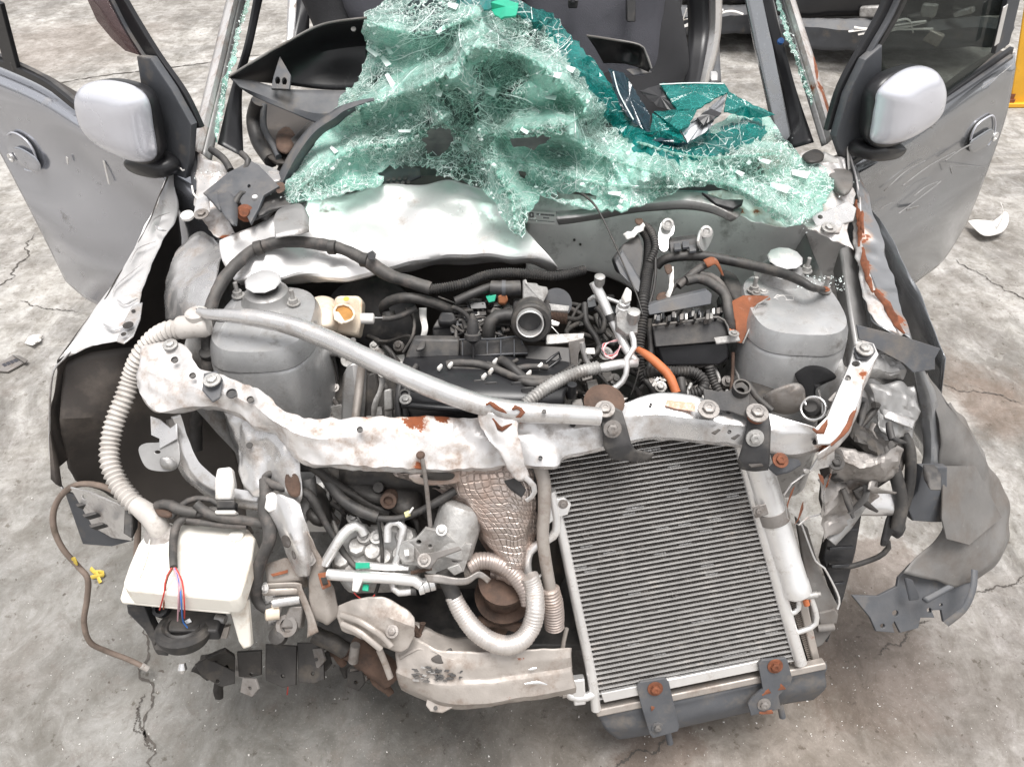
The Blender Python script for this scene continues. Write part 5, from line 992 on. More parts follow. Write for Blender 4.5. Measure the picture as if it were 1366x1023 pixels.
tube('brake_pipe', zs([(428, 465, .78), (442, 466, .78)]), .003, M_steel); tube('brake_pipe', zs([(422, 442, .82), (424, 480, .76), (422, 520, .70), (420, 560, .66)]), .0045, M_steel); tube('brake_pipe', zs([(424, 468, .77), (440, 474, .76), (448, 500, .72), (452, 530, .68), (460, 545, .66)]), .0028, M_dark)
tube('brake_pipe', zs([(430, 455, .79), (426, 500, .73), (432, 540, .68)]), .0028, M_steel)
# main taped harness, corrugated conduit
HM = tube('taped_harness', zs([(262, 600, .62), (262, 560, .68), (270, 520, .76), (277, 485, .82), (278, 450, .86), (281, 412, .90), (297, 375, .93), (322, 347, .945), (345, 330, .95), (380, 323, .955), (420, 325, .95), (458, 333, .945), (490, 349, .935), (518, 367, .92), (545, 376, .91), (574, 385, .90)]),
          [.012, .013, .012, .013, .0125, .013, .012, .0125, .012, .0125, .012, .0125, .012, .014, .013, .013], M_tape, sides=16, amp=.0014, n=110, label='thick taped wiring harness arching over the left tower')
for u, v, z, ax in ((345, 331, .953, (1, .2, .2)), (443, 330, .95, (1, -.1, 0)), (487, 347, .938, (1, -.3, 0)), (277, 472, .84, (0, -.3, 1))): lathe('tape_band', Z(u, v, z), ax, [(-.008, .0135), (-.007, .0148), (.007, .0148), (.008, .0135)], M_rubber, HM, sides=18)
prism('clip', zs([(490, 338, .965), (496, 335, .968), (501, 340, .965), (499, 348, .955), (491, 346, .958)]), (0, .01, -.004), M_black2, HM, bevel=.001)
tube('corrugated_conduit', zs([(570, 386, .90), (590, 384, .90), (620, 378, .905), (650, 367, .91), (680, 364, .91), (715, 366, .905), (745, 368, .90), (780, 360, .90)]), .0105, M_rubber, cor=(.0048, .0022), sides=14, label='grey corrugated conduit running to the throttle')
tube('breather_hose', zs([(514, 418, .82), (512, 408, .85), (524, 400, .87), (545, 397, .88), (572, 402, .87), (598, 412, .85), (612, 420, .83)]), .0105, M_rubber, sides=14); lathe('hose_end', Z(518, 416, .835), (.1, -.5, -.6), [(0, .014), (.016, .014)], M_rubber, sides=18)
tube('vacuum_hose', zs([(510, 425, .83), (522, 425, .83), (538, 420, .84), (556, 411, .85)]), .0065, M_tape); tube('vacuum_hose', zs([(572, 460, .80), (545, 448, .79), (520, 455, .77), (505, 455, .77)]), .004, M_dark)
tube('cable', zs([(548, 412, .83), (553, 430, .82), (550, 450, .80), (538, 470, .77)]), .0035, M_tape); tube('cable', zs([(541, 412, .83), (551, 424, .82), (553, 446, .80)]), .003, M_dark)
loft('white_strap', [zs([(559, 411, .84), (560, 424, .83), (563, 438, .82), (560, 451, .80)]), zs([(569, 411, .84), (569, 424, .83), (571, 438, .82), (568, 451, .80)])], M_conn, nu=16, nv=2, thick=.003)
slab('filler_box', [(577, 436, .82), (614, 437, .82), (614, 451, .80), (577, 450, .80)], 0, (0, .03, -.02), M_black, bevel=.004); slab('filler_top', [(577, 436, .822), (583, 425, .83), (612, 426, .83), (616, 437, .82)], 0, (0, .0, -.02), M_black, bevel=.003)
slab('oil_cap', [(583, 428, .845), (588, 415, .86), (605, 416, .86), (610, 428, .845), (602, 432, .84), (588, 432, .84)], 0, (0, .01, -.02), M_black, bevel=.005)
# cam cover
VC = loft('cam_cover', [zs([(540, 478, .80), (600, 476, .81), (680, 478, .81), (760, 484, .80)]), zs([(532, 500, .81), (600, 498, .825), (690, 504, .825), (758, 510, .81)]), zs([(528, 530, .80), (600, 532, .815), (690, 534, .815), (750, 535, .80)]), zs([(528, 558, .76), (600, 562, .765), (690, 560, .765), (745, 556, .76)])],
          M_black2, nu=50, nv=8, cross='smooth', thick=.006, amp=.002, label='black plastic cam cover')
for u in (560, 590, 620, 655, 690): slab('cover_rib', [(u, 512, .828), (u + 4, 512, .828), (u + 3, 556, .775), (u - 1, 556, .775)], 0, (0, 0, -.01), M_black2, VC, bevel=.001)
tube('cover_ridge', zs([(536, 540, .812), (600, 545, .812), (680, 547, .812), (740, 546, .80)]), .006, M_black2, VC)
for L in ([(533, 562, .77), (530, 530, .80), (536, 505, .82), (545, 490, .825)], [(542, 560, .77), (540, 530, .80), (546, 505, .822), (556, 488, .826)]): tube('cover_arch', zs(L), .007, M_black, VC, flat=.7)
for u, v in ((541, 534), (610, 533), (556, 524)):
    lathe('bolt_tower', Z(u, v, .80), (0, -.2, 1), [(0, .012), (.02, .011), (.021, .007), (.015, .006)], M_black, VC, sides=18)
    if u != 556: bolt(Z(u, v - 1, .822), (0, -.2, 1), .0065, M_cast, VC)
slab('cover_panel', [(552, 452, .83), (613, 453, .83), (613, 479, .80), (540, 479, .80)], 0, (0, .02, -.004), M_black, bevel=.004); blob('cover_bump', [(560, 458), (568, 456), (566, 466), (555, 468)], .83, .006, M_black)
TRY = slab('ribbed_tray', [(614, 452, .835), (694, 450, .835), (697, 455, .832), (704, 466, .82), (704, 474, .81), (614, 478, .80)], 0, (0, .01, -.012), M_black, bevel=.002)
for u in (616, 631, 649, 667, 685): slab('rib', [(u, 452, .842), (u + 2, 452, .842), (u + 2, 474, .815), (u, 474, .815)], 0, (0, .0, -.012), M_grey, TRY, bevel=.0005)
tube('rim', zs([(613, 453, .842), (660, 452, .843), (692, 449, .843), (697, 460, .835)]), .002, M_grey, TRY, sides=6); tube('rim', zs([(614, 476, .812), (660, 473, .815), (704, 471, .815)]), .002, M_grey, TRY, sides=6)
slab('side_cover', [(699, 459, .82), (760, 463, .82), (762, 488, .80), (745, 500, .79), (700, 480, .80)], 0, (0, .01, -.02), M_black, bevel=.003)
tube('lever', zs([(728, 484, .82), (746, 470, .83), (748, 478, .82), (730, 492, .81)]), .003, M_black2)
SEN = lathe('sensor', Z(631, 452, .855), (.0, -.35, -1), [(-.05, .004), (-.035, .010), (-.02, .012), (-.012, .012), (-.01, .0165), (.0, .0165), (.004, .011), (.01, .003), (.04, .002)], M_black, sides=18); lathe('sensor_ring', Z(631, 442, .868), (0, -.35, -1), [(0, .013), (.006, .013)], M_cast, SEN, sides=18)
tube('injector_hose', zs([(604, 410, .86), (618, 416, .86), (628, 428, .86), (631, 438, .865)]), .005, M_rubber); tube('injector_hose', zs([(622, 440, .84), (618, 428, .84), (612, 428, .84)]), .005, M_rubber)
# wiring over the cover
for L, r, m_ in (([(596, 486, .83), (615, 484, .835), (645, 487, .835), (672, 497, .835), (690, 503, .835), (715, 506, .83), (738, 506, .825)], .0075, M_tape), ([(600, 491, .825), (640, 493, .825), (665, 505, .82), (680, 514, .815)], .006, M_rubber), ([(668, 480, .84), (680, 487, .845), (690, 497, .84), (700, 505, .83)], .009, M_rubber),
                 ([(688, 492, .84), (705, 489, .84), (730, 490, .83)], .006, M_tape), ([(690, 505, .83), (712, 512, .83), (736, 505, .825)], .008, M_tape), ([(735, 505, .825), (750, 498, .82), (765, 488, .82)], .005, M_rubber), ([(650, 484, .83), (672, 488, .83), (690, 480, .83)], .004, M_rubber)):
    tube('wiring', zs(L), r, m_, amp=.0008)
for u, v in ((600, 485), (586, 488), (660, 480), (720, 486), (654, 493), (705, 496), (645, 500)): slab('white_connector', [(u - 4, v + 2, .842), (u + 2, v - 4, .846), (u + 5, v - 2, .845), (u, v + 4, .838)], 0, (0, 0, -.008), M_conn, bevel=.002)
for u, v in ((648, 505), (655, 515), (690, 515), (640, 512), (704, 522)): slab('coil_plug', [(u - 9, v - 6, .835), (u + 9, v - 7, .835), (u + 10, v + 8, .815), (u - 8, v + 9, .815)], 0, (0, .01, -.02), M_black, bevel=.003)
# throttle and intake
TH = lathe('throttle_housing', Y(709, 431, 1.225), (0, -.95, .3), [(-.06, .036), (-.01, .038), (-.008, .030), (-.004, .0305)], M_black, sides=36, label='throttle body with an open round bore facing forward')
slab('housing_block', [(684, 415, .86), (736, 415, .86), (731, 458, .80), (688, 455, .80)], 0, (0, .05, .0), M_black, bevel=.006)
TB = lathe('throttle_bore', Y(707, 432, 1.205), (0, -.95, .3), [(-.055, .0235), (-.0545, .002)], M_dark, TH, sides=30)
lathe('bore_ring', Y(707, 432, 1.205), (0, -.95, .3), [(-.055, .0265), (.004, .0265), (.005, .0255), (.004, .0238), (-.05, .0225)], M_alu, TH, sides=40); lathe('bore_dark', Y(707, 432, 1.205), (0, -.95, .3), [(-.03, .0231), (-.0299, .001)], M_rustd, TH, sides=30)
lathe('rubber_collar', Y(709, 431, 1.225), (0, -.95, .3), [(-.025, .040), (.002, .0395), (.006, .036), (.005, .0275), (-.01, .0275)], M_rubber, TH, sides=40)
slab('actuator', [(697, 374, .90), (702, 372, .905), (703, 377, .90), (717, 378, .90), (718, 381, .90), (730, 383, .895), (732, 390, .885), (724, 405, .87), (697, 400, .87)], 0, (0, .03, -.02), M_cast, bevel=.003, label='cast aluminium throttle actuator')
tube('actuator_motor', zs([(655, 384, .885), (672, 385, .885), (694, 384, .885)]), .0155, M_black, sides=20); lathe('motor_band', Z(672, 385, .885), (1, 0, 0), [(-.004, .017), (.004, .017)], M_grey, sides=20)
lathe('throttle_disc', Z(742, 405, .85), (0, -.8, .5), [(-.006, .032), (.002, .032), (.003, .028), (.001, .02)], M_dark, sides=30); lathe('disc_rim', Z(742, 405, .85), (0, -.8, .5), [(0, .030), (.004, .032), (.006, .032), (.006, .028)], M_grey, sides=30)
tube('return_spring', zs([(734, 423, .84), (757, 425, .84)]), .013, M_rustd, cor=(.003, .003), sides=16); tube('spring_rod', zs([(755, 424, .84), (770, 426, .83), (778, 420, .83)]), .005, M_dark)
slab('link_plate', [(726, 404, .86), (760, 408, .86), (758, 415, .85), (732, 414, .85)], 0, (0, 0, -.004), M_cast, bevel=.001); slab('link_plate', [(732, 425, .85), (747, 430, .845), (745, 434, .84), (733, 433, .842)], 0, (0, 0, -.003), M_alu, bevel=.001)
slab('inlet_flange', [(728, 446, .83), (780, 444, .83), (778, 456, .82), (728, 460, .815)], 0, (0, .01, -.01), M_cast, bevel=.002); slab('side_bracket', [(758, 455, .83), (780, 450, .83), (780, 458, .82), (772, 470, .80), (770, 498, .77), (762, 496, .77)], 0, (0, .01, -.012), M_steel, bevel=.002)
tube('thin_cable', zs([(733, 433, .85), (740, 440, .845), (749, 450, .84)]), .0012, M_chrome, sides=5); tube('strut_rod', zs([(776, 456, .82), (780, 475, .79), (786, 488, .77)]), .006, M_alu); slab('white_connector', [(782, 464), (793, 464), (794, 472), (783, 472)], .80, (0, .01, -.01), M_conn, bevel=.001)
tube('coolant_elbow', zs([(684, 421, .86), (668, 421, .86), (656, 427, .855), (652, 440, .84), (652, 456, .81)]), .0135, M_rubber, sides=18, label='black rubber elbow hose into the throttle')
slab('plug_cluster', [(625, 403, .86), (648, 402, .86), (650, 412, .85), (628, 413, .85)], 0, (0, .02, -.01), M_black2, bevel=.002); slab('orange_plug', [(664, 394, .88), (676, 392, .88), (678, 400, .87), (674, 406, .86), (664, 405, .86)], 0, (0, .01, -.01), mat('burnt_orange_plastic', (.33, .13, .06), 0, .6, .3, 40), bevel=.003)
slab('green_plug', [(648, 396, .875), (662, 393, .88), (660, 402, .87), (652, 404, .866)], 0, (0, .01, -.004), M_green, bevel=.001); tube('pinned_cable', zs([(608, 402, .87), (625, 394, .88), (645, 386, .885), (654, 383, .885)]), .0095, M_rubber)
rr = random.Random(12)
for i in range(64):   # rubber, plugs and brackets that fill the dark gaps behind the cover
    u, v = rr.uniform(600, 690), rr.uniform(396, 448); z = .83 - (v - 420) * .0006
    if i % 2: slab('plug', [(u - 4, v - 3), (u + 5, v - 4), (u + 6, v + 4), (u - 3, v + 5)], z + .01, (0, .01, -.015), (M_black, M_grey, M_cast, M_black2)[i // 2 % 4], bevel=.001)
    else: tube('wiring', zs([(u, v, z + .01), (u + rr.uniform(-18, 18), v + rr.uniform(-10, 10), z + .018), (u + rr.uniform(-30, 30), v + rr.uniform(-14, 14), z + .005)]), rr.uniform(.002, .005), M_tape)
for i in range(80):   # the same between the engine and the right tower
    u, v = rr.uniform(770, 985), rr.uniform(395, 540); z = .74 - (v - 460) * .0009
    if i % 3 == 0: slab('plug', [(u - 5, v - 4), (u + 6, v - 5), (u + 8, v + 5), (u - 4, v + 7)], z, (0, .01, -.02), (M_black, M_grey, M_steel)[i % 9 // 3], bevel=.002)
    else: tube('wiring', zs([(u, v, z), (u + rr.uniform(-22, 22), v + rr.uniform(-10, 25), z + .02), (u + rr.uniform(-36, 36), v + rr.uniform(-10, 40), z - .02)]), rr.uniform(.002, .006), (M_tape, M_rubber)[i % 2])
rr = random.Random(77)
for i in range(150):   # dusty brackets, bosses, pipes and plugs crowding the bay
    z_ = i % 3; u0, u1, v0, v1, zb = ((425, 535, 455, 560, .74), (770, 1000, 470, 545, .76), (430, 640, 640, 700, .62))[z_]; u, v = rr.uniform(u0, u1), rr.uniform(v0, v1); z = zb - (v - v0) * .0008; k = i % 5
    if k == 0: slab('bracket_tab', [(u - 7, v - 5), (u + 6, v - 7), (u + 9, v + 4), (u - 4, v + 8)], z, (0, .01, -.02), (M_cast, M_steel, M_primer)[i % 7 % 3], bevel=.002)
    elif k == 1: lathe('boss', Z(u, v, z), (rr.uniform(-.4, .4), -.6, .8), [(-.02, .014), (0, .012), (.002, .006), (.010, .006)], (M_cast, M_steel)[i % 2], sides=12)
    elif k == 2: tube('cable', zs([(u - 20, v - 10, z), (u, v, z + .02), (u + rr.uniform(5, 25), v + rr.uniform(5, 30), z - .01)]), rr.uniform(.003, .007), (M_tape, M_rubber)[i % 2])
    elif k == 3: bolt(Z(u, v, z + .01), (0, -.5, 1), rr.uniform(.006, .009), (M_cast, M_steel)[i % 2], CAR)
    else: tube('small_pipe', zs([(u, v, z + .01), (u + rr.uniform(-8, 8), v + 18, z), (u + rr.uniform(-14, 14), v + 36, z - .03)]), .004, M_cast)
# left end of the engine: pulleys, rods, covers
slab('belt_cover', [(455, 500, .80), (462, 484, .815), (475, 480, .82), (478, 520, .77), (472, 566, .71), (452, 566, .71)], 0, (.02, .01, -.02), M_primer, bevel=.008); slab('belt_cover', [(488, 498, .80), (502, 494, .80), (506, 520, .77), (500, 560, .72), (486, 560, .72)], 0, (0, .01, -.02), M_dark, bevel=.006)
tube('dip_tube', zs([(484, 476, .83), (480, 510, .78), (474, 560, .73)]), [.0075, .0085, .0085], M_brown, sides=14); tube('engine_lever', zs([(512, 496, .82), (508, 520, .79), (500, 540, .77), (498, 562, .74)]), [.009, .006, .008, .004], M_cast, flat=.5)
lathe('lever_eye', Z(512, 496, .825), (0, -.6, .8), [(0, .012), (.006, .012), (.006, .005), (.001, .005)], M_cast, sides=18)
slab('mount_block', [(440, 542, .74), (456, 538, .745), (462, 562, .71), (446, 566, .70)], 0, (0, .02, -.03), M_cast, bevel=.003); slab('mount_block', [(512, 520, .80), (522, 518, .80), (524, 546, .765), (512, 548, .765)], 0, (0, .02, -.02), M_cast, bevel=.003)
for i, (u, v) in enumerate(((504, 548), (518, 552), (494, 560), (510, 566))): slab('bracket_tab', [(u - 6, v - 5), (u + 5, v - 6), (u + 6, v + 5), (u - 4, v + 7)], .74 - i * .005, (0, .01, -.01), (M_cast, M_steel)[i % 2], bevel=.001)
# filler neck and white corrugated hose, washer bottle
lathe('hose_elbow', Z(263, 435, .90), (1, .1, .05), [(-.035, .020), (-.03, .022), (.0, .022), (.012, .023), (.022, .019), (.024, .012)], M_hosew, sides=24); lathe('elbow_cap', Z(262, 418, .925), (0, 0, 1), [(-.04, .020), (.002, .021), (.005, .017)], M_hosew, sides=24)
tube('washer_hose', zs([(246, 439, .895), (226, 441, .89), (206, 452, .87), (188, 474, .84), (176, 502, .80), (166, 530, .77), (154, 560, .74), (147, 590, .71), (147, 618, .685), (158, 645, .66), (172, 664, .645), (184, 676, .635)]), .0195, M_hosew, cor=(.0098, .0048), sides=22, label='dusty white corrugated hose curving down to the washer bottle')
tube('bottle_neck', zs([(180, 672, .64), (196, 684, .632), (208, 696, .625), (214, 712, .60)]), [.0165, .0195, .021, .019], M_hosew, sides=22); lathe('neck_ring', Z(212, 713, .607), (0, -.3, 1), [(-.004, .026), (.004, .026), (.005, .02)], M_steel, sides=24)
BT = slab('washer_bottle', [(198, 706), (208, 698), (240, 698), (300, 700), (330, 703), (340, 716), (336, 742), (328, 770), (320, 794), (310, 799), (240, 793), (170, 786), (163, 778), (172, 752), (184, 725)], .605, (0, 0, -.045), M_bottle, bevel=.016, label='white plastic washer bottle with small round symbols on its front', amp=.001)
BT.modifiers['bev'].segments = 4
for L in ([(180, 762, .607), (250, 768, .607), (318, 774, .607)], [(200, 716, .607), (196, 742, .607), (186, 770, .607)], [(312, 712, .607), (312, 740, .607), (302, 778, .607)]): tube('mould_ridge', zs(L), .0022, M_bottle, BT, flat=.5, sides=8)
lathe('bottle_cap', Z(316, 716, .605), (0, 0, 1), [(0, .014), (.006, .0135), (.008, .010)], M_bottle, BT, sides=20)
slab('bottle_flange', [(160, 797), (166, 775), (190, 735), (340, 735), (336, 760), (318, 806), (305, 816), (240, 810), (162, 802)], .565, (0, 0, -.009), M_bottle, BT, bevel=.003)
slab('bottle_leg', [(306, 814, .545), (330, 800, .55), (334, 850, .48), (335, 862, .46), (324, 866, .455), (318, 855, .47)], 0, (0, .012, -.012), M_bottle, BT, bevel=.003)
BQ = Z(200, 789, .58)
for i, u in enumerate((200, 211, 222)):
    c = Z(u, 801, .592) + Vector((0, -.0005, 0)); c = Z(u + 0, 791, .578)
    c.y = BQ.y - .0165; ring_tube('symbol_ring', Vector((Z(u, 792, .582).x, Z(u, 792, .582).y, .578)) + Vector((0, -.003, .004)), (0, -1, .35), .0052, .00045, M_grey, parent=BT, sides=5)
    tube('symbol_bar', [Vector((Z(u, 792, .582).x + d, Z(u, 792, .582).y - .003, .582)) for d in (-.003, .003)], .0005, M_grey, BT, sides=5, n=6)
box('pump_bracket', Z(258, 832, .47), (.11, .05, .03), M_black, label='black bracket under the washer bottle'); slab('bracket_arm', [(168, 806, .52), (192, 808, .52), (200, 830, .48), (212, 852, .45), (205, 862, .44), (192, 840, .47), (170, 818, .51)], 0, (0, .02, -.02), M_black, bevel=.003)
HR_ = lathe('headlight_socket', Z(246, 840, .475), (.05, .28, 1), [(-.030, .026), (-.022, .042), (-.006, .050), (.004, .052), (.012, .047), (.014, .038), (.010, .033), (.013, .029), (.006, .025), (-.006, .022), (-.007, .002)], M_rubber, sides=40, label='round black rubber headlight cover hanging on its wires')
slab('bulb_base', [(240, 828, .488), (256, 826, .488), (260, 838, .478), (246, 842, .476)], 0, (0, 0, -.006), M_black2, HR_); slab('bulb_contact', [(246, 828, .495), (253, 824, .496), (256, 829, .49), (249, 832, .49)], 0, (0, 0, -.002), M_chrome, HR_, bevel=.0004)
lathe('small_socket', Z(214, 812, .50), (0, -.4, 1), [(-.02, .014), (.002, .015), (.003, .009), (-.006, .008)], M_black2, sides=20); lathe('lamp_bulb', Z(243, 884, .40), (0, -.5, -.6), [(0, .006), (.012, .009), (.02, .004)], M_chrome, sides=14)
slab('cover_foot', [(200, 850, .45), (222, 860, .44), (222, 868, .43), (205, 866, .43)], 0, (0, 0, -.02), M_black, bevel=.004); slab('brown_tab', [(280, 838, .45), (306, 836, .45), (302, 852, .43), (280, 850, .43)], 0, (0, .01, -.004), M_brown, bevel=.001); lathe('brass_stub', Z(288, 824, .48), (1, -.2, 0), [(0, .008), (.02, .008)], M_cast, sides=12)
for L, m_ in (([(229, 757, .635), (221, 772, .625), (219, 790, .61), (213, 813, .56)], M_red), ([(231, 757, .635), (222, 775, .625), (218, 812, .56)], M_rust), ([(232, 758, .635), (237, 775, .625), (238, 800, .60), (237, 828, .52)], M_pink), ([(234, 757, .635), (243, 775, .625), (246, 805, .595), (246, 824, .53)], M_red),
             ([(233, 758, .635), (240, 780, .62), (242, 805, .595), (244, 828, .52), (250, 837, .50)], M_blue), ([(232, 757, .635), (240, 770, .628), (240, 790, .612), (239, 815, .56)], M_pink)): tube('thin_wire', zs(L), .0014, m_, sides=6)
tube('taped_harness', zs([(292, 682, .64), (270, 684, .64), (248, 690, .635), (236, 700, .63), (232, 715, .62), (231, 735, .63), (232, 757, .63)]), [.012, .009, .008, .008, .0075, .0075, .007], M_tape, amp=.0008, label='taped wire bundle lying over the washer bottle')
for L, r in (([(210, 675, .65), (224, 672, .66), (240, 680, .655), (262, 684, .645)], .010), ([(228, 690, .64), (250, 668, .66), (280, 666, .66), (300, 678, .65)], .006), ([(262, 672, .66), (285, 688, .645), (330, 694, .64), (352, 700, .63)], .009), ([(250, 694, .635), (290, 700, .63), (330, 702, .63)], .006)): tube('wiring', zs(L), r, M_tape, amp=.0012)
blob('plug_boot', [(206, 672), (222, 670), (232, 680), (228, 690), (212, 688)], .645, .01, M_rustd); tube('taped_harness', zs([(352, 640, .70), (354, 662, .69), (351, 680, .67), (358, 700, .65), (360, 720, .63), (348, 748, .59), (342, 775, .55), (342, 798, .51), (352, 812, .49), (362, 808, .49)]), [.009, .011, .010, .013, .012, .012, .011, .012, .010, .008], M_tape, amp=.001, label='thick black harness dropping between the bottle and the corner bracket')
tube('wiring', zs([(350, 636, .70), (372, 628, .71), (395, 624, .72), (415, 622, .72)]), .008, M_tape); tube('wiring', zs([(352, 640, .70), (368, 648, .70), (400, 655, .69), (415, 662, .68), (430, 690, .64), (448, 720, .60), (462, 742, .57), (476, 757, .56)]), [.008, .008, .008, .009, .0065, .0065, .006, .005], M_tape, amp=.0008)
slab('white_connector', [(354, 660, .70), (362, 656, .705), (370, 662, .70), (368, 680, .68), (358, 684, .675), (352, 678, .68)], 0, (0, .01, -.01), M_conn, bevel=.003)
tube('radiator_hose', zs([(402, 622, .72), (425, 624, .72), (440, 645, .70), (455, 665, .68), (478, 680, .67), (504, 690, .66)]), .0105, M_rubber, sides=14, label='black hose sagging under the support'); tube('wiring', zs([(504, 691, .66), (525, 692, .66), (548, 687, .665), (575, 674, .68), (610, 652, .70), (640, 630, .72), (655, 620, .73)]), [.006, .006, .0065, .008, .008, .007, .006], M_rubber)
slab('yellow_tie', [(539, 685, .675), (546, 682, .677), (548, 688, .672), (541, 691, .67)], 0, (0, 0, .004), mat('pale_yellow_tie', (.62, .58, .30), 0, .5, .1), bevel=.0005); tube('tie_tail', zs([(546, 684, .68), (551, 677, .69)]), .002, M_conn, n=6)
tube('wiring', zs([(504, 692, .66), (508, 715, .62), (510, 745, .58), (506, 775, .54), (500, 794, .52)]), .0035, M_rubber); tube('thin_wire', zs([(472, 790, .54), (482, 799, .53), (494, 799, .53), (500, 793, .53)]), .0014, M_red, sides=6)
tube('bonnet_catch_rod', zs([(562, 608, .80), (565, 622, .78), (569, 650, .74), (572, 680, .69), (574, 702, .66)]), .004, M_steel); lathe('rod_ball', Z(561, 607, .80), (0, -.5, 1), [(-.004, .005), (0, .008), (.004, .005)], M_rustd, sides=12)
# AC compressor, pipes and bonnet latch
slab('compressor', [(448, 706, .60), (520, 700, .61), (548, 706, .61), (560, 740, .57), (552, 790, .51), (462, 792, .50), (440, 760, .54)], 0, (0, .05, -.06), M_cast, bevel=.012, amp=.004, label='dusty cast aluminium air conditioning compressor')
for i, (u, v, r, h) in enumerate(((486, 716, .015, .03), (503, 717, .014, .03), (476, 728, .018, .02), (497, 735, .017, .025), (540, 715, .02, .02), (535, 738, .018, .02), (455, 745, .018, .02), (470, 760, .016, .02), (546, 755, .016, .02), (512, 742, .016, .02))):
    q = Z(u, v, .60 - (v - 715) * .0011); lathe('cast_boss', q, (0, -.5, .85), [(-h, r * 1.15), (0, r), (.004, r * .8)], M_cast, sides=14 if i % 2 else 8)
    if i < 2: bolt(q + Vector((0, -.002, .005)), (0, -.5, .85), .0075, M_cast, CAR)
tube('cooler_pipe', zs([(433, 752, .58), (446, 730, .61), (458, 712, .63), (470, 702, .635), (480, 702, .63), (486, 712, .615)]), .0095, M_alu, sides=16, label='bright arched refrigerant pipe')
tube('cooler_pipe', zs([(438, 766, .57), (470, 768, .575), (520, 771, .575), (552, 774, .575), (562, 780, .57)]), .0105, M_alu, sides=16, amp=.0004); tube('cooler_pipe', zs([(478, 753, .585), (510, 756, .585), (545, 757, .58)]), .007, M_alu, sides=14)
tube('cooler_pipe', zs([(517, 722, .62), (518, 700, .645), (524, 696, .65), (535, 698, .65), (538, 706, .64), (533, 735, .605), (525, 762, .57), (524, 780, .55), (532, 790, .545), (552, 787, .55)]), .0072, M_alu, sides=14, label='pale thin pipe looping down to a clamped joint')
for i, (u, v) in enumerate(((562, 783), (569, 780), (577, 778))): lathe('pipe_joint', Z(u, v, .555), (1, .25, .1), [(-.006, .009), (-.005, .0135), (.004, .0135), (.006, .010)], M_alu, sides=14)
lathe('pipe_collar', Z(551, 787, .55), (1, .1, 0), [(-.004, .0095), (.006, .0095)], M_black)
for px, z in (([(474, 750), (493, 750), (493, 757), (474, 758)], .597), ([(484, 778), (492, 779), (491, 788), (483, 787)], .56)): slab('green_tape', px, z, (0, .002, -.006), M_green, bevel=.001)
slab('white_connector', [(471, 766, .59), (480, 763, .59), (483, 775, .58), (477, 790, .56), (469, 788, .56)], 0, (0, .006, -.008), M_conn, bevel=.002)
lathe('filter_can', Z(602, 728, .60), (-.25, -.5, -.65), [(-.085, .03), (-.08, .040), (-.07, .043), (.01, .043), (.014, .040), (.014, .03)], M_cast, sides=36, label='grey cylindrical canister behind the bonnet latch')
LT = plate('bonnet_latch', [(556, 718), (568, 704), (590, 708), (608, 722), (612, 732), (622, 724), (628, 726), (624, 742), (618, 760), (600, 766), (570, 762), (556, 752), (538, 750), (532, 738), (536, 724)], plane3(Z(556, 718, .645), Z(622, 724, .635), Z(570, 762, .58)), M_cast, holes=[(559, 722, 4.5), (574, 727, 3.5), (610, 745, 8, .5, -.3)], thick=.005, bevel=.0015, label='dirty zinc bonnet latch plate with a round and an oval hole')
slab('latch_jaw', [(553, 728, .655), (560, 738, .645), (580, 736, .645), (612, 728, .65), (616, 732, .645), (584, 744, .635), (574, 758, .62), (560, 756, .625), (555, 745, .635)], 0, (0, 0, -.004), M_steel, LT, bevel=.001)
slab('latch_ear', [(533, 726, .64), (545, 722, .645), (553, 728, .64), (552, 748, .62), (540, 750, .615), (532, 742, .62)], 0, (0, 0, -.004), M_cast, LT, bevel=.001); slab('square_hole', [(539, 734, .642), (545, 733, .642), (546, 741, .635), (540, 742, .634)], 0, (0, 0, .0015), M_conn, LT, bevel=.0003)
bolt(Z(566, 747, .65), (0, -.5, .8), .007, M_steel, LT); bolt(Z(589, 707, .665), (0, -.5, .8), .006, M_cast, LT)
tube('latch_spring', zs([(548, 764, .615), (562, 761, .615), (576, 758, .615)]), .0045, M_rustd, cor=(.0026, .0022), sides=10)
loft('latch_lever', [zs([(566, 766, .61), (585, 766, .61), (605, 770, .61), (622, 770, .605), (640, 762, .605), (655, 772, .59)]), zs([(570, 776, .60), (588, 778, .60), (606, 780, .60), (624, 779, .595), (638, 770, .597), (650, 778, .587)])], M_steel, nu=40, nv=4, cross='linear', thick=.0025, label='curved grey release lever of the bonnet latch')
slab('cast_arm', [(596, 758, .62), (612, 752, .625), (618, 762, .61), (606, 768, .60)], 0, (0, .01, -.01), M_cast, bevel=.002)
# dark castings seen under the support
for px, z0, h in (([(430, 622), (470, 626), (500, 640), (520, 665), (500, 672), (455, 650)], .66, .03), ([(505, 630), (560, 628), (570, 655), (550, 690), (520, 680), (505, 655)], .64, .04), ([(400, 640), (430, 650), (440, 690), (418, 700), (402, 670)], .62, .03), ([(560, 655), (600, 665), (620, 700), (585, 705), (560, 685)], .60, .03)):
    blob('gearbox_casting', px, z0, h, M_dark, back=1.5, power=.5)
lathe('drain_plug', Z(518, 668, .68), (0, -.75, .5), [(-.05, .016), (0, .015), (.001, .009), (-.008, .008)], M_rustd, sides=20); lathe('drain_plug', Z(505, 650, .69), (0, -.6, .7), [(-.03, .011), (.004, .010)], M_dark, sides=8)
tube('gearbox_edge', zs([(415, 622, .74), (455, 650, .69), (500, 676, .65), (520, 684, .64)]), .008, M_dark); tube('driveshaft', zs([(560, 640, .62), (600, 672, .55), (640, 700, .50)]), .014, M_dark)
tube('cv_hose', zs([(408, 634, .70), (410, 660, .66), (400, 690, .62)]), .017, M_primer, amp=.001)
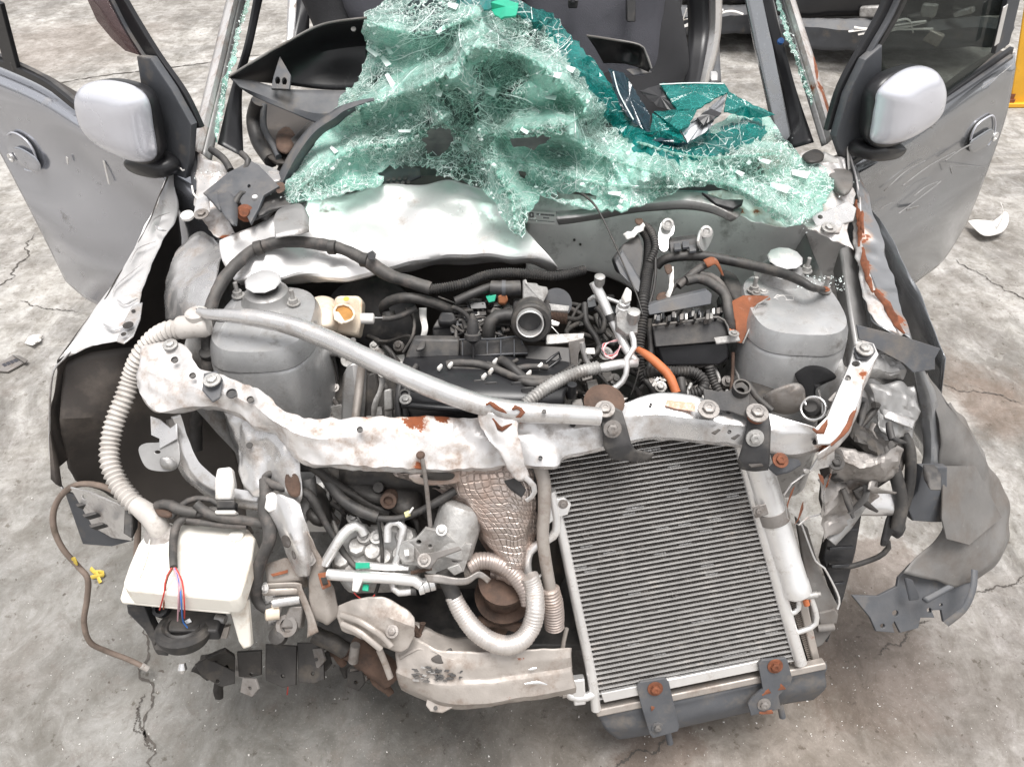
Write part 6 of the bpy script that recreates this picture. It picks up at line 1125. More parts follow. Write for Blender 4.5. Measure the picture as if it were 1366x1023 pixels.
# refrigerant fittings by the bulkhead
tube('service_pipe', zs([(792, 376, .93), (800, 392, .91), (812, 418, .88), (826, 446, .85), (838, 470, .83), (849, 484, .82)]), [.010, .0105, .009, .009, .009, .009], M_alu, sides=16, label='bright service pipe with a screw cap')
lathe('screw_cap', Z(800, 371, .945), (0, -.1, 1), [(-.018, .008), (-.012, .0105), (.004, .0105), (.006, .007)], M_cast, sides=14); lathe('teal_band', Z(815, 424, .875), (.35, -.6, -.7), [(-.007, .0095), (.007, .0095)], M_rubber, sides=16)
slab('valve_block', [(822, 418, .90), (832, 412, .905), (851, 430, .895), (851, 444, .87), (836, 447, .865), (823, 436, .88)], 0, (0, .02, -.03), M_cast, bevel=.002, label='square aluminium valve block'); lathe('screw_cap', Z(845, 420, .91), (0, -.1, 1), [(-.02, .008), (-.01, .0125), (.008, .0125), (.010, .009)], M_cast, sides=16)
PS = lathe('pressure_switch', Z(831, 412, .90), (.05, -.1, 1), [(-.01, .013), (0, .014), (.006, .014), (.008, .012), (.016, .0115), (.018, .009)], M_alu, sides=8); slab('switch_plug', [(829, 398, .93), (836, 382, .95), (843, 388, .945), (842, 402, .93), (834, 406, .92)], 0, (0, .01, -.01), M_conn, PS, bevel=.003)
tube('cooler_pipe', zs([(842, 444, .87), (846, 456, .86), (845, 466, .85), (836, 478, .84), (836, 496, .82), (828, 512, .80), (814, 520, .79)]), .0058, M_alu, sides=12); tube('cooler_pipe', zs([(848, 484, .82), (825, 486, .83), (805, 490, .83), (795, 492, .825)]), .0095, M_alu, sides=16)
tube('corrugated_hose', zs([(799, 490, .83), (775, 496, .83), (745, 508, .825), (718, 525, .82), (700, 540, .81)]), .0135, M_cast, cor=(.0062, .0026), sides=18, label='pale ribbed hose leading forward to the support')
tube('cooler_pipe', zs([(786, 400, .88), (790, 396, .89), (806, 397, .89), (826, 404, .88)]), .004, M_alu); tube('orange_sleeve', zs([(851, 466, .84), (864, 474, .84), (880, 488, .83), (893, 502, .82), (902, 524, .80)]), [.006, .0085, .009, .009, .0085], M_orange, sides=14, label='orange heat sleeve hose')
for i in range(5): tube('thin_wire', zs([(824, 452 + i, .84), (808 - i * 2, 460, .84), (806 + i, 474, .83), (820, 478 - i * 2, .83), (828 + i, 458, .84)]), .0011, (M_pink, M_conn, M_red, M_pink, M_grey)[i], sides=5)
# dipping cables on the right of the engine
for L, r in (([(780, 405, .84), (782, 430, .82), (795, 450, .80), (800, 465, .79), (790, 475, .78)], .007), ([(795, 410, .84), (806, 425, .82), (802, 445, .80), (785, 440, .79)], .006), ([(810, 400, .85), (800, 430, .81), (815, 450, .79)], .005)): tube('cable', zs(L), r, M_rubber)
lathe('horn_disc', Z(806, 536, .855), (0, -.35, 1), [(-.012, .02), (-.006, .034), (0, .036), (.004, .030), (.006, .026), (.007, .010), (.009, .004)], M_rustd, sides=30, label='round brown disc behind the support')
slab('horn_bracket', [(778, 526, .85), (800, 530, .855), (838, 530, .855), (830, 536, .85), (790, 536, .85)], 0, (0, 0, -.003), M_steel, bevel=.0008)
for u, v in ((762, 520), (790, 512), (745, 530), (770, 538), (735, 520), (782, 500)): slab('bracket_tab', [(u - 8, v - 4), (u + 6, v - 7), (u + 9, v + 4), (u - 5, v + 8)], .79, (0, .01, -.02), (M_steel, M_black)[u % 2], bevel=.002)
lathe('black_stub', Z(763, 518, .82), (0, 0, 1), [(-.02, .009), (.01, .009), (.011, .005)], M_black2, sides=14)
tube('corrugated_conduit', zs([(858, 305, .96), (866, 320, .95), (866, 345, .93), (862, 372, .91), (858, 400, .89), (856, 430, .86), (852, 460, .83), (852, 488, .80), (860, 505, .78)]), .0125, M_rubber, cor=(.0058, .0026), sides=16, label='upright black corrugated conduit')
tube('corrugated_conduit', zs([(852, 300, .97), (862, 302, .97), (870, 312, .965), (874, 330, .95), (866, 350, .93)]), .0085, M_rubber, cor=(.0052, .002), sides=14); tube('cable', zs([(874, 330, .95), (874, 370, .91), (868, 400, .88), (858, 425, .86)]), .003, M_rubber)
tube('corrugated_conduit', zs([(853, 500, .78), (872, 496, .80), (900, 496, .80), (925, 497, .80), (938, 508, .79), (936, 520, .78), (920, 526, .77)]), .012, M_rubber, cor=(.0058, .0022), sides=16); tube('corrugated_conduit', zs([(946, 488, .79), (950, 505, .77), (960, 525, .75)]), .010, M_rubber, cor=(.0058, .002), sides=14)
tube('corrugated_conduit', zs([(908, 505, .80), (910, 520, .79), (912, 535, .77)]), .008, M_rubber)
slab('ecu_case', [(818, 345, .93), (832, 326, .95), (852, 312, .96), (858, 330, .95), (854, 385, .89), (842, 372, .90), (824, 362, .91)], 0, (0, .03, -.02), M_black, bevel=.004, label='black plastic case behind the conduit'); slab('case_face', [(820, 347, .935), (830, 332, .948), (854, 372, .91), (852, 388, .90), (826, 362, .92)], 0, (0, -.01, .0), M_grey, bevel=.002)
loft('torn_cloth', [zs([(832, 314, .965), (842, 308, .975), (856, 298, .985)]), zs([(836, 320, .96), (848, 314, .97), (860, 302, .98)]), zs([(846, 318, .965), (852, 312, .972), (858, 306, .975)])], M_conn, nu=16, nv=4, amp=.005, scale=50, label='torn white tape end on the conduit'); blob('rusty_tip', [(847, 293), (856, 292), (858, 298), (850, 300)], .985, .004, M_rustd)
slab('relay_box', [(892, 322, .945), (934, 316, .95), (938, 330, .935), (930, 337, .93), (894, 338, .93)], 0, (0, .03, -.01), M_black, bevel=.003, label='black connector block bolted to the bulkhead')
for u, v in ((904, 330), (915, 327), (924, 332)): slab('pin_block', [(u - 5, v - 5), (u + 4, v - 6), (u + 5, v + 2), (u - 4, v + 3)], .948, (0, .0, -.006), M_grey, bevel=.001)
for px, c, z in (([(882, 298), (890, 293), (898, 298), (898, 312), (892, 318), (890, 334), (881, 334), (878, 318)], (890, 300), .97), ([(931, 322), (934, 308), (942, 301), (950, 308), (949, 318), (940, 334), (934, 332)], (941, 310), .965)):
    b = plate('mount_bracket', px, plane3(Z(px[0][0], px[0][1], z), Z(px[2][0], px[2][1], z), Z(px[-2][0], px[-2][1], z - .035)), M_alu, thick=.003, curved=True); lathe('rubber_mount', Z(c[0], c[1], z + .004), (0, -.8, .6), [(0, .0125), (.008, .0125), (.009, .008), (.006, .005)], M_cast, b, sides=22)
tube('bonnet_release_cable', zs([(690, 232, 1.03), (720, 238, 1.03), (752, 246, 1.02), (775, 258, 1.02), (795, 276, 1.01), (815, 315, .975), (835, 360, .93), (850, 395, .90), (857, 420, .88)]), [.007, .008, .006, .003, .0018, .0016, .0016, .0016, .0016], M_rubber, n=70, sides=8, label='thin black cable trailing from under the glass to the fuse box')
tube('thin_cable', zs([(853, 490, .81), (848, 510, .79), (842, 526, .77)]), .0012, M_rubber, sides=5)
tube('coolant_hose', zs([(876, 356, .90), (885, 347, .915), (905, 342, .925), (940, 342, .925), (980, 349, .92), (1015, 357, .92), (1048, 366, .925), (1070, 376, .93), (1084, 384, .925), (1102, 387, .90)]), [.009, .0105, .0105, .0105, .0105, .0105, .0105, .009, .007, .005], M_rubber, sides=16, label='black hose crossing from the fuse box to the right tower')
slab('cable_lug', [(1092, 384, .905), (1102, 381, .905), (1108, 387, .902), (1100, 391, .90)], 0, (0, 0, -.003), M_steel); bolt(Z(1101, 386, .906), (0, 0, 1), .005, M_rust, CAR)
FB = slab('fuse_box', [(870, 433, .855), (962, 424, .86), (968, 430, .855), (976, 455, .825), (874, 464, .82)], 0, (0, .05, -.02), M_black, bevel=.003, label='open black fuse box with dusty front and broken lid'); slab('box_base', [(876, 462, .815), (972, 454, .82), (973, 478, .79), (960, 488, .775), (884, 489, .775)], 0, (0, .05, -.03), M_black2, FB, bevel=.005)
slab('fuse_lid', [(862, 408, .885), (880, 402, .89), (944, 387, .905), (950, 392, .90), (949, 406, .885), (866, 421, .87)], 0, (0, .02, -.008), M_grey, FB, bevel=.002, label='dark grey fuse box lid')
rr = random.Random(4)
for i in range(26):
    u = 874 + i * 3.5 + rr.uniform(-2, 2); v = 426 - (u - 870) * .1 + rr.uniform(-5, 3); w_ = rr.uniform(2.5, 5); z = .872 + rr.uniform(-.004, .006)
    slab('relay', [(u, v - 3), (u + w_, v - 4), (u + w_, v + 4), (u, v + 4)], z, (0, .01, -.02), (M_black, M_grey, M_conn, M_black2, M_steel)[i % 5] if i % 7 else M_cast, FB, bevel=.0008)
tube('box_rim', zs([(870, 434, .862), (915, 429, .865), (962, 424, .866), (975, 453, .832)]), .0025, M_greyl, FB, sides=6); slab('box_bracket', [(952, 450, .84), (985, 446, .845), (988, 454, .835), (956, 458, .832)], 0, (0, 0, -.004), M_cast, bevel=.001); bolt(Z(979, 445, .852), (0, 0, 1), .006, M_cast, CAR)
slab('latch_tab', [(972, 436, .85), (979, 434, .85), (980, 443, .845), (974, 444, .845)], 0, (0, .0, -.01), M_orange, bevel=.001); tube('box_seal', zs([(866, 425, .86), (866, 440, .84), (868, 465, .81), (866, 492, .78)]), .006, M_rubber)
for L, r in (([(915, 375, .90), (935, 372, .90), (955, 382, .90), (968, 395, .89), (972, 420, .87), (976, 440, .84)], .010), ([(930, 365, .90), (955, 372, .90), (972, 398, .88), (980, 430, .85)], .007), ([(905, 382, .89), (930, 360, .91), (945, 352, .91)], .008), ([(890, 395, .88), (902, 378, .89), (920, 372, .89)], .006)): tube('taped_harness', zs(L), r, M_tape, amp=.001)
blob('rubber_boot', [(963, 362), (980, 370), (990, 395), (985, 415), (972, 400), (962, 380)], .86, .02, M_rubber)
loft('rusty_strap', [zs([(888, 358, .92), (892, 372, .91), (893, 385, .90), (886, 398, .88)]), zs([(898, 356, .92), (899, 372, .91), (898, 386, .90), (892, 402, .88)])], M_conn, nu=16, nv=3, amp=.003, scale=40); blob('rust_patch', [(886, 355), (894, 353), (897, 362), (890, 366)], .925, .004, M_rustd); blob('rust_patch', [(878, 392), (888, 390), (888, 400), (876, 400)], .885, .003, M_rustd)
RBK = slab('rusty_bracket', [(978, 401, .885), (992, 394, .90), (1010, 394, .905), (1027, 395, .905), (1028, 400, .90), (1016, 402, .895), (1006, 409, .885), (1001, 432, .86), (990, 458, .83), (983, 457, .83), (981, 428, .86), (973, 410, .88)], 0, (0, .004, -.003), M_rustbr, bevel=.001, label='orange rusted bracket between the fuse box and the right tower')
tube('bracket_edge', zs([(1027, 396, .908), (1018, 402, .90), (1007, 410, .888), (1002, 432, .864), (991, 458, .834)]), .0018, M_cast, RBK, sides=6); bolt(Z(1018, 389, .90), (0, 0, 1), .006, M_cast, RBK); bolt(Z(1009, 391, .90), (0, 0, 1), .006, M_steel, RBK)
loft('bent_rusty_tab', [zs([(938, 347, .93), (948, 343, .935), (956, 346, .93), (961, 355, .92), (966, 368, .90)]), zs([(944, 357, .92), (950, 354, .925), (954, 353, .925), (958, 358, .915), (963, 368, .90)])], M_rustbr, nu=20, nv=3, label='small bent rusty tab'); tube('rusty_rod', zs([(978, 470, .80), (977, 500, .76), (974, 530, .73)]), .0035, M_rustd)
blob('headlight_back', [(958, 545), (975, 520), (1000, 510), (1030, 520), (1040, 545)], .74, .03, M_dark)
tube('cable', zs([(998, 512, .84), (1010, 530, .83), (1030, 548, .82)]), .006, M_rubber)
# wiper arm, hinge mess, cowl plastics on the left
loft('wiper_arm', [zs([(369, 240, 1.00), (388, 203, 1.05), (412, 172, 1.09), (440, 152, 1.12), (456, 142, 1.13), (480, 135, 1.15), (499, 132, 1.16)]), zs([(376, 246, 1.005), (396, 208, 1.06), (420, 176, 1.10), (446, 158, 1.125), (460, 148, 1.135), (482, 139, 1.15), (499, 134, 1.16)]), zs([(387, 250, .99), (404, 212, 1.04), (428, 180, 1.08), (450, 166, 1.10), (462, 155, 1.12), (482, 143, 1.14), (499, 137, 1.155)])],
     M_grey, nu=50, nv=3, thick=.004, label='dark grey wiper arm lying on the green glass')
slab('wiper_pivot', [(352, 262, 1.0), (366, 242, 1.01), (380, 240, 1.01), (386, 250, 1.0), (372, 268, .99), (352, 290, .98), (344, 288, .98)], 0, (0, .01, -.015), M_black, bevel=.003); blob('rust_patch', [(368, 246), (378, 244), (380, 254), (370, 258)], 1.014, .003, M_rustd)
plate('hinge_cover', [(273, 259), (290, 245), (306, 232), (322, 224), (334, 216), (345, 222), (372, 250), (352, 262), (345, 280), (335, 298), (318, 262), (300, 268), (285, 268)], plane3(Z(273, 259, 1.0), Z(334, 216, 1.04), Z(335, 298, .98)), M_grey, thick=.005, bevel=.0015, holes=[(333, 250, 3)], label='broken dark grey plastic at the foot of the left pillar')
blob('hinge_cup', [(292, 262), (308, 256), (316, 268), (316, 298), (312, 302), (300, 288)], 1.0, .014, M_grey, nrm=(-.3, -.5, .8)); blob('hinge_cup', [(276, 262), (290, 256), (298, 270), (296, 284), (284, 272)], 1.0, .012, M_grey)
lathe('rusty_pivot', Z(327, 284, .99), (.1, -.7, .5), [(-.01, .018), (0, .018), (.002, .012), (.012, .010)], M_rust, sides=16); lathe('wiper_nut', Z(342, 268, 1.0), (0, -.3, 1), [(0, .010), (.004, .010), (.004, .006), (.012, .006)], M_alu, sides=12)
for L, r in (([(313, 272, 1.0), (322, 258, 1.01), (334, 262, 1.0)], .006), ([(322, 205, 1.05), (331, 214, 1.045), (328, 226, 1.03), (316, 232, 1.02)], .007), ([(335, 292, .98), (350, 286, .98), (366, 270, .99)], .006), ([(341, 244, 1.02), (346, 254, 1.01), (344, 264, 1.0)], .004), ([(282, 200, 1.03), (298, 212, 1.03), (308, 228, 1.02)], .008)): tube('plastic_link', zs(L), r, M_black)
blob('cowl_scrap', [(333, 217), (352, 220), (374, 230), (372, 242), (352, 240), (338, 230)], 1.01, .004, M_silver, label='pale bent sheet scrap behind the left wiper pivot'); blob('cowl_rubber', [(352, 262), (400, 255), (410, 268), (395, 276), (365, 282), (345, 290)], .985, .01, M_black)
loft('pillar_foot', [zs([(262, 205, 1.02), (275, 212, 1.02), (300, 220, 1.02)]), zs([(264, 240, .98), (280, 240, .985), (306, 240, .99)]), zs([(262, 280, .95), (282, 285, .95), (308, 290, .955)]), zs([(290, 318, .93), (300, 318, .93), (316, 310, .94)])], M_white, nu=24, nv=8, cross='smooth', amp=.009, scale=22, seed=14, label='dented pale sheet metal at the foot of the left pillar')
prism('hinge_plate', zs([(262, 268, .985), (280, 260, .99), (280, 284, .975), (274, 292, .965), (258, 290, .965)]), (0, 0, .003), M_silver); bolt(Z(269, 286, .975), (0, -.3, 1), .009, M_steel, CAR); lathe('hinge_ball', Z(250, 288, .965), (0, -.3, 1), [(-.008, .008), (-.003, .014), (.003, .014), (.008, .006)], M_conn, sides=18)
tube('pillar_post', zs([(258, 202, 1.01), (262, 228, .98), (266, 258, .95)]), .022, M_grey, flat=.6)
tube('wire_hook', zs([(238, 220, 1.0), (244, 228, .99), (252, 222, .99)]), .002, M_conn, sides=6); tube('wire_hook', zs([(256, 248, .985), (258, 258, .975), (264, 266, .97)]), .002, M_conn, sides=6)
# right pillar foot
loft('pillar_foot', [zs([(1070, 205, 1.02), (1100, 205, 1.03), (1128, 215, 1.02)]), zs([(1060, 235, 1.0), (1098, 240, 1.0), (1134, 245, .99)]), zs([(1050, 268, .98), (1090, 275, .98), (1138, 270, .97)]), zs([(1070, 300, .96), (1100, 312, .95), (1130, 318, .94)]), zs([(1080, 310, .95), (1110, 325, .94), (1134, 335, .93)])], M_white, nu=40, nv=8, cross='smooth', amp=.011, scale=20, seed=17, label='torn pale sheet metal at the foot of the right pillar')
slab('hinge_plate', [(1078, 282, .985), (1100, 284, .98), (1130, 270, .985), (1142, 280, .97), (1138, 296, .96), (1124, 300, .96), (1120, 312, .955), (1096, 312, .955), (1088, 302, .96)], 0, (0, 0, .004), M_silver, bevel=.002); bolt(Z(1106, 304, .968), (0, -.3, 1), .009, M_cast, CAR); lathe('hole', Z(1094, 290, .985), (0, -.3, 1), [(0, .005), (.002, .005)], M_dark, sides=12)
blob('lining_roll', [(1100, 232), (1116, 226), (1134, 232), (1136, 252), (1126, 262), (1116, 256), (1108, 244)], 1.0, .014, M_greyl); tube('pillar_pipe', zs([(1097, 208, 1.03), (1108, 214, 1.02), (1120, 220, 1.01)]), .010, M_conn); blob('dark_hinge', [(1070, 208), (1086, 200), (1098, 206), (1096, 216), (1078, 218)], 1.03, .008, M_dark); tube('spike', zs([(1132, 176, 1.08), (1131, 200, 1.04), (1133, 226, 1.0)]), [.001, .004, .006], M_conn, flat=.4)
loft('cowl_end', [zs([(945, 258, 1.0), (975, 255, 1.0), (1000, 262, .99), (1020, 275, .98)]), zs([(950, 275, .99), (975, 270, .985), (1010, 285, .975), (1050, 300, .965)]), zs([(975, 290, .975), (990, 292, .97), (1020, 300, .965), (1048, 306, .96)])], M_white, nu=30, nv=5, amp=.006, scale=22)
slab('black_tongue', [(936, 256, 1.015), (960, 266, 1.01), (992, 266, 1.01), (990, 272, 1.005), (978, 278, 1.0), (955, 272, 1.0)], 0, (0, 0, -.006), M_black2, bevel=.001)
# loose dashboard panels over the scuttle on the left
dp = plane3(Z(305, 104, 1.14), Z(487, 26, 1.26), Z(465, 120, 1.10))
DPN = loft('dashboard_panel', [zs([(305, 103, 1.15), (345, 78, 1.18), (380, 58, 1.20), (430, 33, 1.23), (489, 24, 1.25)]), zs([(310, 106, 1.14), (352, 95, 1.14), (395, 80, 1.14), (440, 65, 1.15), (490, 60, 1.16)]), zs([(312, 107, 1.13), (355, 110, 1.10), (400, 116, 1.08), (440, 120, 1.07), (490, 120, 1.07)])], M_black2, nu=50, nv=8, cross='smooth', thick=.004, label='large curved black dashboard panel torn loose beside the left pillar')
tube('panel_edge_highlight', zs([(305, 103, 1.153), (345, 78, 1.183), (380, 58, 1.203), (430, 33, 1.233), (489, 24, 1.253)]), .003, M_greyl, DPN, sides=6)  # pale tube paints the rim light along the black panel's top edge
loft('dashboard_panel', [zs([(308, 105, 1.145), (335, 108, 1.13), (380, 119, 1.11), (430, 121, 1.10), (470, 122, 1.10)]), zs([(318, 115, 1.13), (345, 126, 1.11), (385, 142, 1.08), (425, 152, 1.07), (460, 148, 1.07)]), zs([(322, 118, 1.12), (345, 132, 1.10), (385, 149, 1.07), (425, 165, 1.05), (450, 165, 1.05)])], M_grey, nu=40, nv=5, thick=.003, label='grey lower edge of the loose dashboard panel')
plate('moulded_bracket', [(374, 78), (388, 102), (386, 120), (363, 119), (366, 104)], plane3(Z(374, 78, 1.17), Z(386, 120, 1.12), Z(363, 119, 1.12)), M_grey, thick=.006, holes=[(371, 109, 4, 1.4), (380, 110, 4, 1.4)], bevel=.001)
lathe('screw_eye', Z(472, 40, 1.22), (0, -.7, .7), [(0, .006), (.004, .006), (.004, .003)], M_greyl, sides=12)
for L, r, m_ in (([(345, 135, 1.05), (338, 160, 1.0), (345, 190, .96), (362, 215, .95)], .018, M_black), ([(352, 140, 1.04), (352, 170, 1.0), (365, 195, .98), (372, 210, .97)], .008, M_grey), ([(420, 170, 1.0), (400, 190, .98), (380, 205, .97)], .02, M_black)): tube('dashboard_rib', zs(L), r, m_)
blob('dashboard_core', [(340, 130), (380, 145), (425, 165), (410, 195), (380, 220), (345, 195)], .96, .01, M_under, back=3); blob('brown_knob', [(370, 180), (384, 170), (395, 185), (385, 205), (370, 200)], .985, .012, M_rustd)
# loose vent panel right of the glass
loft('vent_panel', [zs([(783, 48, 1.17), (810, 52, 1.17), (835, 56, 1.16), (852, 60, 1.16), (862, 72, 1.14), (869, 92, 1.11)]), zs([(795, 66, 1.14), (815, 66, 1.14), (838, 68, 1.13), (852, 72, 1.13), (858, 82, 1.12), (866, 94, 1.105)]), zs([(805, 84, 1.10), (820, 84, 1.10), (835, 86, 1.10), (850, 90, 1.10), (858, 93, 1.10), (866, 96, 1.10)])], M_black2, nu=34, nv=5, cross='smooth', thick=.004, label='black vent panel lying behind the glass')
tube('panel_edge_highlight', zs([(783, 48, 1.173), (810, 52, 1.173), (852, 60, 1.163), (862, 72, 1.143), (869, 92, 1.113)]), .003, M_greyl, sides=6); slab('vent_lip', [(835, 92, 1.10), (860, 90, 1.10), (870, 96, 1.09), (845, 100, 1.09)], 0, (0, 0, -.004), M_grey)  # bright edge of the black vent panel put in as pale colour
loft('ribbed_duct', [zs([(492, 240, .99), (530, 222, 1.0), (560, 226, .995)]), zs([(500, 252, .975), (530, 248, .98), (562, 236, .985)])], M_grey, nu=20, nv=4, thick=.004)
for i in range(6): lathe('duct_hole', Z(503 + i * 7.5, 241 - i * .6, .993), (0, -.6, .8), [(0, .005), (.002, .005)], M_black, sides=10)
for i in range(7): lathe('duct_hole', Z(500 + i * 7.5, 249 - i * .9, .986), (0, -.6, .8), [(0, .0045), (.002, .0045)], M_black, sides=10)
# sticker on the bulkhead
LBp = [PL(u, v, Y(720, 290, 1.553), Vector((0, -1, .25))) for u, v in [(701, 281), (742, 284), (741, 300), (702, 297)]]
LBL = prism('paint_sticker', LBp, (0, .0006, 0), M_label, bevel=0, label='small white sticker with a square mark and tiny print')
def lb(s, t): return LBp[0].lerp(LBp[1], s).lerp(LBp[3].lerp(LBp[2], s), t) + Vector((0, -.0012, .0003))
mk('printed_mark', [lb(.12, .12), lb(.26, .12), lb(.26, .5), lb(.12, .5)], [(0, 1, 2, 3)], M_ink, LBL, smooth=0); mk('printed_mark', [lb(.16, .2) + Vector((0, -.0004, 0)), lb(.22, .2) + Vector((0, -.0004, 0)), lb(.22, .42) + Vector((0, -.0004, 0)), lb(.16, .42) + Vector((0, -.0004, 0))], [(0, 1, 2, 3)], M_label, LBL, smooth=0)
rr = random.Random(2)
for (a, b, t, h) in ((.36, .92, .16, .13), (.58, .78, .42, .12), (.1, .94, .72, .06)):
    s = a; vs = []; fs = []
    while s < b:
        w_ = rr.uniform(.012, .03); k = len(vs); vs += [lb(s, t), lb(s + w_, t), lb(s + w_, t + h), lb(s, t + h)]; fs.append((k, k + 1, k + 2, k + 3)); s += w_ + .012
    mk('fine_print', vs, fs, M_ink, LBL, smooth=0)
for u, v in ((746, 292), (766, 320), (774, 326)): lathe('hole', PL(u, v, Y(720, 290, 1.575), Vector((0, -1, .2))), (0, -1, .2), [(0, .003), (.003, .003)], M_dark, sides=10)
# washer tube hanging beside the bottle
tube('washer_tube', zs([(182, 740, .50), (184, 705, .55), (180, 676, .60), (160, 660, .62), (135, 648, .62), (105, 646, .60), (84, 658, .57), (72, 680, .53), (72, 705, .49), (84, 732, .44), (104, 755, .39), (117, 772, .36), (116, 800, .30), (112, 830, .24), (120, 856, .18), (142, 868, .13), (168, 878, .09), (192, 889, .06)]), .0062, M_cut, sides=10, n=120, label='long brown rubber tube looping down to the floor at the left')
tube('frayed_end', zs([(188, 887, .065), (197, 892, .05)]), .0075, M_hosew, n=6); slab('yellow_clip', [(97, 748, .41), (103, 746, .41), (105, 754, .40), (99, 756, .39)], 0, (0, 0, .012), M_yellow, bevel=.002)
# ------------------------------------------------------------------ the shattered windscreen, draped over the scuttle
GL = thing('shattered_windscreen', 'crumpled sheet of shattered green windscreen glass heaped over the scuttle', 'windscreen', Z(700, 250, .98)); ROOT = GL
OUT = [(345, 272), (372, 258), (398, 222), (424, 190), (440, 160), (455, 128), (478, 108), (492, 70), (482, 40), (486, 20), (515, 3), (560, -6), (620, -12), (680, -4), (735, 20), (775, 62), (812, 108), (836, 145), (868, 172), (905, 190), (945, 172), (985, 150), (1030, 158), (1042, 182), (1066, 205), (1100, 225), (1114, 248), (1096, 280), (1064, 302), (1046, 300),
       (1020, 282), (990, 262), (952, 248), (915, 250), (882, 264), (835, 281), (790, 280), (745, 270), (722, 262), (704, 288), (697, 318), (680, 308), (668, 282), (655, 262), (640, 252), (612, 240), (575, 232), (545, 228), (520, 238), (500, 250), (470, 255), (430, 266), (390, 272)]
CT = [(345, 272, .985), (400, 250, 1.0), (440, 170, 1.06), (480, 110, 1.13), (490, 40, 1.22), (560, 0, 1.28), (640, -5, 1.30), (700, 10, 1.27), (760, 60, 1.2), (810, 110, 1.13), (850, 170, 1.06), (905, 200, 1.03), (1000, 165, 1.06), (1045, 190, 1.05), (1100, 240, 1.01), (1060, 298, .985), (980, 262, 1.0), (900, 250, 1.02), (800, 275, 1.0), (700, 245, 1.03),
      (688, 312, .97), (612, 225, 1.02), (560, 225, 1.02), (490, 245, 1.01), (600, 100, 1.24), (560, 150, 1.14), (655, 120, 1.15), (720, 110, 1.20), (600, 180, 1.08), (655, 200, 1.05), (690, 170, 1.10), (760, 175, 1.12), (740, 205, 1.06), (820, 220, 1.05), (520, 90, 1.17), (640, 55, 1.25), (560, 60, 1.2), (500, 180, 1.07), (780, 130, 1.16), (950, 215, 1.04), (880, 225, 1.06), (1010, 225, 1.04)]
def inside(u, v, P):
    c = False; j = len(P) - 1
    for i in range(len(P)):
        if (P[i][1] > v) != (P[j][1] > v) and u < (P[j][0] - P[i][0]) * (v - P[i][1]) / (P[j][1] - P[i][1]) + P[i][0]: c = not c
        j = i
    return c
FOLDS = [([(455, 150), (520, 130), (600, 95), (650, 40)], .035), ([(560, 120), (600, 170), (640, 200), (680, 260), (688, 310)], .03), ([(620, 60), (700, 75), (750, 110), (780, 150), (700, 185), (640, 175)], .035), ([(690, 170), (740, 175), (820, 215), (900, 235), (980, 250), (1050, 290)], .035), ([(600, 230), (680, 215), (800, 245), (900, 250)], .02), ([(850, 190), (930, 210), (1040, 205)], .025), ([(490, 30), (560, 45), (640, 20)], .03), ([(640, 180), (630, 120), (660, 60)], .03), ([(400, 250), (470, 200), (540, 190), (600, 150)], .02)]
FP = [(cr([Vector((a, b, 0)) for a, b in f], 40), h) for f, h in FOLDS]
def idw(u, v):
    s = t = 0
    for a, b, z in CT:
        w_ = 1 / (((u - a) ** 2 + (v - b) ** 2) + 60) ** 1.6; s += w_ * z; t += w_
    return s / t
CT2 = CT + [(a, b, idw(a, b)) for a, b in [(300, 300), (300, 100), (400, -60), (700, -60), (900, 20), (1100, 100), (1160, 240), (1100, 340), (900, 300), (760, 330), (640, 330), (560, 280)]]
rf = random.Random(5)
for k in range(26):   # extra creases
    a, b = rf.uniform(400, 1080), rf.uniform(10, 280)
    if inside(a, b, OUT): CT2.append((a, b, idw(a, b) + rf.choice((-.022, .022, .012, -.014))))
_d = geometry.delaunay_2d_cdt([Vector((a, b)) for a, b, z in CT2], [], [], 0, .01)
_z = [CT2[o[0]][2] for o in _d[3]]
def gz(u, v):
    z = None
    for f in _d[2]:
        A, B, C_ = (_d[0][i] for i in f); den = (B.y - C_.y) * (A.x - C_.x) + (C_.x - B.x) * (A.y - C_.y)
        w1 = ((B.y - C_.y) * (u - C_.x) + (C_.x - B.x) * (v - C_.y)) / den; w2 = ((C_.y - A.y) * (u - C_.x) + (A.x - C_.x) * (v - C_.y)) / den; w3 = 1 - w1 - w2
        if min(w1, w2, w3) >= -1e-6: z = w1 * _z[f[0]] + w2 * _z[f[1]] + w3 * _z[f[2]]; break
    if z is None: z = idw(u, v)
    z = z * .75 + idw(u, v) * .25; q = Vector((u, v, 0))
    for P, h in FP:
        d = min((p - q).length for p in P[::2]); z += h * 1.25 * (max(0, 1 - d / 26) ** 1.2 - .2 * math.exp(-((d - 30) / 14) ** 2))
    return z + noise.noise(Vector((u / 16, v / 12, 2))) * .0035
rg = random.Random(21); pts = []; STEP = 6.2
P2 = [(a, b) for a, b in OUT]
for i in range(len(P2)):   # ragged rim
    a, b = Vector(P2[i]), Vector(P2[(i + 1) % len(P2)]); n = max(1, int((b - a).length / 6))
    for k in range(n): q = a.lerp(b, k / n); pts.append((q.x + rg.uniform(-2.5, 2.5), q.y + rg.uniform(-2.5, 2.5)))
nr = len(pts); rim = pts[:]
v = -12
while v < 320:
    u = 340
    while u < 1118:
        a, b = u + rg.uniform(-2.6, 2.6), v + rg.uniform(-2.2, 2.2)
        if inside(a, b, rim): pts.append((a, b))
        u += STEP
    v += STEP * .85
def hole_at(u, v):   # torn gaps where the dark scuttle shows through
    return any(((u - a) / ra) ** 2 + ((v - b) / rb) ** 2 < 1 + .5 * noise.noise(Vector((u / 12, v / 12, 1))) for a, b, ra, rb in ((584, 188, 20, 18), (706, 188, 26, 9), (545, 232, 40, 10), (765, 262, 34, 5)))
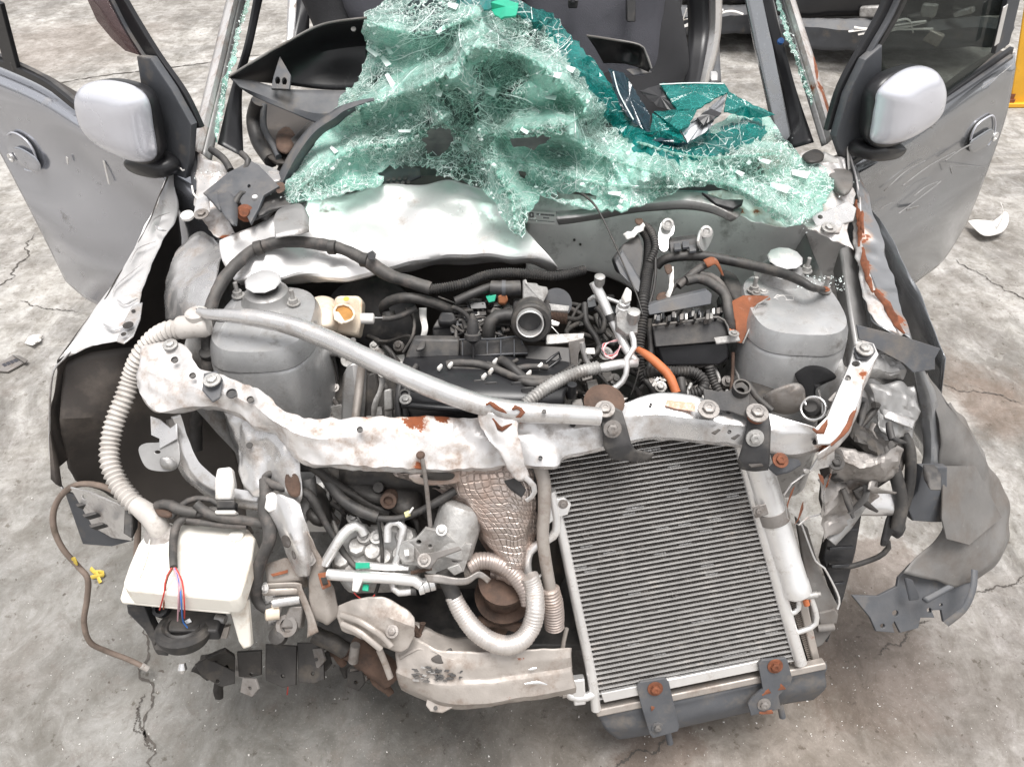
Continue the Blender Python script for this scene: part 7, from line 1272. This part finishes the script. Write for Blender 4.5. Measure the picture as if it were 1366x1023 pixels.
r_ = geometry.delaunay_2d_cdt([Vector(p) for p in pts], [], [list(range(nr))], 1, .01)
P3 = [Z(p.x, p.y, gz(p.x, p.y)) + Vector((rg.uniform(-1, 1), rg.uniform(-1, 1), rg.uniform(-1, 1))) * .0012 for p in r_[0]]
fs = [tuple(f) for f in r_[2] if not hole_at(sum(r_[0][i].x for i in f) / 3, sum(r_[0][i].y for i in f) / 3)]
def tealness(u, v):
    d = min((Vector((u, v, 0)) - p).length for p in TB_); return d
TB_ = cr([Vector((a, b, 0)) for a, b in [(620, -12), (680, 0), (735, 28), (775, 75), (808, 120), (835, 160), (870, 190), (930, 195), (1000, 175)]], 60)
f1 = []; f2 = []
for f in fs:
    cu, cv = sum(r_[0][i].x for i in f) / 3, sum(r_[0][i].y for i in f) / 3
    (f2 if tealness(cu, cv) < 17 + 9 * noise.noise(Vector((cu / 14, cv / 14, 3))) else f1).append(f)
def sub(fl):
    m_ = {}; vv = []; ff = []
    for f in fl:
        g = []
        for i in f:
            if i not in m_: m_[i] = len(vv); vv.append(P3[i])
            g.append(m_[i])
        ff.append(tuple(g))
    return vv, ff
vv, ff = sub(f1); mk('glass_sheet', vv, ff, M_glass, GL, smooth=0, thick=.003, label='pale green crazed main sheet')
vv, ff = sub(f2); mk('tinted_band', vv, ff, M_teal, GL, smooth=0, thick=.003, label='dark teal tinted top band')
# white crack threads along the broken edges, and long tears
def ribbon(vs, fs, a, b, w_):
    d = (b - a); n = (CAM - a).normalized(); s = d.cross(n)
    if s.length < 1e-9: return
    s = s.normalized() * w_; k = len(vs); lift = Vector((0, -.3, 1)) * .0020
    vs += [a - s + lift, a + s + lift, b + s + lift, b - s + lift, (a + b) / 2 + lift * 1.8]; fs += [(k, k + 1, k + 4), (k + 1, k + 2, k + 4), (k + 2, k + 3, k + 4), (k + 3, k, k + 4)]
vs_, fs_ = [], []; seen = set()
for f in fs:
    for i in range(3):
        e = tuple(sorted((f[i], f[(i + 1) % 3])))
        if e in seen: continue
        seen.add(e); p = r_[0][e[0]]
        dens = .12 + .8 * noise.noise(Vector((p.x / 38, p.y / 30, 9)))
        if rg.random() < dens: ribbon(vs_, fs_, P3[e[0]], P3[e[1]], rg.choice((.0003, .0004, .0005, .0008)))
for i in range(110):
    u, v = rg.uniform(380, 1100), rg.uniform(0, 300)
    if i < 70: u, v = rg.gauss(600, 80), rg.gauss(70, 45)
    an = noise.noise(Vector((u / 130, v / 100, 4))) * 3.2 + rg.choice((0, .5, -.5, 1.4)); L = rg.randint(3, 12); last = None
    for k in range(L):
        if not inside(u, v, rim) or hole_at(u, v): break
        q = Z(u, v, gz(u, v) + .003)
        if last is not None: ribbon(vs_, fs_, last, q, .0004 if i % 7 else .0009)
        last = q; u += math.cos(an) * 8; v += math.sin(an) * 8; an += rg.uniform(-.25, .25)
o = mk('crack_lines', vs_, fs_, M_crack, GL, smooth=0); o['kind'] = 'stuff'
for P, h in FP:
    q = [Z(p.x, p.y, gz(p.x, p.y) + .003) for p in P if inside(p.x, p.y, rim) and not hole_at(p.x, p.y)]
    if len(q) > 6: tube('fold_rim', q, .0028, M_glass, GL, sides=6, n=len(q) * 2, flat=.6, amp=.0015)
# upturned pale flakes, then larger white facets painted in as highlights
vs_, fs_ = [], []
for i in range(600):
    u, v = rg.uniform(350, 1105), rg.uniform(-5, 305)
    if not inside(u, v, rim) or hole_at(u, v) or tealness(u, v) < 20: continue
    c = Z(u, v, gz(u, v) + .004); a = rg.uniform(0, 6.3); r0 = rg.uniform(.002, .0065); k = len(vs_); up = Vector((0, -.4, .9)); x = Vector((math.cos(a), 0, math.sin(a) * .6)) * r0; y = Vector((-math.sin(a) * .6, .5, math.cos(a))) * r0 * rg.uniform(.3, 1)
    vs_ += [c - x, c + y, c + x + up * .002, c - y * .7]; fs_.append((k, k + 1, k + 2, k + 3))
o = mk('glass_flakes', vs_, fs_, M_crack, GL, smooth=0); o['kind'] = 'stuff'
for i, (u, v, a, l, w_) in enumerate([(497, 70, .6, 9, 3), (518, 66, 1.0, 8, 3), (522, 110, 1.05, 14, 4), (514, 82, .9, 8, 4), (655, 122, .3, 7, 6), (585, 125, .2, 5, 4), (604, 8, .3, 7, 4), (588, 40, -.6, 7, 3), (740, 100, .2, 9, 4), (760, 92, .4, 7, 4), (735, 130, .1, 8, 3), (700, 175, .5, 6, 3), (620, 195, 1.2, 8, 4), (1040, 250, .3, 14, 5), (1068, 232, .2, 12, 5), (1020, 215, .3, 8, 3), (985, 230, .5, 8, 3), (820, 258, .1, 9, 3), (445, 200, .8, 6, 3), (540, 175, 0, 9, 2)]):
    z_ = gz(u, v) + .006; c_, s_ = math.cos(a), math.sin(a)
    mk('painted_glint', [Z(u + x * c_ - y * s_, v + x * s_ + y * c_, z_ + (.004 if x > 0 else 0)) for x, y in ((-l, -w_ * .6), (l, -w_), (l * .8, w_), (-l * .9, w_ * .7))], [(0, 1, 2, 3)], M_crack, GL, smooth=0, thick=.001)  # white colour stands in for a specular glint
def shard(px, m_, lab=None, th=.004):
    P = []
    for q0, q1 in zip(px, px[1:] + px[:1]):
        a, b = Z(*q0), Z(*q1); n_ = max(1, int((b - a).length / .009))
        P += [a.lerp(b, k / n_) + Vector([rg.uniform(-1, 1) * (.0016 if k else 0) for _ in range(3)]) for k in range(n_)]
    c = sum(P, Vector()) / len(P)
    vs = P + [c + Vector((0, 0, .004))]; n = len(P); fs = [(i, (i + 1) % n, n) for i in range(n)]
    return mk('glass_shard', vs, fs, m_, GL, smooth=0, thick=th, label=lab)
shard([(812, 92, 1.15), (832, 98, 1.15), (845, 118, 1.13), (868, 155, 1.09), (868, 178, 1.06), (845, 165, 1.07), (826, 140, 1.10)], M_blueglass, 'dark blue shard standing at the crest of the teal band')
shard([(845, 178, 1.07), (868, 180, 1.07), (870, 152, 1.10), (905, 172, 1.08), (915, 190, 1.07), (880, 192, 1.05)], M_teal)
shard([(853, 122, 1.12), (880, 114, 1.13), (905, 150, 1.10), (876, 142, 1.10)], M_black2, 'black shard with a bright rim')
shard([(880, 113, 1.135), (965, 112, 1.135), (972, 122, 1.125), (930, 146, 1.11), (903, 148, 1.105)], M_teal, 'broad teal shard lying flat on top')
shard([(872, 150, 1.10), (903, 148, 1.105), (930, 146, 1.11), (918, 170, 1.09), (905, 175, 1.085)], M_teal)
shard([(968, 126, 1.12), (962, 150, 1.10), (940, 178, 1.075), (917, 192, 1.06), (908, 174, 1.08), (932, 156, 1.10)], M_doorR, 'grey mirror-like shard leaning on the teal ones')
shard([(962, 152, 1.105), (948, 146, 1.11), (930, 158, 1.10), (938, 168, 1.09)], M_black2)
shard([(970, 122, 1.12), (1000, 138, 1.10), (1034, 154, 1.08), (1000, 158, 1.07), (966, 150, 1.09)], M_teal)
shard([(852, 190, 1.065), (882, 184, 1.07), (918, 192, 1.06), (905, 196, 1.05), (870, 192, 1.055)], M_blueglass)
shard([(655, 4, 1.315), (675, 0, 1.315), (692, 6, 1.31), (688, 22, 1.30), (668, 26, 1.295), (654, 14, 1.30)], M_green, 'bright green fragment at the top of the heap')
shard([(640, 0, 1.31), (656, -8, 1.32), (656, 12, 1.31), (645, 14, 1.305)], M_teal)
tube('glass_edge', zs([(880, 113, 1.137), (925, 111, 1.139), (965, 112, 1.137)]), .0016, M_crack, GL, sides=5); tube('glass_edge', zs([(818, 96, 1.155), (826, 125, 1.12), (845, 160, 1.085)]), .0014, M_crack, GL, sides=5)
ROOT = CAR
# glass left in the pillars
for side, line in ((0, [(333, -60, 1.32), (331, 0, 1.24), (324, 24, 1.21), (316, 50, 1.18), (310, 80, 1.15), (302, 105, 1.12), (296, 135, 1.08), (290, 165, 1.05), (285, 190, 1.02)]), (1, [(1024, -60, 1.32), (1037, 0, 1.24), (1046, 30, 1.20), (1052, 52, 1.18), (1062, 75, 1.16), (1070, 100, 1.12), (1080, 128, 1.09), (1088, 142, 1.07)])):
    P = cr(zs(line), 60); vs = []; fs = []
    for i, q in enumerate(P):
        s = Vector((1, 0, 0)); k = len(vs); j = Vector([rg.uniform(-1, 1) for _ in range(3)])
        vs += [q - s * rg.uniform(.003, .010) + j * .003, q + Vector((0, -.3, 1)) * rg.uniform(0, .008), q + s * rg.uniform(.003, .010) - j * .003]
        if i: fs += [(k - 3, k, k + 1), (k - 3, k + 1, k - 2), (k - 2, k + 1, k + 2), (k - 2, k + 2, k - 1)]
    mk('glass_remnant', vs, fs, M_glass, CAR, smooth=0, thick=.002, label='crumbled green glass still stuck in the %s pillar' % ('left', 'right')[side])
    vs, fs = [], []
    for i in range(260):
        q = P[rg.randrange(59)] + Vector((rg.gauss(0, .004), rg.gauss(0, .003), rg.uniform(.001, .009))); r0 = rg.uniform(.0012, .003); k = len(vs)
        vs += [q + Vector([rg.uniform(-1, 1) * r0 for _ in range(3)]) for _ in range(4)]; fs += [(k, k + 1, k + 2), (k, k + 2, k + 3), (k, k + 1, k + 3)]
    o = mk('glass_crumbs', vs, fs, M_crack, CAR, smooth=0); o['kind'] = 'stuff'
# glass crumbs scattered over scuttle, towers and cowl
vs, fs = [], []
def crumb(q, r0):
    k = len(vs); vs.extend([q + Vector([rg.uniform(-1, 1) * r0 for _ in range(3)]) for _ in range(4)]); fs.extend([(k, k + 1, k + 2), (k, k + 2, k + 3), (k, k + 1, k + 3), (k + 1, k + 2, k + 3)])
for i in range(900):
    a = rg.random()
    if a < .35: u, v, z = rg.gauss(400, 28), rg.gauss(245, 7), 1.0
    elif a < .7: u, v, z = rg.gauss(1075, 25), rg.gauss(250, 22), .995
    elif a < .85: u, v, z = rg.uniform(1060, 1128), rg.uniform(368, 388), .885
    elif a < .93: u, v, z = rg.gauss(285, 10), rg.gauss(232, 6), 1.0
    else: u, v, z = rg.uniform(600, 720), rg.gauss(285, 8), .97
    crumb(Z(u, v, z + rg.uniform(0, .006)), rg.uniform(.0012, .0032))
o = mk('glass_crumbs', vs, fs, M_crack, CAR, smooth=0); o['kind'] = 'stuff'
ROOT = None
# ------------------------------------------------------------------ things lying on the floor
ROOT = None
vs, fs = [], []
for i in range(420):
    if i < 200: u, v = rg.uniform(0, 1366), rg.uniform(850, 1020)
    elif i < 330: u, v = rg.gauss(1100, 120), rg.gauss(930, 50)
    else: u, v = rg.uniform(0, 260), rg.uniform(500, 1000)
    crumb(Z(u, v, .002), rg.uniform(.001, .003))
o = mk('floor_grit', vs, fs, M_conn, smooth=0); o['kind'] = 'stuff'; o['label'] = 'tiny pale glass and paint chips strewn on the floor'
def loose(name, px, m_, lab, cat, h=.012, amp=.004, z=.004):
    P = [Z(u, v, z) for u, v in px]; c = sum(P, Vector()) / len(P); c.z = 0
    o = thing(name, lab, cat, c); return o, P
ROOT, P = loose('plastic_fragment', [(1288, 303), (1300, 312), (1312, 314), (1318, 306), (1328, 298), (1338, 290), (1342, 302), (1336, 316), (1322, 322), (1306, 321)], None, 'curled white plastic fragment lying on the floor beyond the right door', 'plastic fragment')
inflate('shell', [p + Vector((0, 0, .03)) for p in P], (.2, -.3, 1), .02, M_conn, ROOT, rings=5, n=36, power=.7); tube('torn_spike', [Z(1330, 305, .05), Z(1338, 285, .12), Z(1335, 270, .17)], [.012, .008, .001], M_conn, ROOT, flat=.2, amp=.003)
ROOT, P = loose('flattened_carton', [(0, 478), (18, 474), (36, 482), (12, 494), (-8, 492)], None, 'flattened dark printed carton scrap at the left edge of the floor', 'litter')
prism('carton', [Z(u, v, .012) for u, v in [(-6, 486), (18, 473), (34, 482), (10, 495), (-8, 494)]], (0, 0, -.008), M_steel, ROOT, bevel=.002); prism('flap', [Z(u, v, .02) for u, v in [(16, 473), (26, 474), (37, 480), (33, 484)]], (0, 0, -.003), M_greyl, ROOT, bevel=.0005)
for i in range(5): prism('printed_line', [Z(u, v, .0135) for u, v in [(2 + i * 5, 486 - i * 2), (6 + i * 5, 484 - i * 2), (10 + i * 5, 487 - i * 2), (6 + i * 5, 489 - i * 2)]], (0, 0, -.001), M_ink, ROOT, bevel=0)
ROOT, P = loose('paper_scrap', [(34, 455), (46, 444), (60, 450)], None, 'crumpled pale paper scrap on the floor below the left door', 'litter')
loft('paper', [[Z(32, 458, .01), Z(44, 446, .03), Z(60, 448, .01)], [Z(36, 460, .005), Z(48, 456, .02), Z(56, 452, .008)], [Z(44, 460, .02), Z(50, 458, .01), Z(54, 455, .02)]], M_conn, ROOT, nu=12, nv=3, amp=.006, scale=20)
ROOT, P = loose('yellow_strap_scrap', [(122, 760), (138, 768)], None, 'knotted yellow plastic strap scrap beside the brown tube', 'strap')
tube('strap', [Z(u, v, z) for u, v, z in [(121, 758, .005), (128, 764, .012), (136, 762, .006), (138, 768, .012), (130, 768, .016), (122, 770, .006)]], .006, M_yellow, ROOT, flat=.3); tube('strap', [Z(u, v, z) for u, v, z in [(128, 762, .015), (131, 770, .012), (134, 777, .004)]], .006, M_yellow, ROOT, flat=.3)
for lab, c in (('small clear lamp bulb lying below the headlight cover', (243, 886)),):
    pass
# ------------------------------------------------------------------ yard behind
ROOT = thing('yellow_stand', 'slanting yellow painted steel post with a bolted foot at the right edge', 'post', Z(1366, 140, 0))
q = ROOT.location.copy(); prism('post', [Z(1347, 138, .02), Z(1385, 138, .02), Z(1385, 130, .02), Z(1348, 130, .02)], (-.40, 0, 1.5), M_post, ROOT, bevel=.008)
box('foot_plate', q + Vector((0, .02, .015)), (.34, .16, .025), M_post, ROOT); lathe('foot_bolt', q + Vector((-.11, -.02, .027)), (0, 0, 1), [(0, .03), (.02, .03), (.02, .018), (.05, .018)], M_rustbr, ROOT, sides=6)
def wreck(loc, name, lab, w_, m_body, y0=0):
    global ROOT
    ROOT = thing(name, lab, 'car', loc); x, y, _ = loc
    loft('body', [[W(x - w_ / 2, y, .30), W(x, y - .12, .33), W(x + w_ / 2, y, .30)], [W(x - w_ / 2, y, .52), W(x, y - .16, .55), W(x + w_ / 2, y, .52)], [W(x - w_ / 2, y + .15, .85), W(x, y, .9), W(x + w_ / 2, y + .15, .85)], [W(x - w_ / 2, y + 1.1, .95), W(x, y + 1.1, 1.0), W(x + w_ / 2, y + 1.1, .95)], [W(x - w_ / 2, y + 1.6, 1.4), W(x, y + 1.6, 1.45), W(x + w_ / 2, y + 1.6, 1.4)], [W(x - w_ / 2, y + 3.2, 1.4), W(x, y + 3.2, 1.45), W(x + w_ / 2, y + 3.2, 1.4)], [W(x - w_ / 2, y + 3.6, .4), W(x, y + 3.6, .4), W(x + w_ / 2, y + 3.6, .4)]], m_body, ROOT, nu=30, nv=5, amp=.03, scale=3)
    loft('bumper', [[W(x - w_ / 2, y - .04, .13), W(x - .2, y - .2, .14), W(x + w_ / 2, y - .05, .12)], [W(x - w_ / 2, y - .06, .27), W(x - .2, y - .24, .27), W(x + w_ / 2, y - .08, .26)], [W(x - w_ / 2, y - .02, .31), W(x - .2, y - .16, .32), W(x + w_ / 2, y - .02, .31)]], M_grey, ROOT, nu=30, nv=5, amp=.015, scale=5)
    for s in (-1, 1):
        p_ = W(x + s * (w_ / 2 - .12), y + .6, .3); wl_ = lathe('wheel', p_ - W(.1, 0, 0), (1, 0, 0), [(0, .2), (.01, .29), (.03, .3), (.17, .3), (.19, .29), (.2, .2)], M_rubber, ROOT, sides=32); lathe('rim', p_ + W(s * .085 - .01, 0, 0), (1, 0, 0), [(0, .19), (.03, .18)], M_alu, wl_, sides=24)
        prism('wing', [W(x + s * w_ / 2, y, .3), W(x + s * w_ / 2, y + 3.6, .3), W(x + s * w_ / 2, y + 3.5, .9), W(x + s * w_ / 2, y + .1, .85)], (-s * .02, 0, 0), m_body, ROOT, bevel=.01)
    for i in range(9):
        u = x + rg.uniform(-.35, .45); box('broken_part', (u, y - .2 + rg.uniform(0, .05), rg.uniform(.2, .4)), (rg.uniform(.05, .18), .06, rg.uniform(.03, .08)), (M_silver, M_dark, M_cast, M_black, M_brown)[i % 5], ROOT, rz=rg.uniform(-1, 1), ry=rg.uniform(-.6, .6), bevel=.01)
    for i in range(4): tube('torn_strip', [W(x - .2 + rg.uniform(-.2, .4), y - .25, rg.uniform(.2, .36)) for _ in range(3)], .008, M_conn, ROOT, flat=.4)
wreck((2.55, 5.55, 0), 'wrecked_car', 'dark wrecked car with a smashed bumper standing behind the right door', 1.6, M_black2)
wreck((1.38, 5.9, 0), 'black_car', 'black car parked behind the centre, only its low tail showing', .95, M_black)
ROOT = None
